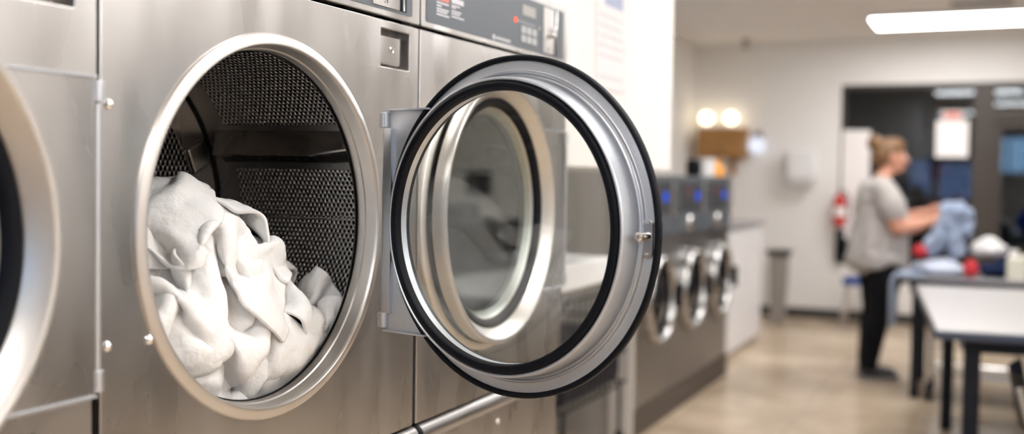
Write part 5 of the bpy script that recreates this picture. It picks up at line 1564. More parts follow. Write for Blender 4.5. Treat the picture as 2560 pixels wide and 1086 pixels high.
270,151,217,3,-2,-15,12,-3,-8,14,-2,-3,14,-2,-6,0,1,-16,6,1,-13,14,3,-4,10,8,-9,5,6,-15,-3,7,-11,-4,4,-17,-5,4,-11,-13,2,-4,-13,2,9,-14,4,2,-13,4,4,-11,7,4,-2,-3,-15,-2,-2,-14,11,-3,-10,13,8,4,12,-4,-9,6,-6,-10,10,-3,-12,-7,-10,-10,-16,-1,1,-15,-2,1,-12,3,-2,-13,-4,2,
272,166,215,6,-1,-14,10,-3,-9,11,-3,-8,13,-2,-6,12,1,-7,-6,2,-12,5,2,-14,10,9,-4,10,8,-10,-2,5,-12,7,2,-12,-5,7,-11,-15,-1,-3,-14,4,5,-15,3,2,-12,1,7,-9,8,-8,5,-6,-13,-8,5,-13,0,-3,-14,10,1,-2,18,2,-5,7,-6,-11,6,-5,-13,-7,-11,-6,-13,3,-1,-15,-2,1,-12,-1,12,-12,3,-6,
285,180,216,6,-9,-11,7,-12,-1,11,1,-7,10,7,-8,2,7,-14,-3,2,-13,-5,0,-15,10,7,-6,11,9,-5,5,10,-10,9,1,-11,-11,-4,-6,-8,-9,1,-15,5,6,-11,13,-1,-7,8,-4,-4,2,-14,-1,-2,-13,0,2,-13,-11,3,-12,5,-5,-14,13,6,-3,2,-10,-10,9,-3,-14,3,-9,-1,-12,2,-1,-16,-1,9,-10,0,12,-9,3,-12,
296,185,226,9,-9,-6,6,-14,-3,-1,12,-9,-4,4,-13,-2,0,-16,-2,1,-14,1,8,-12,10,9,-7,11,9,-5,9,7,-8,15,-3,-4,-4,-20,-6,-15,4,2,-4,14,-10,-9,10,-7,-10,10,1,-2,2,-14,-9,4,-11,-7,1,-12,-1,3,-14,2,-1,-16,4,-4,-12,15,-4,-4,12,-10,1,0,-14,0,-13,6,5,-12,-7,8,-11,10,-5,-8,5,-14,
302,180,241,0,-13,-8,-6,-5,-11,-1,13,-8,-3,2,-16,-3,3,-15,0,8,-12,8,11,-8,12,7,-4,13,9,-5,14,4,-3,1,-17,-6,11,-5,-6,-8,11,-8,-7,8,-10,-9,15,-5,-6,8,-8,-3,4,-13,-7,1,-16,-6,-2,-12,-7,8,-9,3,-1,-12,7,-8,-10,9,-15,3,-5,-14,2,9,-12,5,-7,-7,-11,-8,8,-12,-4,15,0,-9,13,0,
297,168,254,-9,-5,-11,-5,4,-13,-5,6,-11,-2,5,-16,0,10,-12,7,11,-8,14,7,-5,14,4,-4,13,9,-4,15,-4,1,4,-11,-10,5,9,-12,0,10,-10,-8,8,-11,-1,5,-17,-7,-1,-12,-4,2,-13,-5,6,-13,-5,2,-14,-6,14,-5,3,-9,-5,-6,-15,5,-11,-11,-2,9,-11,6,13,-1,-9,0,0,-15,-1,-1,-14,-9,6,-8,-13,8,-3,
284,161,262,-10,3,-12,-6,5,-12,-2,7,-13,0,11,-12,8,11,-9,12,6,-6,15,-1,-4,13,3,-4,12,5,-4,-1,-6,-12,2,2,-17,4,4,-12,5,8,-15,12,3,-9,0,4,-15,0,6,-12,-4,7,-13,-5,6,-13,-7,10,-10,-10,7,8,-9,-13,1,-2,-17,2,-12,-7,1,14,5,-10,6,0,-12,1,-2,-14,0,-1,-15,-2,4,-11,-11,6,-2,
272,167,272,-6,7,-12,-3,5,-14,-2,10,-10,4,9,-11,13,4,-6,13,4,-5,12,6,-6,10,7,-8,3,5,-14,-2,-4,-14,2,4,-15,7,4,-12,13,5,-8,12,5,-9,0,4,-15,0,5,-13,0,7,-13,0,6,-13,-12,4,-4,-8,-9,9,-13,-7,4,-15,-5,-2,-6,-2,-16,6,1,-11,10,0,-9,5,-2,-15,5,3,-14,0,5,-12,-13,4,0,
270,181,281,-5,6,-12,-10,2,-12,1,11,-11,13,6,-7,11,6,-7,10,7,-8,7,8,-11,4,4,-13,-1,0,-15,4,2,-13,10,6,-10,6,3,-13,9,6,-11,10,4,-8,9,5,-10,0,6,-14,0,6,-13,-1,7,-12,-16,-1,0,-10,-7,6,-14,-6,-2,-11,-3,-4,-5,-1,-15,3,0,-15,13,1,-10,4,1,-10,9,1,-15,0,4,-14,-13,2,0,
270,197,290,-10,3,-10,-5,6,-12,3,7,-12,4,7,-12,9,5,-10,8,6,-10,6,7,-10,2,2,-15,4,3,-14,3,3,-14,6,4,-12,10,7,-11,11,6,-7,10,3,-12,12,6,-4,5,5,-13,0,7,-13,-6,6,-11,-14,-6,6,-13,-5,3,-15,-4,-4,-8,0,-13,-3,1,-12,8,-3,-16,-1,2,-14,15,2,-8,6,0,-12,3,6,-14,-14,-2,-3,
268,212,297,-11,1,-6,-3,5,-12,6,8,-14,5,7,-13,2,7,-12,3,5,-14,4,5,-13,4,4,-13,9,4,-15,-1,2,-13,7,5,-13,5,5,-10,14,7,-13,11,4,-6,11,5,-7,14,5,-5,0,8,-12,-11,5,-9,-15,-5,-4,-13,-6,6,-9,-1,-10,6,-7,-12,-5,3,-12,0,1,-16,-7,2,-10,8,0,-13,10,4,-8,8,4,-9,-9,-2,-9,
265,227,307,-9,2,-10,1,5,-14,5,9,-10,4,2,-13,3,10,-12,1,6,-15,1,4,-15,4,4,-13,6,5,-15,4,3,-13,10,2,-10,4,6,-11,14,4,-8,13,3,-6,13,2,-6,9,8,-8,-6,9,-12,-12,0,-8,-15,-1,0,-11,1,-11,4,-6,-15,9,-9,-7,0,-1,-13,-10,8,-9,-8,4,-12,1,1,-13,8,4,-11,12,5,-8,-11,-2,-9,
263,243,312,-12,1,-8,6,7,-14,5,6,-12,5,6,-13,2,8,-11,2,5,-16,0,3,-15,6,3,-11,6,4,-14,7,4,-12,5,5,-13,12,1,-8,14,-6,-3,13,4,-6,10,7,-7,0,12,-10,-9,0,-9,-15,1,-8,-8,8,-11,2,-2,-16,8,-8,-10,8,-5,-14,-2,1,-13,-9,7,-6,-9,7,-13,-8,3,-8,5,4,-17,10,2,-10,-15,-1,-2,
254,257,321,-5,4,-13,7,6,-12,6,5,-13,4,8,-13,2,7,-13,7,3,-10,4,2,-15,11,3,-11,3,2,-14,1,5,-14,6,4,-12,14,-2,-7,11,-9,5,14,4,-10,0,13,-8,-6,7,-11,-9,8,-11,-4,4,-14,6,0,-14,5,-9,-11,7,-4,-12,3,1,-15,-4,5,-12,-9,5,-9,-10,6,-8,-5,3,-12,3,5,-12,2,4,-14,-14,-1,-2,
246,271,326,4,5,-12,11,7,-12,-2,5,-12,10,3,-9,9,4,-15,6,6,-11,7,0,-14,9,0,-8,0,9,-20,2,5,-11,4,7,-15,14,-7,1,4,-10,5,2,5,-14,-3,-4,-14,-3,1,-15,-4,6,-13,10,4,-10,13,3,-7,7,4,-12,2,6,-16,-2,4,-13,-5,6,-13,-16,4,-6,-11,4,-8,-4,6,-14,4,3,-15,2,5,-13,-14,1,-3,
241,290,328,3,3,-12,10,5,-8,7,5,-13,-1,6,-13,14,2,-13,9,4,-10,7,2,-14,11,1,-8,5,4,-11,5,7,-15,-2,6,-15,2,-14,7,-2,-17,-5,1,0,-14,-3,5,-17,2,10,-10,10,7,-10,15,2,-7,7,6,-13,3,6,-12,1,4,-16,-3,5,-14,-4,4,-12,-4,1,-17,-14,3,-10,-6,12,-4,-2,4,-14,3,5,-14,-14,1,-3,
231,303,330,9,6,-13,12,8,-8,8,4,-10,5,2,-15,3,2,-15,7,5,-16,13,1,-4,12,3,-7,6,4,-13,-3,4,-14,-9,-8,-8,2,-15,3,-3,-7,-12,5,4,-13,10,7,-6,8,7,-11,9,7,-11,8,6,-11,4,6,-14,3,5,-13,-1,4,-14,0,6,-14,2,4,-14,-2,6,-14,-15,3,-7,-5,5,-10,1,5,-13,-5,7,-11,-15,-3,1,
227,319,333,6,2,-12,11,6,-7,10,8,-15,5,2,-13,6,6,-13,6,1,-14,13,3,-3,12,3,-10,1,2,-16,-9,-6,-8,-4,-15,-2,-6,-10,-10,2,-1,-15,6,6,-12,9,9,-10,10,8,-6,9,6,-10,8,7,-10,5,6,-12,5,6,-12,5,6,-13,6,4,-13,2,5,-13,-1,6,-13,-10,3,-11,-14,3,-7,0,6,-13,-8,7,-8,-10,-7,7,
223,335,334,9,6,-12,1,-2,-10,10,11,-15,9,4,-9,11,5,-13,-1,-1,-16,13,3,-7,14,5,-2,-8,-11,-13,-7,-12,-4,-6,-8,-10,-2,-4,-14,5,3,-13,12,7,-7,9,7,-8,13,7,-6,11,6,-9,11,7,-8,7,6,-14,6,6,-13,4,7,-13,2,5,-13,-2,6,-14,-2,6,-13,-9,4,-11,-13,0,-4,0,7,-14,-11,4,-8,-14,-4,1,
211,343,331,7,8,-11,9,7,-12,6,6,-14,13,6,-6,-1,-6,-14,11,-12,-3,15,3,-1,13,3,-7,-14,-5,-13,-8,-1,-12,-4,-4,-15,-1,-2,-14,8,3,-12,10,6,-7,9,8,-8,13,6,-7,12,6,-8,9,6,-11,10,7,-8,9,7,-11,4,7,-13,5,7,-13,-3,5,-13,-2,6,-13,-12,1,-8,-11,2,-7,2,5,-13,-15,-2,2,-8,6,-11,
214,358,340,5,6,-11,9,5,-10,9,5,-9,4,-10,-9,1,-9,-13,12,11,-2,12,5,-11,8,2,-14,-5,-2,-14,-9,-4,-11,-6,-2,-15,-2,-3,-14,2,-2,-16,9,-1,-12,11,8,-8,9,10,-2,13,4,-12,9,7,-9,11,7,-7,11,8,-6,8,11,-7,5,9,-11,0,5,-13,-2,6,-13,-12,2,-6,-9,4,-11,3,3,-11,-13,-4,3,3,4,-13,
202,366,340,6,9,-10,7,6,-11,8,-3,-13,1,-10,-9,8,3,-13,13,8,-1,10,4,-12,7,1,-12,5,3,-14,-7,-1,-13,-2,-6,-15,0,-3,-14,-1,-1,-14,-1,-3,-14,7,1,-15,12,7,-7,10,10,-1,10,9,-4,8,8,-8,9,4,-10,9,12,-8,7,10,-2,5,10,-10,1,7,-13,-14,1,-8,0,4,-12,0,4,-14,-11,-4,6,6,3,-12,
187,374,332,7,10,-7,5,-4,-14,7,3,-11,10,-1,-11,7,0,-11,13,5,-2,9,-3,-13,5,-3,-16,7,-3,-10,16,1,-7,2,-1,-15,0,-1,-13,-1,1,-15,-2,5,-12,-13,5,-10,16,5,-4,0,12,-5,11,7,2,11,7,-8,6,9,-13,2,6,-11,9,11,-6,7,11,-6,7,10,-9,-8,3,-11,0,2,-15,-4,5,-12,-13,-3,4,0,-3,-17,
173,384,328,6,10,-11,8,-3,-13,6,4,-11,14,-3,-8,5,2,-13,11,0,-8,10,-1,-12,8,2,-12,13,0,-10,16,1,-3,9,-3,-13,6,-2,-13,-5,6,-11,-13,-1,2,-13,-1,-9,9,10,-10,4,11,-6,11,11,-9,12,6,-4,3,6,-13,1,7,-13,9,9,-8,5,14,-4,9,11,-5,0,5,-14,-5,1,-12,-6,4,-10,-10,-4,-10,-8,-9,-7,
159,394,320,10,3,-9,10,8,-10,11,4,-12,11,-3,-11,9,5,-6,10,-1,-12,12,0,-9,11,1,-11,12,0,-9,16,1,-6,9,-2,-10,9,-3,-12,-7,3,-15,-15,3,4,-15,0,2,7,7,-8,5,7,-10,9,10,-7,7,9,-12,4,6,-11,-3,5,-15,7,9,-4,13,11,-1,4,12,-9,-4,1,-13,-4,-8,-13,-5,11,-6,-6,-1,-11,-9,-7,-10,
147,400,312,10,7,-11,11,4,-9,10,-5,-10,9,7,-12,11,4,-8,12,3,-12,15,3,-8,13,2,-7,15,2,-7,14,1,-5,14,-1,-9,10,-2,-12,-10,2,-8,-14,-3,7,-15,-1,4,1,11,-11,5,8,-11,4,7,-12,4,4,-14,3,1,-13,5,15,-5,11,7,1,7,12,-5,0,3,-14,-3,-14,-9,-7,-1,-13,-7,14,-5,1,-10,-10,7,-8,-9,
149,17,197,11,4,-9,13,5,-4,14,5,2,13,2,4,15,2,5,13,3,7,11,0,10,10,0,9,12,-2,9,13,-6,9,11,-1,8,-15,-11,7,-3,-4,15,4,-14,6,-12,1,-6,-13,0,-7,-11,10,-2,-8,12,4,-13,5,-4,-10,-4,-10,0,-10,-11,6,-6,-12,10,7,-9,9,-1,-10,10,6,-9,9,12,0,8,3,-11,6,-13,-3,10,-4,10,
141,28,190,13,6,1,14,1,5,14,1,3,13,-2,5,13,7,3,13,6,5,13,4,5,11,0,12,14,-9,15,9,0,5,11,-3,9,7,-10,9,0,-17,6,-6,-11,-11,-14,1,-7,-13,6,-4,-9,12,1,-10,11,1,-13,6,-3,-10,-5,-10,7,-13,-2,5,-13,-3,9,13,-6,10,-7,-11,9,2,-11,9,8,-8,9,12,-2,4,-1,-15,8,-10,2,
136,40,198,13,0,6,14,0,5,13,-6,5,13,0,4,14,4,4,12,8,4,10,8,5,13,0,10,13,-3,12,8,-3,7,10,-6,10,4,-13,6,8,-9,-8,5,-5,-13,-13,-6,-11,-14,7,-4,-11,9,-2,-7,12,3,-13,7,-3,-8,-7,-10,3,-14,-4,9,-13,-2,11,0,13,11,-2,-9,10,3,-11,9,4,-10,8,10,-7,7,9,-10,3,-5,-14,
132,48,211,13,-1,6,10,-9,5,13,-4,5,14,2,4,14,5,3,12,5,5,11,9,5,10,-5,8,9,6,10,12,-6,10,6,-12,5,2,-12,-8,7,-1,-12,10,2,-7,4,-6,-14,-14,5,-5,-9,4,-7,-9,12,5,-11,9,0,-8,-9,-11,1,-13,-6,11,-7,6,11,1,11,15,-8,4,11,-5,-9,9,2,-11,7,5,-12,7,7,-10,6,1,-12,
129,53,222,12,0,8,7,-10,5,15,0,4,13,5,0,13,7,-4,11,3,9,9,-2,12,9,-10,6,9,0,9,12,-2,13,1,-10,-10,7,0,-14,9,2,-10,9,1,-10,15,1,-5,-8,-1,-11,-9,4,-8,-11,10,1,-12,8,-2,-6,-9,-10,5,-14,-3,10,-9,6,12,-1,9,14,-1,7,11,-3,5,11,-2,-9,9,0,-11,8,1,-12,6,1,-12,
130,67,235,0,-13,8,13,-3,7,13,4,-7,13,6,-3,13,4,5,8,-9,8,8,-9,9,9,-1,11,11,3,10,14,5,2,7,-7,-14,2,-1,-15,5,3,-16,14,0,-7,16,2,4,5,-2,-13,-10,5,-10,-11,9,-1,-11,3,-8,-5,-9,-12,5,-14,-1,9,-11,5,12,0,10,11,2,9,8,3,12,13,-2,-7,10,0,-10,8,0,-13,0,-1,-14,
134,75,247,-11,-11,5,18,-2,1,8,5,-9,14,5,5,11,-5,9,15,2,3,-2,-16,11,12,5,8,14,6,2,14,3,-3,8,-3,-12,6,-1,-13,7,0,-12,12,0,-8,15,3,0,12,-3,-9,-7,2,-13,-11,8,-4,-9,-3,-14,-5,-10,-9,3,-14,-4,9,-4,9,6,4,12,8,4,11,10,2,11,5,-8,-12,13,7,-5,8,-1,-12,3,-2,-13,
139,76,264,-16,4,1,12,4,-5,10,-2,-8,9,-6,7,9,-5,10,17,6,5,-1,-13,-9,17,5,6,13,6,1,14,5,1,14,-1,-6,9,-2,-11,5,1,-14,9,-1,-14,13,0,-4,15,2,-3,3,-6,-12,-10,-2,-12,-6,-2,-10,-8,-5,-11,4,-14,-1,9,-10,8,7,1,13,6,10,9,8,11,11,-12,-2,-9,11,-1,-10,5,-5,-13,8,-7,-13,
142,89,273,-14,3,2,4,4,-12,12,3,-5,12,-11,0,4,-5,13,13,-1,-13,12,-8,-5,14,-7,2,16,3,2,6,13,1,13,9,2,14,1,-4,10,-2,-12,9,1,-14,5,-1,-12,14,0,-4,6,-4,-13,-5,-3,-12,-12,-4,-12,4,-12,-9,5,-15,3,8,-9,6,8,-4,13,7,10,7,-2,17,4,-14,6,-3,-5,-11,-8,5,-9,-10,6,-11,-12,
146,105,278,-11,1,5,8,4,-16,9,0,-5,12,-9,1,8,-4,9,12,-4,-12,10,-8,-5,12,-7,-8,13,-7,-5,13,5,7,0,14,-5,11,13,2,15,5,-4,8,-1,-13,8,0,-10,11,-1,-12,3,-6,-12,0,-5,-15,0,-9,-9,4,-13,3,8,-12,-3,3,-12,4,11,-8,7,1,15,4,-8,16,2,-12,6,-3,-13,-6,-3,4,-9,-11,-2,-12,-10,
148,121,276,-2,-5,13,10,-1,-10,7,5,-12,12,-8,-3,9,-3,8,12,-6,-8,9,-6,-9,11,-7,-7,10,-6,-10,14,-6,-1,0,12,-8,4,12,3,8,16,1,10,2,-11,9,-2,-12,11,-1,-11,9,-3,-11,7,-8,-10,6,-14,-3,1,-13,5,7,-14,1,8,-8,-5,0,-12,-8,-11,12,2,-3,14,1,-9,10,-2,-17,-2,-1,-10,-14,-3,-1,-15,0,
153,137,287,7,-8,8,4,1,-11,7,1,-13,11,-5,-9,11,-6,5,10,-5,-9,12,-5,-5,9,-8,-6,11,-4,-10,14,-5,2,6,-6,-8,6,13,5,7,16,1,4,11,-8,9,2,-14,9,-4,-11,10,-6,-8,8,-11,-6,4,-13,-1,7,-11,-3,6,-10,-8,-5,-8,-11,0,-10,-10,-12,0,-1,0,16,0,-14,6,-1,-14,-4,-3,-13,-12,1,-7,-11,-2,
161,147,296,9,-10,6,5,2,-13,7,2,-13,10,-3,-11,14,-9,3,4,0,-14,11,-6,-4,10,-7,-7,11,-4,-10,12,-6,-6,9,-9,-8,12,2,9,7,12,8,5,15,-1,3,9,-11,9,-11,-8,10,-7,-7,9,-8,-8,8,-7,-9,4,-8,-12,-1,-9,-12,-9,-7,-9,0,-9,-11,-3,-11,-7,-11,11,2,-13,-5,6,-8,-4,11,-7,-10,-7,-9,-7,-9,
170,156,307,11,-7,-1,9,-2,-11,2,1,-11,10,-6,-9,10,-7,-9,1,2,-15,12,-2,-7,11,-5,-8,10,-6,-9,8,-8,-9,12,-5,-5,17,-4,4,11,2,9,8,13,5,4,15,-3,-2,0,-14,12,-9,-5,7,-5,-12,4,-8,-14,1,-8,-12,-2,-9,-12,-6,-9,-10,0,-10,-12,-8,-11,-8,-7,-12,9,-4,-5,11,-8,0,13,-5,-14,-7,-2,9,-16,
178,165,315,12,-4,-2,6,-2,-12,7,-2,-13,8,-1,-12,3,-3,-12,4,0,-14,9,-5,-13,11,-5,-8,10,-6,-9,11,-7,-7,12,-4,0,14,-7,-2,15,-5,2,12,6,7,6,14,-2,-4,15,-8,-4,-8,-12,6,-9,-10,-1,-11,-10,5,-4,-14,0,-8,-13,-3,-9,-11,-9,-12,-6,-7,-11,-1,-5,-11,6,-11,-13,6,5,-12,2,14,-3,5,-1,7,-11,
185,177,325,12,-3,-9,10,-3,-11,7,-3,-12,8,-2,-14,3,-3,-13,5,-2,-14,6,0,-14,8,-5,-11,11,-6,-9,11,-6,-8,13,-5,3,14,-6,-2,12,-7,-7,14,-7,2,-3,14,-7,8,14,-4,-9,6,-5,-11,-12,-8,3,-9,-12,1,-6,-12,3,-8,-14,-7,-12,-5,-7,-13,4,-9,-9,-3,-7,-13,-8,6,-16,-2,8,-5,2,16,2,14,9,-7,-5,
196,190,330,10,-5,-10,9,-3,-11,9,-3,-13,5,-3,-14,5,-1,-14,4,-1,-15,8,-3,-12,7,-3,-13,9,-5,-10,12,-6,-8,14,-6,0,13,-5,-1,14,-7,-1,15,-8,-2,-1,-4,-16,-6,12,-7,-4,11,-7,-15,1,-5,-11,-11,-4,1,-10,-11,2,-5,-13,-7,-13,1,-4,-12,-5,0,-11,-11,4,-11,-8,7,-12,-1,7,0,12,7,-13,-2,10,1,-2,
205,203,333,11,-2,-9,8,-5,-12,8,-3,-13,6,-3,-14,6,0,-15,3,-2,-15,5,-4,-16,6,-1,-13,11,-6,-11,13,-7,-6,15,-5,5,12,-7,-6,16,-8,-1,9,-7,-8,5,-8,-14,-8,-2,-13,-10,4,-8,-13,7,-6,-14,6,-1,-7,-9,-7,-7,-11,-8,-1,-13,-10,9,-9,-8,11,-12,0,1,-11,-7,9,-7,4,11,-14,2,-16,-5,-3,9,4,-5,
212,219,337,9,-4,-10,9,-5,-12,9,-4,-15,7,-2,-15,3,-4,-15,8,1,-13,7,-7,-15,6,-3,-11,7,-2,-14,9,-6,-11,15,-6,-1,13,-8,-6,11,-7,-3,12,-7,-7,6,-8,-12,-5,-4,-13,-12,9,-5,-12,3,-9,-14,2,-5,-10,-8,-7,-5,-11,-9,8,-13,-5,9,-10,0,10,-10,-4,1,-11,-10,7,-11,1,-3,-13,-4,-16,4,10,5,-3,-12,
208,237,346,19,-7,-17,9,-5,-13,9,-5,-16,6,-3,-15,9,-4,-13,7,-5,-12,8,-7,-13,8,-5,-12,7,-1,-13,7,-1,-13,8,-5,-13,10,-9,-8,12,-8,-4,11,-6,-6,9,-8,-10,-2,-7,-13,-13,5,-10,-11,-4,-7,-12,6,-5,-12,-2,-7,-6,-12,-7,6,-13,-5,12,-8,-2,9,-10,-4,2,-13,-8,0,-13,-5,-12,-8,1,-8,6,12,-8,-10,-5,
211,260,348,21,-16,-20,9,-5,-12,8,-4,-16,10,-7,-13,8,-3,-14,7,-4,-15,9,-7,-12,9,-6,-10,11,-7,-9,7,-4,-12,8,-3,-13,5,-3,-13,7,-7,-12,8,-7,-9,10,-7,-9,0,-7,-13,-9,-7,-14,-10,-2,-6,-11,10,-3,-12,-5,-8,-6,-10,-7,-2,-13,-8,11,-9,-2,11,-8,-5,0,-13,-6,-4,-13,-5,-11,-2,7,-8,3,11,-15,-4,3,
223,271,341,16,-14,-18,9,-6,-11,12,-6,-15,8,-7,-9,11,-8,-12,7,-4,-13,9,-5,-12,9,-4,-12,8,-4,-13,8,-4,-12,8,-4,-12,7,-5,-12,6,-5,-13,5,-6,-13,2,-6,-12,-5,-9,-10,-4,-6,-13,-3,-7,-14,-10,9,-9,-9,-14,1,-4,-13,2,-4,2,-15,-1,-11,-6,6,-12,-8,6,-9,-7,-10,-9,-1,-4,2,17,-18,-2,4,-10,-8,-4,
237,278,327,12,-11,-9,10,-6,-9,11,-7,-11,15,-8,-15,0,-3,-11,5,-5,-13,9,-3,-13,7,-4,-13,8,-5,-12,7,-3,-12,7,-5,-13,7,-4,-13,-1,-9,-16,2,-7,-10,5,-5,-12,7,-4,-11,0,-11,-13,0,-8,-15,-9,-8,-4,-7,-9,12,-4,-9,-10,-8,-7,-12,0,1,-12,-9,-6,-10,3,-9,-9,-11,-2,9,-6,-1,13,-14,-6,-1,1,-14,-6,
247,285,312,13,-7,1,4,-6,-13,6,-7,-12,11,-7,-15,-2,-7,-11,7,-2,-12,6,-4,-13,8,-3,-12,8,-4,-13,8,-4,-12,8,-4,-13,6,-4,-12,6,-7,-14,4,-10,-11,6,-3,-10,1,-6,-13,1,-7,-15,-6,-11,-12,-9,-6,8,-10,-14,8,0,-3,-17,3,-7,-9,-10,0,-13,4,-6,-10,-9,-7,-12,-8,-2,13,-14,-4,9,-1,-13,-8,9,-14,1,
253,288,302,13,2,5,6,-6,-11,2,-5,-15,-1,-9,-12,-3,-11,-15,5,-5,-13,6,-4,-14,8,-3,-13,8,-5,-11,8,-5,-11,7,-4,-13,7,-5,-12,8,-4,-12,5,-3,-15,12,-3,-9,3,-6,-13,-3,-6,-13,-11,-10,-5,-10,-12,2,-10,-8,2,8,-4,-9,13,-4,-12,-14,-1,-12,0,-9,-11,-14,-4,-2,-7,-2,12,-11,-10,-6,10,-13,-4,10,-13,3,
252,303,299,16,0,0,3,-5,-11,1,-8,-17,-5,-9,-6,6,-7,-18,3,-6,-12,5,-4,-14,5,-5,-13,8,-5,-13,6,-5,-12,4,-6,-13,2,-7,-13,8,-5,-11,8,-4,-12,11,0,-8,9,-1,-12,-9,-9,-9,-9,-11,0,-8,-11,0,-10,-5,-11,13,-3,-4,12,-4,-11,-11,-5,-11,0,-7,-13,-12,-2,5,-13,-5,-1,4,-13,-7,10,-10,9,5,-13,-8,
250,317,300,12,-2,-10,9,-6,-12,-7,-7,-11,4,-6,-12,2,-10,-16,8,-4,-9,7,-4,-14,4,-5,-13,5,-5,-13,4,-5,-14,6,-5,-13,2,-9,-12,5,-5,-13,5,-5,-11,18,2,-1,-6,-3,-12,-5,-17,3,-8,-10,1,-9,-6,-13,3,-1,-14,14,-3,-5,8,-4,-12,-9,-5,-8,-3,-6,-14,-15,-4,2,-3,-13,-7,11,-11,2,0,-14,-6,-14,-6,4,
247,331,295,10,-3,-9,2,-8,-14,4,-4,-11,7,-8,-13,6,-7,-11,11,-7,-9,7,-5,-15,7,-6,-11,2,-3,-14,4,-5,-14,3,-6,-11,8,-9,-11,5,-6,-15,-5,2,-15,10,-2,7,-7,-8,-9,-8,-15,3,-7,-10,-5,1,-1,-16,10,-2,-7,8,-2,-12,3,-3,-14,-8,-7,-10,-10,-6,-7,-4,-9,-10,9,-16,-2,-2,-12,-7,-13,-8,4,-10,-7,4,
245,345,286,8,-9,-11,12,-2,-6,8,-8,-5,8,-7,-15,8,-8,-12,7,-4,-12,12,-10,-9,5,-4,-14,3,-5,-13,4,-5,-13,5,-8,-12,4,-4,-13,-5,0,-15,-14,-5,-3,4,-11,6,-7,-4,-12,-8,-12,-3,-4,-6,-13,11,3,-8,11,-3,-13,1,-4,-12,3,-4,-14,-1,-4,-12,-2,-13,-10,2,-11,-6,-5,-13,-9,-11,-10,0,-12,-10,5,-13,-5,8,
243,355,277,7,-5,-11,11,-8,-9,15,-2,-1,5,-8,-15,6,-9,-13,11,-6,-9,10,-5,-10,11,-6,-11,10,-10,-11,5,-7,-12,1,-4,-12,-4,1,-15,-13,-3,-7,-10,-10,5,-8,-14,0,-6,-3,-12,-6,-7,-12,3,-1,-15,14,1,-6,1,-4,-15,-2,-9,-12,0,-9,-12,3,-1,-14,1,-7,-14,3,-13,-9,-9,-14,-4,-10,-10,3,-6,-3,10,-2,-6,14,
50,280,239,2,10,11,3,8,12,4,9,10,5,8,10,7,8,11,5,9,5,8,17,0,0,11,13,4,-3,17,13,-6,5,19,-6,8,8,-4,3,20,-7,7,14,-6,3,15,-8,2,13,-9,-1,18,-10,-6,10,-1,-7,13,-15,-10,11,-1,-12,10,-5,-16,8,-2,-12,8,-5,-16,6,1,-18,-5,9,-8,0,15,-7,1,-8,-14,15,-7,-4,14,1,-5,
51,293,229,2,11,11,2,8,11,5,10,12,4,4,13,0,11,9,4,7,14,14,2,11,15,6,2,3,12,11,11,-1,6,13,-4,7,14,-6,4,16,-5,5,15,-7,4,15,-8,0,12,-9,-1,12,-7,-4,15,-6,-9,13,-7,-12,11,-5,-12,13,-4,-12,9,-6,-11,10,-4,-10,7,-2,-15,-2,0,-16,0,13,-9,-8,4,-15,3,-8,-12,12,-5,-6,
53,305,220,1,9,11,1,9,13,6,9,10,6,8,12,7,6,15,1,9,8,8,7,11,14,2,1,14,6,10,8,6,11,11,-8,3,16,-3,8,15,-5,5,14,-7,3,14,-8,1,12,-9,-1,14,-6,-6,12,-5,-9,13,-7,-12,8,-9,-9,8,-3,-15,11,-5,-12,14,0,-6,11,-5,-12,7,-3,-15,-2,0,-16,-7,10,-12,-5,2,-12,0,-9,-12,
52,319,211,5,7,13,3,9,11,3,9,10,6,7,12,8,8,11,6,4,12,5,10,9,11,8,10,12,3,5,15,-2,6,13,-3,9,15,-4,7,13,-5,4,14,-5,1,14,-9,1,11,-5,-3,14,-9,-5,12,-7,-9,11,-5,-12,8,-7,-11,6,-6,-10,7,-7,-15,11,-1,-10,13,-1,-8,13,0,-10,6,-3,-15,-2,-2,-16,-4,4,-10,-9,1,-13,
60,328,201,1,8,11,3,10,12,4,10,9,5,7,14,5,6,12,9,7,5,8,4,12,11,5,10,14,6,7,14,2,8,13,-4,9,13,-3,6,13,-3,1,13,-7,3,14,-8,1,12,-9,-2,12,-8,-5,11,-3,-11,8,-8,-8,6,-3,-11,8,-7,-13,6,-7,-14,8,-4,-11,10,-2,-10,14,1,-8,12,1,-12,9,-6,-11,-2,-4,-15,-7,2,-13,
66,339,192,1,9,11,3,9,12,4,8,11,6,8,11,5,5,12,8,7,10,11,6,9,10,4,10,14,5,7,12,3,8,13,-4,6,13,-3,3,14,-6,5,13,-5,1,13,-9,-1,12,-7,-1,14,-6,-1,15,-7,-3,9,-9,-8,8,-4,-13,-1,0,-16,3,-6,-16,4,-5,-12,6,-6,-13,12,-2,-11,12,2,-9,10,-2,-8,9,0,-13,2,-10,-13,
65,352,182,3,9,12,3,9,12,4,9,12,8,9,10,6,6,12,8,8,14,13,-2,3,12,5,10,13,2,7,11,0,7,14,-1,6,14,-4,6,15,-4,-1,12,-7,2,9,-6,-1,13,-7,-1,14,-5,0,16,-5,1,11,-8,-7,9,-4,-7,4,-6,-16,2,-3,-17,5,-4,-11,-5,-2,-15,3,-4,-14,8,-5,-12,8,-4,-10,9,-2,-14,10,-1,-11,
78,358,175,3,8,12,2,8,11,5,8,12,6,8,11,7,8,10,1,8,9,6,10,12,10,2,13,15,2,8,16,4,4,16,-5,-1,13,-4,0,11,-8,4,15,-9,-5,11,-6,5,16,-2,3,11,-3,0,10,-12,-5,3,-10,-6,13,1,-6,12,0,-8,2,-4,-14,5,-3,-14,1,-5,-14,2,-4,-13,7,-3,-12,4,-4,-14,-2,-7,-14,5,-4,-13,
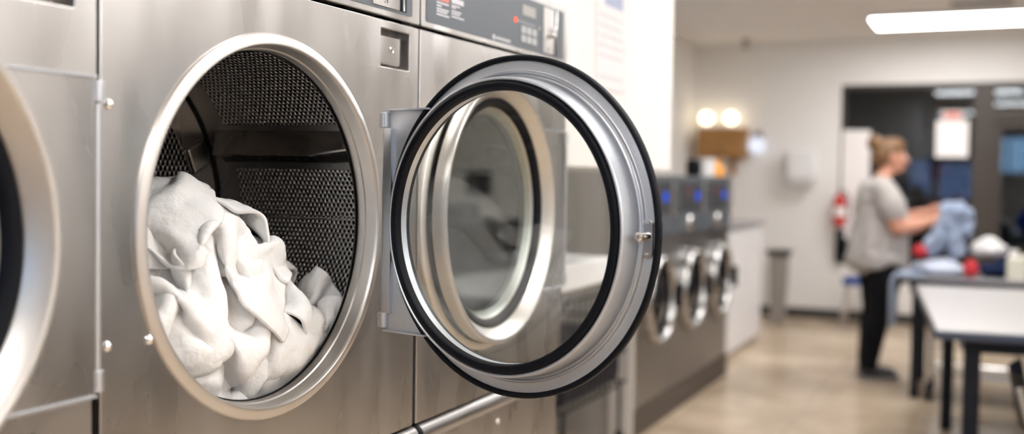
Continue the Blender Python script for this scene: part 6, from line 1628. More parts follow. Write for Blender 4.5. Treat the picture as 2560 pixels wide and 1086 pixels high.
80,370,165,4,8,12,3,7,12,5,7,11,7,7,11,8,8,9,6,7,11,4,6,14,6,11,5,14,-5,7,14,-9,5,13,-1,-2,14,-3,2,14,-4,1,13,-2,1,14,-2,9,16,-1,3,8,-10,-8,-6,-18,1,11,-10,-9,13,10,-5,10,5,0,6,-6,-16,5,-3,-14,4,-3,-13,4,-4,-14,4,-4,-14,-4,-8,-13,6,-2,-14,-5,-9,-11,
72,383,160,2,7,12,3,7,12,6,7,12,7,7,10,3,5,15,8,8,10,9,8,8,14,4,5,13,-12,-1,15,-1,1,16,-1,2,14,0,3,14,1,5,10,2,12,15,-2,1,12,-11,-7,-2,-15,0,-1,-14,-3,12,2,-4,17,6,-1,15,1,-6,-3,-4,-13,4,-1,-11,6,-3,-16,1,-7,-13,1,-5,-14,0,-6,-15,-1,-5,-12,-2,-12,5,
64,395,154,2,7,13,4,7,12,7,8,13,7,7,10,4,6,12,14,0,4,12,3,7,13,2,6,16,1,5,13,1,2,14,-1,1,12,2,8,12,0,12,16,0,1,10,-8,-8,4,-15,-5,0,-15,-1,7,-12,-6,14,-2,-2,12,11,2,14,9,0,-8,-2,-14,7,-3,-10,6,-4,-16,7,-8,-15,0,-2,-12,3,-7,-17,8,-9,-1,0,-12,8,
59,409,146,2,6,13,4,7,13,5,4,9,9,9,14,9,4,9,12,4,10,13,6,7,10,1,4,17,1,6,16,0,3,13,-1,7,9,3,10,18,1,3,9,-12,-8,0,-15,0,4,-13,-5,9,-11,-9,12,-7,-5,16,-4,-4,15,1,0,17,6,1,2,18,-2,-4,1,-14,7,-7,-10,6,-6,-15,4,-6,-13,4,-8,-11,3,-12,7,7,-13,4,
56,422,139,2,8,12,5,6,13,6,6,12,9,7,11,8,5,8,13,4,11,14,4,8,11,-1,7,12,5,2,18,0,4,12,2,12,11,1,8,11,-6,-5,2,-18,-2,7,-14,-6,12,-8,-4,12,-8,-7,13,-6,-2,13,-4,-5,14,-4,-6,16,0,-2,12,8,3,3,14,0,7,-10,-11,5,-4,-14,4,-5,-13,4,-8,-11,3,-12,4,1,-12,-10,
56,436,129,2,6,13,5,7,13,7,7,12,8,5,11,11,3,13,11,9,5,11,2,7,15,0,10,15,3,2,4,1,13,14,6,6,16,-8,1,3,-17,-5,12,-6,0,14,-10,-1,11,-9,-3,10,-10,-5,14,-4,-11,12,-8,-10,10,-6,-3,15,-1,-2,14,9,0,7,13,0,15,-4,2,8,-11,-9,4,-8,-11,3,-7,-12,4,-14,-1,0,-9,-11,
59,450,121,3,6,13,4,6,12,6,6,11,8,6,11,11,4,10,10,5,8,13,3,7,11,3,10,12,3,6,13,2,9,9,-8,-2,11,-9,4,15,-5,2,13,-8,1,11,-7,-1,13,-10,-3,15,-6,0,12,-8,-9,8,-3,-9,8,-6,-11,9,-6,-8,15,-1,-3,13,6,2,13,8,1,14,-7,-2,8,-10,-6,6,-12,-8,2,-12,-8,2,-12,-8,
60,464,113,0,6,13,4,6,13,9,5,10,10,4,9,11,4,8,10,3,6,13,4,9,11,0,8,13,3,6,15,1,9,11,-8,1,12,-3,5,12,-7,2,13,-8,2,12,-8,-1,11,-4,6,13,-6,-5,12,-7,-7,9,-5,-9,11,-6,-8,4,-6,-12,12,0,-9,15,-5,-3,13,3,0,14,1,-1,11,-9,-5,6,-11,-7,1,-13,-8,0,-12,-9,
60,478,106,-1,6,13,9,4,10,13,-2,7,9,6,9,9,5,8,11,4,7,13,3,10,12,1,7,13,3,7,10,-4,3,17,-3,6,11,-3,7,13,-5,4,12,-11,-1,8,1,12,14,-7,-4,12,-6,-3,12,-6,-4,11,-6,-7,9,-6,-10,8,-5,-11,10,-3,-10,5,-8,-11,14,1,-3,15,1,-1,10,-9,-5,3,-12,-6,5,-11,-9,1,-12,-8,
63,492,98,0,7,13,12,-3,7,13,-2,6,10,5,9,12,7,10,9,2,8,10,2,5,13,3,8,13,-1,5,12,-2,7,13,1,6,11,-10,4,13,-6,4,16,-5,5,4,7,15,11,-4,-2,13,-7,-4,11,-8,-7,9,-6,-8,3,-9,-12,8,-5,-11,9,-5,-9,10,-3,-9,16,2,-6,10,-8,-9,4,-14,1,-4,-14,0,9,-10,-11,5,-4,-11,
70,506,93,-1,6,13,9,0,11,14,-4,-1,13,-2,4,12,4,8,9,3,7,11,2,9,14,1,9,11,1,0,12,-3,9,13,-3,6,11,-5,5,13,-6,3,8,5,10,1,3,13,15,-4,-3,11,-9,-5,4,-12,-7,12,-2,-7,-1,-11,-10,7,-7,-10,9,-3,-12,13,-1,-8,16,-4,-6,0,-15,3,7,-13,6,1,-5,-12,11,-3,-11,10,-2,-12,
84,515,91,-2,8,11,2,4,14,8,-6,10,15,1,-7,15,-2,-3,13,-4,6,10,2,8,13,1,6,12,0,6,12,-2,6,12,-4,6,12,-5,6,7,8,10,-3,3,13,15,3,8,8,-11,-7,1,-15,-3,10,-5,-9,14,1,-2,-1,-9,-12,11,-5,-7,15,-4,-1,9,-4,-6,10,-10,4,8,-12,2,11,-7,-8,-1,-3,-17,5,-4,-13,8,0,-12,
99,516,92,-1,10,11,0,9,11,3,1,15,13,-5,3,12,2,-8,13,-1,-5,14,-5,-1,13,-6,4,12,-2,6,13,-2,6,11,-4,6,8,7,11,-4,8,12,7,5,13,12,-7,-1,-3,-15,-2,5,-8,-7,14,5,-3,14,-1,-1,5,-11,-9,14,-4,5,13,-5,0,13,-7,-2,12,-9,-3,9,-9,-7,1,-6,-14,6,-6,-12,-5,-1,-13,4,-5,-13,
115,517,94,-1,10,10,0,9,11,1,9,13,6,-4,13,12,-7,-2,14,3,-6,11,1,-7,13,-1,-4,16,-6,-2,12,-8,0,13,-4,9,2,12,14,2,7,11,2,4,12,-2,-15,-4,-1,-14,-4,9,-10,-7,14,1,-3,12,8,2,15,0,1,15,-6,1,13,-6,0,14,-7,-2,11,-9,-3,12,-9,-4,2,-8,-14,0,-3,-15,-12,-2,-15,0,-1,-12,
131,518,94,-1,9,10,0,9,12,1,9,11,1,7,14,9,-8,9,13,-6,-3,13,3,-6,14,0,-6,15,-2,-3,11,-5,-9,15,-2,1,7,-4,13,2,8,13,3,-1,13,-7,-7,-10,-9,-8,-9,4,-12,-9,15,-1,-2,15,0,1,14,6,1,11,-10,1,14,-4,0,13,-2,0,13,-7,-3,14,-5,-2,-10,-9,-5,-1,-1,-16,0,1,-13,0,3,-11,
146,517,94,0,10,10,1,9,12,0,9,11,1,8,12,3,3,15,10,-10,5,14,-4,-4,13,0,-5,12,-5,-4,17,6,-7,13,2,-4,14,-9,0,-1,-10,12,2,-3,14,-6,-7,-10,-5,1,-13,-7,6,-12,13,-5,-4,14,-5,-2,11,-2,1,13,-7,1,13,-2,-2,11,-5,-1,5,-15,1,18,-4,1,-6,13,1,-8,-6,-12,9,9,-9,0,4,-14,
162,517,94,-1,6,13,1,11,10,2,11,10,0,7,11,2,8,13,3,-1,14,12,-10,2,13,-3,-3,13,-3,-5,13,4,-7,16,-1,-3,14,-3,-1,7,-16,0,0,-13,8,-2,3,-14,-9,9,-7,-11,11,-6,11,-2,-6,12,-6,-7,13,-6,-4,15,-5,3,4,-8,-9,8,-13,-3,10,-11,-1,12,-1,5,0,16,2,-16,0,3,10,8,-8,6,4,-11,
179,517,96,-3,2,14,1,9,9,3,15,6,-1,9,12,3,7,12,2,7,13,5,-2,14,12,-7,-1,11,-1,-4,17,-9,-3,10,-3,-2,14,-5,-2,13,-9,-3,7,-12,-6,-5,12,-11,-11,7,-2,-12,10,-2,10,0,-10,12,-4,-5,13,-9,-1,6,-2,-14,12,-8,-9,9,-13,-3,4,-10,10,0,-9,12,9,9,5,-11,11,0,11,5,-9,0,10,-10,
194,518,99,-2,-1,14,-1,8,14,0,16,-5,1,5,17,6,11,9,2,8,12,2,7,13,4,-8,13,10,-13,0,11,-7,-3,12,-7,-3,13,-7,-3,12,-8,-3,14,2,-6,-6,15,-12,-12,6,0,-6,11,-7,11,-2,-9,11,-4,-6,11,-5,-7,11,-6,-8,11,-7,-9,1,-13,3,-12,-11,3,2,-6,12,12,0,12,7,12,-2,1,11,-9,0,11,-10,
207,528,105,-10,5,8,12,-5,11,3,15,1,-3,-3,16,2,11,12,5,11,6,3,8,12,2,1,14,4,-11,10,7,-13,2,11,-10,-2,12,-8,-2,14,-3,-5,11,7,-8,-5,12,-7,-11,8,-4,0,12,-10,11,-5,-8,11,-4,-7,12,-6,-9,12,-4,-7,4,-13,-1,-13,-9,-1,-13,-6,-2,3,-8,12,9,0,12,12,9,2,0,12,-9,8,10,-6,
214,537,116,-12,7,9,6,-11,9,13,15,-2,5,-4,12,1,-2,15,5,15,0,3,12,10,2,4,14,2,-5,15,3,-12,8,7,-13,3,12,-9,-2,14,-2,-5,8,9,-9,-6,11,-7,-9,11,-5,7,7,-11,11,-4,-8,11,-7,-7,8,-12,-5,13,1,-8,-13,-9,-2,-11,-2,-10,-13,-9,3,1,-9,12,9,0,11,12,7,5,5,12,-6,12,7,-3,
223,541,126,-13,8,7,-7,-1,11,9,8,1,12,2,8,-3,-6,14,14,-2,6,12,9,-1,5,10,10,2,2,15,1,-7,13,3,-12,9,9,-12,1,14,-1,-5,5,11,-9,-5,11,-7,-6,12,-8,10,2,-10,11,-4,-9,10,-10,-4,10,-8,-7,-4,6,-12,-13,-4,-5,-13,-7,-7,-10,-9,6,-3,-13,13,10,5,7,12,4,8,11,10,-2,14,2,-1,
215,81,243,11,6,6,8,14,-2,6,12,-3,4,13,-2,-3,14,-3,8,12,-1,8,12,-1,5,14,-1,11,9,5,11,9,5,8,12,1,-2,12,-9,-3,12,-8,2,12,-6,8,12,-4,16,4,0,9,-10,-3,0,-17,-3,14,-3,-7,5,7,-11,1,9,-13,2,10,-10,3,11,-9,-2,12,-9,3,11,-8,0,11,-9,0,11,-9,0,11,-10,0,11,-11,
204,87,252,11,7,7,8,11,-1,6,13,-3,9,11,2,2,14,-2,10,10,-1,2,14,-3,1,15,-2,10,12,4,12,6,5,6,13,0,-1,13,-9,0,13,-7,3,14,-6,12,8,-1,17,-4,0,10,-10,-1,9,-12,-6,3,9,-12,-2,5,-14,-3,4,-14,3,12,-9,8,11,-4,4,13,-7,2,11,-8,2,11,-9,0,11,-10,0,10,-9,0,12,-10,
193,93,263,11,9,5,8,10,-5,12,9,5,8,11,3,11,9,-1,7,12,-3,0,15,0,-2,13,-3,9,14,3,7,8,3,3,14,-5,3,14,-5,3,16,-7,7,14,-3,15,-4,0,6,-12,-6,11,-12,-3,3,1,-14,1,8,-11,1,10,-11,0,10,-11,6,12,-6,8,12,-2,5,13,-4,7,10,-8,2,11,-11,1,11,-9,0,11,-10,0,11,-9,
184,99,272,8,12,4,7,12,-1,13,7,3,9,10,4,12,7,3,10,10,0,-4,13,-8,0,14,0,6,14,1,6,12,-1,7,14,-4,3,10,-2,6,17,-3,10,9,-2,12,-11,-4,12,-9,-3,14,0,-6,-3,6,-14,-6,6,-13,-1,8,-13,3,11,-10,7,12,-5,8,11,-2,12,10,-4,2,13,-8,0,11,-10,0,11,-10,-2,10,-10,-2,10,-11,
171,110,280,8,11,0,12,9,4,11,6,6,8,12,5,15,3,4,12,10,1,-4,13,-7,10,11,0,-3,14,0,5,13,0,6,13,-2,6,17,-3,10,8,-4,6,10,2,19,-11,-9,13,-2,-5,8,7,-11,-4,5,-13,-4,7,-14,-6,5,-12,-3,8,-12,9,12,-1,10,11,-2,10,12,-5,-1,10,-10,0,9,-11,-1,10,-10,0,12,-10,-3,9,-10,
161,119,286,10,7,6,13,11,3,8,4,9,10,11,5,12,8,4,11,9,1,2,11,-9,12,6,3,7,13,0,-2,15,0,6,12,-2,10,10,-3,14,6,-6,6,12,1,18,-2,-7,10,7,-8,1,8,-13,-3,5,-14,-6,5,-12,-5,6,-12,-8,5,-13,13,12,0,10,10,0,9,12,-6,-1,10,-11,-3,10,-11,0,11,-10,5,12,-7,1,10,-9,
149,129,295,11,8,4,11,9,7,12,4,10,11,5,5,13,10,3,11,14,-1,1,10,-7,12,3,6,9,10,2,10,12,-2,9,10,-4,8,11,-2,11,9,-3,11,9,-3,10,10,-7,4,8,-12,0,8,-13,-5,4,-13,-6,4,-13,-9,1,-12,0,14,-10,6,9,-6,9,13,-6,11,8,2,5,12,-8,-3,9,-11,-4,9,-11,3,11,-8,5,12,-6,
138,144,299,11,7,8,11,5,6,12,4,10,13,3,7,8,11,-5,11,10,4,5,10,-2,14,5,4,7,12,-6,8,12,0,10,12,-3,9,10,-2,12,10,-4,10,9,-3,9,10,-6,8,9,-8,-3,5,-13,-7,2,-14,-9,-3,-11,-1,10,-13,6,13,-5,9,10,-6,0,12,-7,6,11,-6,10,11,-2,-4,9,-11,-5,8,-11,3,11,-8,7,12,-4,
129,156,304,14,4,5,11,6,11,8,-2,11,11,8,5,9,11,-3,12,3,8,9,9,2,13,11,-1,13,8,-2,13,9,-3,10,12,-2,8,13,-2,8,14,-3,8,11,-5,7,12,-8,5,9,-10,-6,3,-14,-5,2,-13,-6,1,-9,12,5,-9,9,10,-7,5,12,-6,-6,13,-5,0,12,-6,7,11,-6,-6,7,-11,-3,8,-11,5,14,-5,8,10,-5,
121,169,308,8,-5,11,11,3,10,10,7,8,12,9,1,11,8,3,11,4,10,1,7,-9,18,12,-1,14,11,3,12,10,0,10,13,-3,8,12,-4,10,12,-8,6,11,-5,8,12,-5,8,11,-7,1,6,-14,-9,2,-11,-5,2,-13,7,1,-19,11,9,6,11,10,2,4,12,-7,-9,8,-6,-5,14,-10,-1,10,-9,1,9,-11,0,11,-7,13,8,3,
107,168,317,10,2,9,12,9,7,10,9,2,13,7,6,11,5,10,11,5,7,4,7,-9,14,12,0,15,12,-3,25,3,-18,3,13,-1,4,11,-1,6,18,2,8,12,-7,6,11,-5,8,12,-4,6,10,-9,-3,3,-14,-8,0,-12,-2,3,-15,14,6,4,11,9,2,10,11,0,3,12,-9,-11,10,-1,0,11,-15,0,10,-11,-10,7,-7,8,10,-12,
104,188,314,10,-1,13,6,2,12,11,6,8,12,8,2,13,10,4,8,4,9,7,6,-7,13,11,0,14,12,-2,11,11,-4,10,12,-5,6,12,-6,9,14,-6,8,10,-5,6,9,-7,7,13,-12,8,11,-3,2,7,-14,-10,0,-12,-1,-3,-15,11,8,-7,9,9,5,7,10,7,11,11,2,3,12,-8,-3,10,-10,-3,10,-10,-4,12,-11,-9,6,-10,
93,189,326,10,11,-4,9,3,9,11,5,9,10,9,8,13,8,7,10,7,7,12,7,4,12,9,-1,10,11,-7,6,15,-1,7,11,-4,10,8,-7,11,10,-9,7,10,-10,7,16,-8,8,11,-12,5,9,-1,7,9,-11,-3,-1,-16,-6,1,-13,5,2,-14,12,8,5,2,13,10,9,8,7,11,12,0,-1,11,-10,-2,11,-10,-6,10,-10,-9,8,-10,
86,198,335,6,10,-8,13,8,5,11,6,10,11,6,10,11,8,4,10,9,4,10,6,8,11,9,3,12,10,-5,6,13,-6,9,10,-4,6,12,-5,11,9,-9,8,11,-11,4,11,-8,10,16,-10,6,9,-3,3,8,-13,-1,1,-17,5,9,-14,-4,-4,-13,15,4,-5,10,9,7,5,11,9,-1,8,14,3,13,-5,1,12,-8,-5,7,-11,-3,11,-8,
78,204,323,4,14,12,15,6,4,10,11,2,11,7,9,9,7,5,11,7,5,9,6,10,11,9,3,12,9,-2,6,14,-10,8,10,-3,10,13,-7,7,12,-7,8,11,-7,8,9,-9,6,12,-10,5,10,-10,4,7,-11,0,2,-15,1,6,-18,4,-2,-15,13,8,-3,3,-3,15,6,5,9,-5,18,11,1,12,-2,9,15,-6,-9,0,-14,0,7,-14,
90,213,316,-4,13,8,0,15,8,12,7,6,9,8,8,9,7,6,9,8,5,9,3,12,6,8,5,11,6,-7,14,15,-6,7,11,-3,8,12,-5,8,11,-7,7,13,-7,9,10,-11,6,10,-9,4,8,-12,5,9,-12,4,8,-12,4,7,-14,-4,-7,-15,15,7,2,13,1,5,16,-2,-1,-12,13,0,6,11,-5,2,19,2,-12,10,6,0,5,-12,
78,224,305,3,13,11,5,12,10,3,10,5,9,9,9,9,8,7,6,7,11,6,-7,13,10,11,-4,10,9,-7,10,13,-1,9,12,-2,9,12,-5,7,12,-6,7,12,-9,9,9,-10,6,11,-8,5,12,-11,6,8,-12,7,10,-11,-3,-6,-15,10,-12,1,13,7,1,17,6,-1,15,11,-4,-3,15,-1,-17,6,-3,3,5,-15,-10,11,5,-3,12,-4,
70,239,300,-2,10,9,10,10,9,5,10,7,2,8,14,8,12,6,1,-3,15,10,-12,-1,15,14,-6,9,13,3,5,13,-1,10,11,-1,8,15,-5,9,12,-6,8,11,-8,8,12,-8,8,8,-5,5,16,-12,8,8,-7,-1,6,-17,1,-15,-1,19,0,2,10,8,-5,13,7,-7,8,5,-12,3,8,-12,-13,0,1,-2,8,-13,0,15,-3,-14,8,1,
64,249,290,2,10,8,5,12,10,-1,6,14,-1,0,15,5,13,6,9,-12,5,14,-2,-3,8,17,-1,7,11,3,7,15,0,11,12,0,9,14,-3,8,13,-6,6,14,-3,8,10,-9,8,8,-6,8,13,-11,5,10,-6,0,-9,-13,15,4,4,9,5,-9,12,2,-11,9,1,-8,7,15,-4,12,10,-6,-14,1,-2,-9,2,-11,0,-1,-15,-7,11,-4,
60,260,284,1,13,8,-4,3,14,-2,-7,13,-1,12,9,15,5,-1,8,-12,5,13,9,0,6,15,5,6,15,1,5,15,-2,9,8,2,5,14,-4,12,12,-2,6,13,-3,9,10,-9,7,10,-8,3,13,-3,9,9,-10,7,-1,-14,14,5,-2,9,-3,-10,12,-2,-13,11,5,-6,10,9,-8,13,9,-6,-1,15,3,-11,7,-3,4,-5,-17,-6,-3,-12,
48,257,277,-3,7,10,1,-2,14,-7,7,12,8,15,-2,15,-8,1,14,-3,4,6,16,7,3,15,1,6,9,4,6,17,-2,6,11,0,11,14,0,5,12,0,8,7,-8,7,11,-7,7,14,-7,7,10,-7,7,11,-8,11,10,-10,13,1,-5,12,0,-7,10,1,-8,11,3,-11,9,2,-12,13,7,-9,9,12,0,-3,15,3,-13,-1,-11,5,-2,-12,
37,243,281,-3,13,-2,-2,0,14,-3,13,3,17,9,0,11,-11,3,11,12,3,4,14,5,4,14,3,6,13,4,6,13,1,6,12,0,4,14,2,8,13,-2,12,6,-7,6,9,-7,7,10,-8,7,12,-8,14,4,-8,8,7,-8,11,4,-8,11,6,-6,10,8,-6,14,14,-2,9,0,-8,9,5,-13,10,8,-11,8,12,1,-12,9,4,7,-3,-17,
19,236,278,6,8,-10,-5,11,11,12,11,2,12,7,0,14,-3,0,4,14,8,2,11,3,4,14,4,7,14,5,7,17,1,0,11,2,7,14,2,9,9,-4,8,12,-6,8,5,-9,8,9,-9,5,12,-5,13,7,-8,9,5,-12,12,5,-3,9,11,-1,10,7,-6,14,6,-5,9,10,-6,12,5,-10,7,5,-11,8,13,-5,5,13,9,6,0,-12,
7,248,276,0,0,-15,14,10,-1,11,1,7,15,7,0,8,11,2,-1,12,7,6,12,4,-3,13,5,11,14,0,6,13,2,10,15,3,-1,11,1,6,15,-2,6,8,-6,9,10,-6,9,-1,-10,10,9,-10,5,12,2,11,11,-9,9,6,-6,10,11,-3,11,14,-1,12,5,-4,11,3,-11,9,9,-2,7,6,-11,7,10,-9,8,14,7,9,5,-11,
4,265,278,-3,1,-14,15,7,0,13,3,-7,13,-3,-6,9,9,4,-4,12,5,10,13,4,-3,12,6,8,14,1,5,12,3,3,12,6,3,16,-2,15,2,-5,8,10,-5,-1,13,-6,9,9,-4,11,3,-12,10,9,-8,8,11,-3,4,13,-2,10,12,-1,10,10,3,12,5,-10,12,9,-8,7,9,6,9,8,-8,5,8,-10,8,13,-2,5,-4,-11,
0,280,279,0,1,-15,8,0,-14,13,-5,-6,14,1,-5,9,11,3,6,9,7,-3,16,5,8,10,1,4,16,2,-2,12,5,5,12,2,9,12,1,11,4,-8,10,8,-8,5,7,-5,-4,17,0,8,9,-5,12,6,-7,7,14,-3,11,12,6,8,9,-2,7,9,-8,10,7,-5,11,11,4,8,9,-2,10,10,-4,6,7,-9,3,4,-13,4,-9,-9,
1,297,279,7,-1,-13,8,-1,-12,5,-3,-13,7,-5,-13,13,7,-1,9,10,4,-1,15,6,2,12,3,1,14,4,-2,13,5,3,13,6,6,16,2,17,4,-6,4,-5,-12,12,7,-8,1,15,-4,-3,15,1,9,12,-2,5,9,-2,11,13,-1,8,10,0,8,8,-6,11,12,2,9,10,8,10,8,-5,12,3,-9,5,-1,-11,-1,10,-9,5,-13,-4,
0,311,276,0,-6,-14,6,-4,-14,5,-1,-14,10,0,-11,14,2,-7,12,9,0,2,13,5,8,12,4,5,11,10,3,13,8,1,13,3,-7,17,-2,8,12,-3,9,0,-14,8,-5,-11,2,14,-1,-4,12,1,7,16,-1,7,13,-2,9,8,-3,9,11,0,4,12,11,10,11,1,9,11,3,11,8,-7,9,0,-12,7,-13,-5,-7,15,-4,9,-14,-4,
0,326,272,3,-4,-14,3,-4,-13,2,-2,-15,8,-2,-11,15,1,-6,10,4,-9,11,10,3,6,15,6,4,10,6,2,12,9,-8,11,8,6,14,-5,-4,13,-3,11,4,-11,5,-6,-12,6,12,-6,-5,15,2,5,16,0,9,11,5,7,9,-7,5,13,4,4,13,8,9,11,6,11,11,1,11,-1,-9,9,-4,-12,5,-16,6,-2,15,4,2,-9,-11,
10,338,271,2,-3,-14,2,-3,-13,-4,-1,-16,1,-3,-14,9,-2,-12,12,5,-5,12,9,3,0,6,15,3,13,2,6,13,-3,-9,7,9,8,10,-7,-7,14,-1,11,7,-10,8,-2,-11,6,9,-9,3,17,1,-3,14,-1,10,13,1,8,14,0,-1,6,11,8,16,7,9,12,3,11,8,-3,9,-13,-2,11,-1,-13,0,-11,11,2,7,15,8,-13,-5,
90,154,334,-14,-4,-2,-6,-7,-11,-8,-3,-13,-6,0,-13,-6,1,-14,-3,1,-15,9,-7,-14,7,-2,-11,-1,-4,-15,-3,-2,-15,-5,-3,-16,4,1,-14,3,0,-16,2,0,-14,0,1,-16,0,2,-12,10,1,-14,0,-2,-15,-5,-12,-9,-1,-15,-1,-3,-14,5,-6,-9,10,-4,-9,10,-5,-9,11,-4,-8,11,-4,-8,12,-1,5,14,-7,-5,12,1,9,11,
85,168,334,-6,-6,-12,2,-12,-10,-4,-8,-11,-7,-4,-13,-6,0,-12,-3,11,-10,1,4,-14,7,-4,-14,-2,-4,-15,-5,-3,-13,-6,-1,-15,-2,-2,-16,2,0,-15,5,1,-14,4,2,-14,0,2,-13,-3,-3,-18,-5,-12,-7,2,-16,1,7,-12,1,9,-12,0,-2,-14,5,-4,-11,9,-5,-8,10,-5,-8,12,-4,-9,14,-2,-3,5,-7,-1,19,2,10,10,
94,178,325,-3,-9,-11,-1,-9,-11,-3,-10,-11,-4,-8,-12,-7,-6,-13,-10,2,-10,-12,4,-12,-2,11,-10,8,6,-13,2,0,-16,-3,-3,-14,-1,-1,-14,-2,0,-15,-3,-1,-15,4,3,-14,-5,-4,-14,-3,-15,-4,10,-12,-3,11,-7,-3,6,-13,2,4,-13,3,2,-14,3,0,-14,4,-3,-12,7,-5,-8,12,-5,-8,13,-4,-6,11,-5,-3,14,1,10,10,
91,191,315,-8,-9,-6,2,-9,-12,-3,-9,-11,1,-9,-12,-1,-6,-15,-6,-5,-13,-11,-3,-14,-12,3,-10,-8,14,-4,4,11,-10,1,0,-17,-1,-1,-14,-5,-4,-14,-4,-2,-14,1,1,-15,5,-13,1,11,-9,-6,14,-6,-8,5,-12,3,-1,-14,4,1,-14,3,2,-14,3,8,-11,3,4,-13,3,-2,-14,6,-4,-8,12,-5,-8,15,-5,-4,10,-1,6,13,
81,205,315,-4,-9,-14,3,-8,-10,3,-8,-9,3,-12,-16,-2,-5,-14,-2,-7,-13,-10,-3,-15,-10,1,-9,-13,3,-12,-14,9,-1,-1,5,-13,1,4,-13,0,3,-14,6,1,-14,11,-5,-8,7,-13,3,8,-9,-7,9,-12,1,-3,-14,3,-2,-14,3,2,-14,2,3,-12,5,7,-14,3,9,-10,2,7,-13,2,0,-14,6,-7,-8,11,-2,-6,12,-3,1,14,
66,222,313,2,-15,-17,-1,-12,-11,1,-13,-7,5,-8,-11,0,-2,-15,1,-2,-14,1,-2,-15,-6,2,-15,-15,6,-5,-14,6,-1,-10,4,-11,3,5,-14,6,2,-13,11,-2,-10,11,-9,-3,9,-12,-1,6,-13,0,0,-15,2,-4,-13,3,-2,-14,3,1,-15,4,1,-15,2,9,-8,6,9,-13,0,11,-10,1,9,-12,1,-1,-13,5,-4,-9,13,-4,-4,13,
52,219,308,-2,-17,-10,1,-12,-9,2,-11,-9,0,-4,-12,3,-1,-17,1,-3,-14,7,7,-8,0,8,-13,-7,5,-12,-13,6,-3,-11,5,-7,4,4,-14,11,-1,-10,12,-7,-5,9,-11,-1,7,-13,0,3,-15,1,-3,-14,3,-3,-13,2,-2,-14,5,1,-14,3,0,-15,0,7,-11,7,11,-12,1,12,-10,1,11,-8,-1,7,-13,2,0,-13,7,-3,-8,12,
35,213,306,0,-16,-7,1,-9,-8,1,-9,-12,1,-4,-14,2,-2,-15,3,1,-15,4,10,-9,8,12,-2,1,10,-10,-9,6,-10,-12,5,-8,10,2,-11,12,-6,-4,9,-11,-1,5,-14,0,8,-12,-1,0,-14,2,-7,-12,1,-2,-16,4,-3,-16,2,4,-12,7,7,-9,0,8,-17,2,8,-10,3,11,-10,2,12,-9,-1,9,-11,1,6,-13,1,1,-14,6,
21,209,312,-1,-11,-11,1,-7,-12,1,-7,-13,1,-7,-13,2,-2,-15,3,5,-14,6,12,-6,8,12,1,7,12,-5,-9,6,-10,0,10,-12,14,-5,-5,8,-12,0,6,-13,-1,3,-14,0,10,-11,-1,3,-14,0,-8,-12,3,1,-14,1,1,-17,1,-2,-9,9,9,-15,0,7,-11,4,8,-11,2,10,-10,1,9,-6,1,9,-16,1,9,-11,0,8,-12,0,
8,217,307,1,-7,-12,1,-9,-12,-2,-10,-10,-1,-9,-12,3,-2,-16,6,9,-11,6,14,-3,7,12,-1,10,11,2,-3,9,-11,13,5,-6,8,-12,-1,3,-13,0,6,-14,-1,6,-12,-2,8,-13,-1,8,-10,1,-6,-12,2,6,-14,-3,-2,-11,2,0,-17,4,3,-12,7,10,-9,4,8,-12,1,12,-10,2,8,-9,0,7,-15,1,9,-12,2,12,-5,-7,
2,230,299,5,-7,-12,-7,-11,-6,0,-9,-13,0,-7,-13,12,-1,-6,14,0,-1,-4,14,-2,0,14,-4,7,13,-3,10,10,-6,14,-5,-2,3,-14,-1,4,-13,0,5,-13,0,2,-12,-2,10,-9,-2,10,-14,2,3,-14,-1,9,-9,-4,-3,-12,4,2,-15,5,2,-11,3,3,-13,6,13,-6,-1,11,-11,0,11,-9,0,8,-13,0,8,-14,4,9,-9,-5,
0,243,290,1,-5,-13,-1,-12,-8,0,-9,-11,10,-8,-5,4,-10,9,14,1,-3,4,15,-1,-5,14,-1,4,14,-4,12,6,-5,11,-9,-1,3,-14,0,5,-13,1,5,-13,-1,4,-13,-1,9,-10,-3,8,-12,-1,11,-10,-2,7,-10,-4,-10,-12,3,13,-8,2,3,-15,4,2,-13,8,10,-11,2,9,-13,1,14,0,-2,9,-14,-2,10,-10,-4,10,-10,-3,
0,255,280,0,-9,-11,1,-8,-12,9,-10,-6,9,-8,10,-3,-8,14,13,-4,2,8,11,-5,-4,14,0,4,13,-4,12,6,-6,8,-12,0,3,-14,1,5,-13,1,5,-13,-1,6,-12,-1,4,-13,-4,10,-8,1,10,-11,-1,11,-9,-5,-7,-10,3,13,-7,-6,8,-15,3,3,-12,0,10,-12,1,8,-7,10,10,-13,4,12,-10,-3,9,-6,-7,10,-9,-5,
11,262,267,-8,-6,-12,10,-9,-5,9,-8,7,-4,-5,12,0,-7,12,9,-9,9,14,3,-2,-1,14,-2,7,11,-6,11,6,-5,3,-12,3,4,-14,2,5,-12,2,6,-13,0,4,-12,-3,8,-14,-7,7,-9,1,9,-13,-2,13,-7,-3,-6,-11,0,14,-3,-5,13,-8,-6,5,-13,3,12,-12,1,11,-5,3,7,-13,5,4,-13,5,12,-6,-5,10,-5,-11,
10,276,258,5,-9,-10,10,-9,3,4,-4,16,-8,-6,10,3,-4,11,2,-12,11,14,-5,4,3,14,-3,7,12,-5,13,4,-4,3,-16,1,5,-13,3,5,-14,1,4,-6,1,8,-18,-2,6,-12,-5,9,-11,-3,9,-9,-3,8,-12,-2,3,-12,3,9,-9,-7,13,4,-6,9,-8,-8,10,-9,0,12,-12,-2,3,-10,14,9,-8,0,7,-5,-13,11,-7,0,
19,286,249,11,-9,-1,6,-10,10,-6,3,10,-8,-5,15,1,-11,13,9,-9,9,4,-11,9,7,15,0,13,5,-5,15,3,-2,4,-16,1,3,-8,1,4,-14,0,7,-13,2,9,-13,-1,7,-17,-4,8,-6,-4,8,-10,-5,7,-13,0,5,-12,-1,7,-11,-2,12,0,-9,14,-3,-8,11,-1,-7,10,-12,-6,-2,-3,18,10,-7,-9,6,-8,-12,13,-4,4,
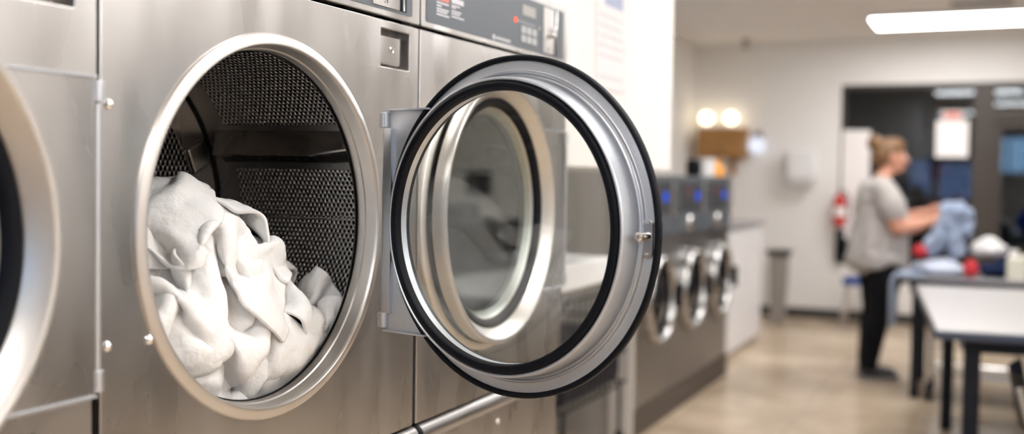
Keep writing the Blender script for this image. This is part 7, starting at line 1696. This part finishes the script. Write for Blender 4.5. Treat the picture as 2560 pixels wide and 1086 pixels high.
30,297,244,9,-7,7,3,-7,12,-7,-3,13,-3,-6,12,5,-11,9,6,-11,8,11,-11,6,-3,0,16,14,3,-9,5,14,2,11,-12,-2,6,-10,5,7,-16,1,8,-12,1,9,-13,-1,5,-12,-6,10,-11,-2,7,-8,-6,4,-13,1,12,-12,-10,3,-11,3,9,-10,-6,13,-1,-8,14,-1,-6,14,-3,-9,-14,9,1,8,-11,-11,10,-6,-8,12,-4,9,
36,312,248,8,-9,5,5,-5,18,-7,-5,11,-3,-8,13,4,-9,12,10,-11,2,9,-9,10,-1,-1,15,9,-9,-1,11,13,-2,11,-10,1,3,-14,5,8,-9,-2,10,-12,2,8,-13,-2,9,-12,-3,7,-10,-5,7,-10,-8,7,-11,-7,11,-12,-6,2,-11,4,6,0,-15,12,-8,3,15,-2,-3,8,2,-10,-8,6,-12,2,-5,-14,14,-9,-2,-1,0,16,
40,323,254,7,-5,10,5,-5,13,-2,-9,12,3,-8,9,4,-10,10,5,-10,12,11,-9,3,0,-5,12,7,-12,12,5,13,1,15,-6,-7,7,-13,2,6,-13,1,10,-10,2,11,-12,-1,10,-12,-4,6,-11,-6,7,-10,-7,8,-11,-8,7,-13,-4,8,-12,-5,-2,6,-14,10,-6,-9,14,0,11,12,0,-12,-2,8,-14,-1,-1,-15,11,-14,1,-2,-2,15,
49,340,260,2,-7,12,1,-7,14,1,-8,13,9,-11,4,5,-10,11,7,-10,5,10,-8,7,6,-11,9,8,-11,9,2,-1,15,9,10,-4,8,-14,-4,7,-12,1,11,-13,1,10,-12,-2,9,-11,-4,9,-10,-6,8,-10,-7,7,-11,-8,6,-13,-5,9,-10,-10,5,-1,-13,5,0,-14,4,10,13,12,-1,-5,2,-2,-17,2,1,-17,9,-11,4,0,-4,14,
62,350,268,-9,-4,12,7,-8,12,5,-9,9,7,-12,8,7,-9,10,4,-11,9,10,-7,7,9,-9,9,7,-12,4,9,-11,11,0,6,10,12,-4,-11,9,-12,1,9,-13,-1,12,-10,-2,8,-11,-5,9,-11,-6,7,-10,-8,8,-11,-8,7,-14,-5,6,-8,-9,8,-9,-13,8,-4,-13,-7,15,-5,9,11,5,6,-2,-15,3,-2,-14,7,-10,10,5,-8,9,
70,361,274,-3,-4,15,8,-8,8,2,-11,10,5,-9,14,8,-7,2,4,-14,9,11,-8,11,9,-8,7,7,-13,5,13,-7,5,0,-6,15,9,0,-13,10,-11,0,10,-11,-1,12,-7,-3,12,-10,-5,9,-9,-6,4,-13,-8,4,-17,-3,4,-15,-5,8,-7,-10,10,-7,-14,1,2,-12,7,2,-11,5,15,1,1,4,-16,5,-6,-10,6,-14,0,7,-11,5,
83,371,280,-5,-3,14,7,-10,8,4,-8,11,7,-8,11,7,-12,8,6,-12,9,7,-5,9,6,-11,3,10,-10,5,13,-8,6,4,-8,12,6,-2,-12,10,-10,0,10,-10,-3,11,-10,-4,10,-8,-5,8,-12,-5,4,-15,2,7,-13,-5,8,-9,-9,6,-7,-12,7,-7,-10,5,-3,-13,8,-6,-10,4,9,-11,2,11,-8,4,-4,-14,3,-14,-8,6,-13,3,
97,376,286,-8,1,12,6,-7,12,9,-11,4,4,-9,10,6,-8,10,7,-10,9,7,-11,7,4,-8,14,11,-9,1,12,-6,3,5,-10,10,5,-3,-14,10,-11,-1,10,-10,-2,12,-10,0,10,-11,-3,4,-15,2,8,-12,-3,8,-9,-10,6,-8,-11,9,-8,-11,6,-6,-11,4,-4,-13,11,-8,-5,5,-3,-14,2,7,-13,5,2,-13,2,-8,-13,4,-15,-2,
102,393,289,1,-2,15,6,-10,10,7,-14,3,5,-8,11,10,-9,11,5,-10,7,4,-9,5,5,-5,13,10,-10,1,13,-8,6,5,-7,10,6,-10,-10,7,-12,1,4,-13,4,11,-10,-1,11,-10,-2,11,-10,-6,8,-8,-9,3,-6,-10,8,-10,-13,10,-9,-10,5,-5,-12,6,-5,-12,9,-8,-7,10,-7,-8,4,-5,-13,2,-2,-14,4,2,-14,5,-13,-8,
116,401,287,1,-5,14,3,-6,13,9,-8,8,8,-13,6,4,-9,7,6,-11,9,7,-7,10,6,-6,10,0,-7,13,-3,-13,8,2,-15,-1,11,-12,-1,16,-4,3,13,-8,-2,12,-9,-5,10,-8,-7,8,-10,-10,6,-8,-10,6,-7,-8,10,-10,-11,10,-9,-8,6,-5,-12,7,-7,-11,7,-5,-12,11,-8,-7,3,-5,-14,8,-12,-4,5,-4,-13,3,1,-14,
126,410,287,5,-5,12,3,-7,13,6,-8,12,7,-10,4,10,-13,5,3,-6,14,-2,-4,12,-7,-8,12,-6,-15,3,1,-16,-3,11,-11,-2,18,-5,2,14,-5,5,13,-8,-2,12,-8,-5,11,-9,-6,9,-9,-8,9,-8,-7,7,-8,-7,11,-9,-10,11,-10,-8,4,-4,-12,7,-6,-11,6,-6,-12,9,-6,-10,10,-8,-9,8,-14,0,-2,1,-15,-4,2,-14,
129,423,294,8,-6,9,10,-7,8,6,-9,9,11,-10,9,2,-12,4,-11,-1,11,-10,-11,10,-5,-14,4,6,-15,0,10,-9,3,13,-8,4,13,-6,3,13,-7,-2,12,-8,-3,13,-7,-2,11,-8,-5,11,-9,-5,9,-9,-7,9,-8,-7,10,-9,-8,10,-8,-7,4,-5,-12,6,-4,-14,11,-9,-7,9,-13,-3,1,-15,-1,-9,-9,-9,-1,6,-16,-1,5,-14,
140,435,291,9,-7,9,9,-10,5,8,-14,4,-2,-14,1,-10,-9,10,-7,-10,8,-11,-4,12,9,-12,3,12,-8,6,8,-6,10,13,-7,2,12,-6,4,14,-7,0,11,-8,-6,8,-9,-9,10,-9,-6,10,-9,-6,13,-6,-2,12,-8,-3,10,-9,-7,11,-8,-6,10,-8,-7,7,-10,-10,2,-14,1,-4,-14,-2,-8,-9,-10,-7,0,-15,6,6,-11,5,6,-13,
153,440,283,7,-12,6,2,-12,1,-4,-14,3,-9,-7,11,-7,-4,11,-6,-7,13,6,-3,14,13,-13,2,12,-9,1,7,-4,11,12,-8,1,12,-8,-1,8,-12,-4,14,-3,-1,7,-8,-8,11,-9,-8,9,-10,-5,15,-5,-3,11,-8,-5,9,-10,-7,6,-11,-8,5,-13,-8,0,-15,7,2,-10,8,-6,-12,-6,-7,-4,-13,-1,3,-14,8,7,-10,8,7,-10,
132,203,344,5,5,10,10,8,7,7,6,3,10,10,-4,10,11,0,10,10,-1,15,8,-4,13,5,-7,7,13,-5,5,12,-3,6,15,0,6,11,-4,0,8,-6,4,11,-7,4,10,-7,8,9,-2,10,7,3,10,7,0,8,8,-7,4,0,-11,3,-3,-13,3,-3,-10,-1,3,-15,3,2,-15,0,1,-9,0,3,-13,4,6,-11,8,4,-9,8,8,-6,
120,208,350,7,10,7,9,8,5,10,9,4,8,8,-1,11,11,-3,11,9,0,12,10,-2,9,9,-4,8,11,-5,9,12,-7,5,11,-6,3,11,4,9,10,-3,1,9,-8,4,10,-8,8,9,-1,10,7,1,8,9,-5,6,3,-11,3,-3,-11,2,-6,-12,7,1,-12,2,3,-11,1,5,-17,-5,1,-7,6,6,-7,7,5,-11,5,7,-12,11,7,-1,
109,219,349,6,9,7,12,7,7,8,9,0,10,10,0,10,10,1,10,10,0,12,9,-2,9,9,-3,9,12,-5,7,9,-5,5,13,-7,4,8,-5,6,12,2,5,10,-4,7,9,-3,7,9,-3,8,9,-3,6,6,-10,3,-3,-12,2,-8,-10,4,4,-12,7,7,-6,1,3,-13,2,5,-11,-2,-1,-13,9,6,-5,11,6,-8,6,8,-8,8,5,-7,
101,230,346,7,7,5,9,10,9,9,7,3,9,11,1,10,8,-1,13,11,1,7,9,-1,9,11,-3,9,10,-4,5,10,-5,7,10,-7,5,11,-7,3,9,1,7,11,-4,7,10,1,8,9,-3,7,7,-8,4,-1,-12,3,-8,-9,4,0,-11,8,10,-5,5,8,-6,2,6,-13,1,3,-16,0,-2,-10,5,6,-8,12,4,-1,9,8,-10,5,7,-10,
91,239,347,10,11,1,9,7,5,9,10,6,7,8,5,10,9,-3,12,12,1,6,6,-1,8,11,-2,8,11,-4,5,10,-4,7,10,-6,6,8,-7,3,13,-1,6,10,-3,9,9,2,7,8,-4,5,2,-12,3,-8,-8,5,-2,-12,4,8,-7,9,8,-7,7,9,-4,1,3,-11,-1,1,-18,9,5,-6,9,7,-5,10,5,-6,7,7,-7,-2,5,-13,
86,254,342,8,6,11,6,10,-3,10,8,4,7,10,8,8,8,0,10,9,-5,7,10,1,8,9,-3,7,10,-3,6,11,-2,5,6,-7,7,12,-2,4,10,-1,7,11,-4,8,9,0,6,5,-10,3,-9,-8,5,-4,-10,6,6,-7,7,10,-6,9,9,-4,4,8,-8,2,4,-14,6,4,-9,11,4,-1,7,7,-9,4,6,-10,4,6,-10,-2,0,-12,
74,261,349,9,9,7,8,7,-1,8,10,-4,7,8,4,9,11,4,8,8,-3,9,10,2,5,11,-2,7,8,-7,8,11,1,3,6,-10,8,11,-2,5,12,3,6,9,-7,8,9,-2,7,-3,-10,1,-8,-8,5,0,-12,5,10,-4,9,9,-3,8,7,-8,4,7,-7,6,8,-8,12,5,-2,9,7,-4,4,5,-12,5,7,-9,0,3,-13,-3,-2,-12,
65,269,342,8,10,5,10,9,1,5,10,3,7,6,-5,8,7,6,9,12,3,8,9,-2,8,11,2,4,9,-7,7,9,-3,6,10,-4,7,9,-4,3,11,-3,6,10,-3,8,7,-6,4,-1,-9,2,-10,-11,6,0,-8,7,10,2,9,11,-4,7,6,-8,9,9,-1,9,8,-5,8,7,-6,8,5,-9,4,6,-9,3,9,-10,-2,-4,-12,1,3,-12,
63,277,329,6,10,6,12,7,1,1,13,4,7,8,4,10,5,-4,6,10,7,5,10,-3,4,11,3,7,10,-1,6,8,-8,6,10,-1,6,11,-3,6,8,-7,5,11,-1,8,5,-9,7,-2,-11,1,-9,-8,5,2,-11,9,10,5,5,11,0,9,8,-3,8,8,-5,8,5,-9,8,2,-9,8,2,-9,1,12,-2,4,9,-7,0,1,-12,2,4,-11,
63,286,317,3,11,7,7,9,3,7,8,1,2,11,6,7,4,-5,9,11,4,11,4,-1,2,11,3,-1,12,3,5,11,-4,6,7,-6,6,12,0,6,8,-8,6,10,-3,8,6,-8,5,-3,-11,0,-7,-10,8,0,-9,7,10,6,8,10,-1,8,10,-1,9,4,-9,8,-2,-9,7,5,-9,8,0,-9,3,14,0,-4,11,-5,5,8,-10,5,8,-5,
59,296,307,4,10,7,2,11,5,9,5,0,-1,12,2,10,5,-2,6,9,3,12,2,-3,8,10,1,-4,11,4,0,12,1,6,9,-5,5,12,0,6,8,-6,7,8,-6,7,8,-8,6,-4,-10,-1,-8,-11,10,2,-11,9,11,4,7,10,2,6,10,1,8,-2,-10,7,-1,-9,8,2,-10,8,1,-11,10,9,-4,-5,11,-3,2,10,-7,3,12,-3,
69,302,301,3,12,4,-11,5,0,11,9,1,-6,7,2,6,11,5,10,8,-2,12,2,-6,9,9,3,2,10,-1,-9,7,1,5,16,3,4,12,0,6,10,-4,7,6,-9,7,6,-8,7,1,-9,5,-3,-11,8,-2,-6,10,7,-5,8,9,2,3,12,4,12,5,-1,9,0,-8,11,1,-8,10,2,-6,15,4,-3,2,3,-11,1,8,-10,-3,7,-11,
62,307,289,6,10,1,-9,5,2,5,8,1,-3,11,4,4,11,3,11,5,-2,12,4,-5,8,9,0,8,8,1,-8,10,1,3,12,2,-1,13,1,2,12,0,7,8,-7,8,0,-10,6,4,-10,8,3,-8,7,-1,-9,11,6,-3,10,6,-1,9,7,1,6,12,5,12,5,-4,11,2,-6,11,2,-5,13,4,1,12,1,-9,9,2,-11,0,2,-11,
52,303,275,9,13,0,-8,8,2,5,9,4,4,13,3,-3,11,-1,10,9,1,9,7,2,11,4,-5,12,7,0,4,9,0,0,10,5,1,13,0,-7,10,-4,-5,11,-6,10,-3,-9,7,7,-12,6,11,-1,12,-2,-8,10,4,-3,11,6,-2,7,10,3,11,7,-1,11,8,0,11,4,-2,12,3,-4,12,3,-4,13,4,-3,9,2,-6,9,0,-10,
48,306,263,7,8,-3,-4,14,4,5,7,2,-4,12,4,5,11,1,9,10,0,4,11,2,12,4,0,8,8,-3,6,10,2,10,6,-2,6,11,3,-4,12,-1,1,13,2,-8,6,-9,1,0,-13,9,3,-10,7,2,-5,11,12,-1,13,4,-2,13,5,-2,11,4,-3,9,11,2,10,7,-2,11,5,-1,12,4,-2,12,4,-2,11,4,-4,11,2,-7,
44,307,243,5,8,2,-1,14,4,2,8,2,-2,12,4,11,9,0,3,9,-1,4,13,3,9,5,2,7,11,1,8,11,1,8,9,-1,12,5,0,7,9,4,5,11,-2,-7,15,-4,-7,9,-7,-2,0,-13,9,2,-10,13,7,-6,10,6,3,11,8,0,10,4,0,9,10,4,11,7,-2,11,5,-3,12,3,-4,12,4,-3,11,4,-4,11,3,-5,
37,306,233,4,11,-1,1,12,4,2,11,2,1,12,2,10,6,-1,1,14,0,6,10,2,10,5,1,5,12,4,11,2,-1,12,13,3,6,11,-1,6,11,1,8,8,-2,4,15,0,-4,12,-1,-8,9,-8,-1,0,-13,9,1,-12,13,3,0,13,9,-1,9,7,2,6,14,3,11,6,0,13,2,-4,11,2,-3,12,4,-4,11,3,-4,11,2,-5,
29,310,219,5,11,1,7,9,0,-1,12,2,3,11,2,11,6,1,0,13,-2,6,8,1,13,4,7,7,10,2,4,14,0,6,10,4,5,12,0,9,10,-2,9,8,-2,8,13,-3,3,9,2,0,16,-3,-8,9,-5,0,-1,-14,13,4,-5,13,3,0,12,5,-5,13,4,1,3,12,1,12,3,-4,11,3,-4,12,-6,-2,10,5,-4,9,7,-5,
25,312,204,4,12,1,10,8,1,-3,12,0,6,11,2,13,4,2,8,10,3,3,11,1,7,10,2,-6,9,7,10,13,0,4,12,3,8,8,-2,7,12,-1,8,11,0,4,10,-1,10,8,-3,7,14,-6,1,11,1,-8,11,-4,10,6,-10,9,-4,-6,11,5,-1,15,-2,-7,3,11,2,12,-1,-4,11,-3,-3,11,2,-4,4,12,4,8,9,-2,
32,310,190,1,12,0,7,10,1,-2,13,1,9,9,2,8,9,2,8,8,2,6,11,2,-1,12,3,-7,9,7,5,12,1,7,13,1,6,8,1,6,12,2,6,12,0,8,9,-4,8,11,1,7,7,-8,6,10,-8,-5,12,-2,5,10,-2,11,4,-5,12,1,-5,9,-6,-5,11,5,-4,11,-6,-1,10,4,-5,10,7,-2,6,10,3,5,8,1,
37,309,176,0,12,0,3,12,1,3,12,1,9,7,3,8,9,2,6,11,1,-2,13,3,-6,9,5,-3,12,5,7,12,2,4,12,2,5,10,3,5,13,0,5,11,-2,8,10,0,7,13,1,7,3,-9,8,4,-6,7,11,-6,-2,11,-4,9,8,-4,11,1,-5,11,-3,-5,10,-6,-1,12,5,-4,7,9,-1,7,9,4,3,3,12,3,10,-1,
43,308,162,-2,12,-1,2,13,1,5,10,2,9,8,3,6,11,2,-1,13,2,-7,9,4,-2,12,4,5,12,3,3,11,2,2,13,5,5,8,2,5,15,3,1,11,-1,5,11,-1,5,15,-1,9,1,-8,9,8,-4,10,0,-7,4,9,-7,4,11,-5,12,0,-3,9,-3,-6,11,5,-6,7,8,7,5,6,10,7,10,1,2,3,12,7,9,5,
49,309,149,-4,11,-2,2,13,1,7,9,3,7,10,2,0,13,1,-6,10,4,-2,12,3,4,11,4,1,12,3,-3,12,3,5,11,2,0,13,3,7,10,1,3,12,1,1,12,1,4,11,0,9,6,-6,8,8,-5,9,-2,-8,9,2,-9,4,11,-5,12,0,-2,10,7,-6,6,9,6,3,4,12,6,8,7,7,11,2,5,6,9,4,2,12,
56,310,135,-6,11,-2,1,12,1,7,10,3,3,12,1,-5,11,3,-1,12,2,5,11,4,-4,11,4,-3,12,3,0,11,3,-1,12,3,3,12,2,6,11,1,4,11,1,-2,12,3,3,12,-1,8,8,-4,9,6,-6,9,-4,-8,8,1,-8,7,6,-7,11,10,-1,6,12,4,4,5,11,4,7,9,8,10,3,5,7,8,4,0,12,5,-7,10,
63,312,121,-7,10,-2,-1,12,1,5,11,2,-2,12,2,0,12,3,3,11,3,1,12,3,-5,12,3,-6,9,4,-4,12,4,0,12,2,6,11,3,4,11,0,4,12,1,-5,11,4,2,12,0,7,9,-4,9,7,-5,9,-3,-8,9,5,-6,10,8,-4,2,8,9,7,10,2,4,7,10,8,9,4,4,7,9,4,-1,12,6,-7,9,8,-9,2,
70,314,108,-8,9,-2,-3,12,0,1,13,2,1,12,2,3,11,4,0,12,2,-4,12,3,-8,9,3,-6,10,4,-2,12,3,3,11,4,6,11,0,0,12,2,2,12,1,-6,10,4,2,13,1,6,9,-3,8,9,-4,10,-1,-7,8,9,-2,9,10,-2,0,6,11,8,10,3,5,8,8,4,5,10,5,-1,12,6,-7,8,8,-10,2,10,-6,-3,
77,317,96,-9,8,-4,-3,12,1,2,12,2,1,13,2,-1,12,3,-5,11,2,-8,10,3,-7,9,4,-4,12,3,1,12,2,7,11,3,-2,11,2,4,12,2,-2,12,2,-8,9,4,1,12,1,7,10,-3,6,10,-3,11,3,-7,6,10,0,5,11,5,4,7,9,3,7,10,5,5,10,5,-1,11,6,-7,9,9,-9,2,10,-7,-3,10,-3,-6,
84,322,84,-9,7,-4,-6,10,-1,1,13,2,-2,12,2,-4,12,2,-8,9,3,-6,10,4,-5,11,2,-1,12,3,5,11,3,3,12,3,-4,11,2,3,12,1,-6,10,3,-7,10,4,-1,12,2,9,9,-4,7,9,-4,5,11,-1,4,10,8,3,7,9,4,7,9,3,6,11,5,-1,11,7,-7,8,9,-8,2,11,-4,-4,12,-1,-6,7,-10,-3,
92,328,73,-9,6,-4,-9,8,-3,-6,12,1,-4,11,2,-5,11,3,-6,10,2,-6,11,3,-2,12,3,3,12,3,5,10,4,0,13,2,-6,10,1,1,13,2,-7,9,4,-7,10,3,-3,12,3,7,10,-3,4,12,1,2,9,7,4,8,9,3,7,10,4,7,10,4,0,12,8,-7,7,10,-8,1,11,-5,-4,11,1,-5,8,-8,1,5,-9,8,
101,334,63,-10,6,-4,-8,9,-3,-8,10,-1,-7,10,1,-8,10,2,-7,11,2,-5,10,3,0,12,3,6,10,4,2,12,3,-4,12,1,-6,11,2,-2,12,2,-6,10,4,-6,11,3,-6,10,3,0,13,4,2,10,8,2,8,10,3,8,9,4,6,11,5,1,12,8,-7,7,10,-7,0,11,-3,-5,11,-2,-4,13,-2,-4,7,-10,3,-1,-7,11]
TOWEL_LABELS = [
    'white towel edge at the very bottom of the open dryer, on the steel ring',
    'white towel fold low in the heap, tucked under the broad front towel',
    'broad white towel spread over the lower middle of the heap in the dryer',
    'white towel running down the left front of the heap, along the steel ring',
    'white towel on the right of the heap, against the perforated drum wall',
    'white towel with long folds hanging down the middle of the heap',
    'white towel draped over the top left peak of the heap in the dryer',
    'white towel showing behind the crest, between the peak and the right-hand towel']
crease = bpy.data.textures.new('towel_creases', 'CLOUDS')
crease.noise_scale = .030
crease.noise_depth = 2
for s in range(TC):
    bm = bmesh.new()
    vs = []
    for i in range(TM):
        k = (s * TM + i) * TM * 3
        p = [0, 0, 0]
        row = []
        for j in range(TM):
            for ax in range(3):
                p[ax] += TOWEL_POINTS[k + j * 3 + ax]
            row.append(bm.verts.new([LOW[ax] + p[ax] * .001 for ax in range(3)]))
        vs.append(row)
    for i in range(TM - 1):
        for j in range(TM - 1):
            bm.faces.new((vs[i][j], vs[i + 1][j], vs[i + 1][j + 1], vs[i][j + 1]))
    me = bpy.data.meshes.new('towel')
    bm.to_mesh(me)
    bm.free()
    for p in me.polygons:
        p.use_smooth = True
    o = link('towel', me, M['towel'])
    sm = o.modifiers.new('smooth', 'SMOOTH')
    sm.factor = .5
    sm.iterations = 2
    sb = o.modifiers.new('subdivide', 'SUBSURF')
    sb.levels = sb.render_levels = 2
    dp = o.modifiers.new('creases', 'DISPLACE')
    dp.texture = crease
    dp.texture_coords = 'GLOBAL'
    dp.strength = .007
    dp.mid_level = .5
    so = o.modifiers.new('thickness', 'SOLIDIFY')
    so.thickness = .005
    so.offset = 0
    tag(o, TOWEL_LABELS[s], 'towel', 'white towels in the open dryer')

# ------------------------------------------------------------------ daylight and render settings
wd = bpy.data.worlds.new('sky')
sc.world = wd
wd.use_nodes = True
t = wd.node_tree
bg = t.nodes['Background']
# blue overcast daylight, paler towards the horizon
tc = t.nodes.new('ShaderNodeTexCoord')
sx = t.nodes.new('ShaderNodeSeparateXYZ')
cr = t.nodes.new('ShaderNodeValToRGB')
t.links.new(tc.outputs['Generated'], sx.inputs[0])
t.links.new(sx.outputs['Z'], cr.inputs[0])
cr.color_ramp.elements[0].color = (.42, .68, 1, 1)
cr.color_ramp.elements[1].position = .5
cr.color_ramp.elements[1].color = (.20, .45, 1, 1)
t.links.new(cr.outputs[0], bg.inputs['Color'])
bg.inputs['Strength'].default_value = 4.2
sc.cycles.max_bounces = 8
sc.cycles.diffuse_bounces = 4
sc.cycles.glossy_bounces = 5
sc.cycles.transparent_max_bounces = 16
sc.cycles.sample_clamp_indirect = 8
sc.cycles.caustics_reflective = False
sc.cycles.caustics_refractive = False
sc.cycles.use_denoising = True
sc.view_settings.view_transform = 'Standard'
sc.view_settings.look = 'None'
sc.view_settings.gamma = 1
sc.view_settings.use_curve_mapping = False
sc.view_settings.exposure = 0.42
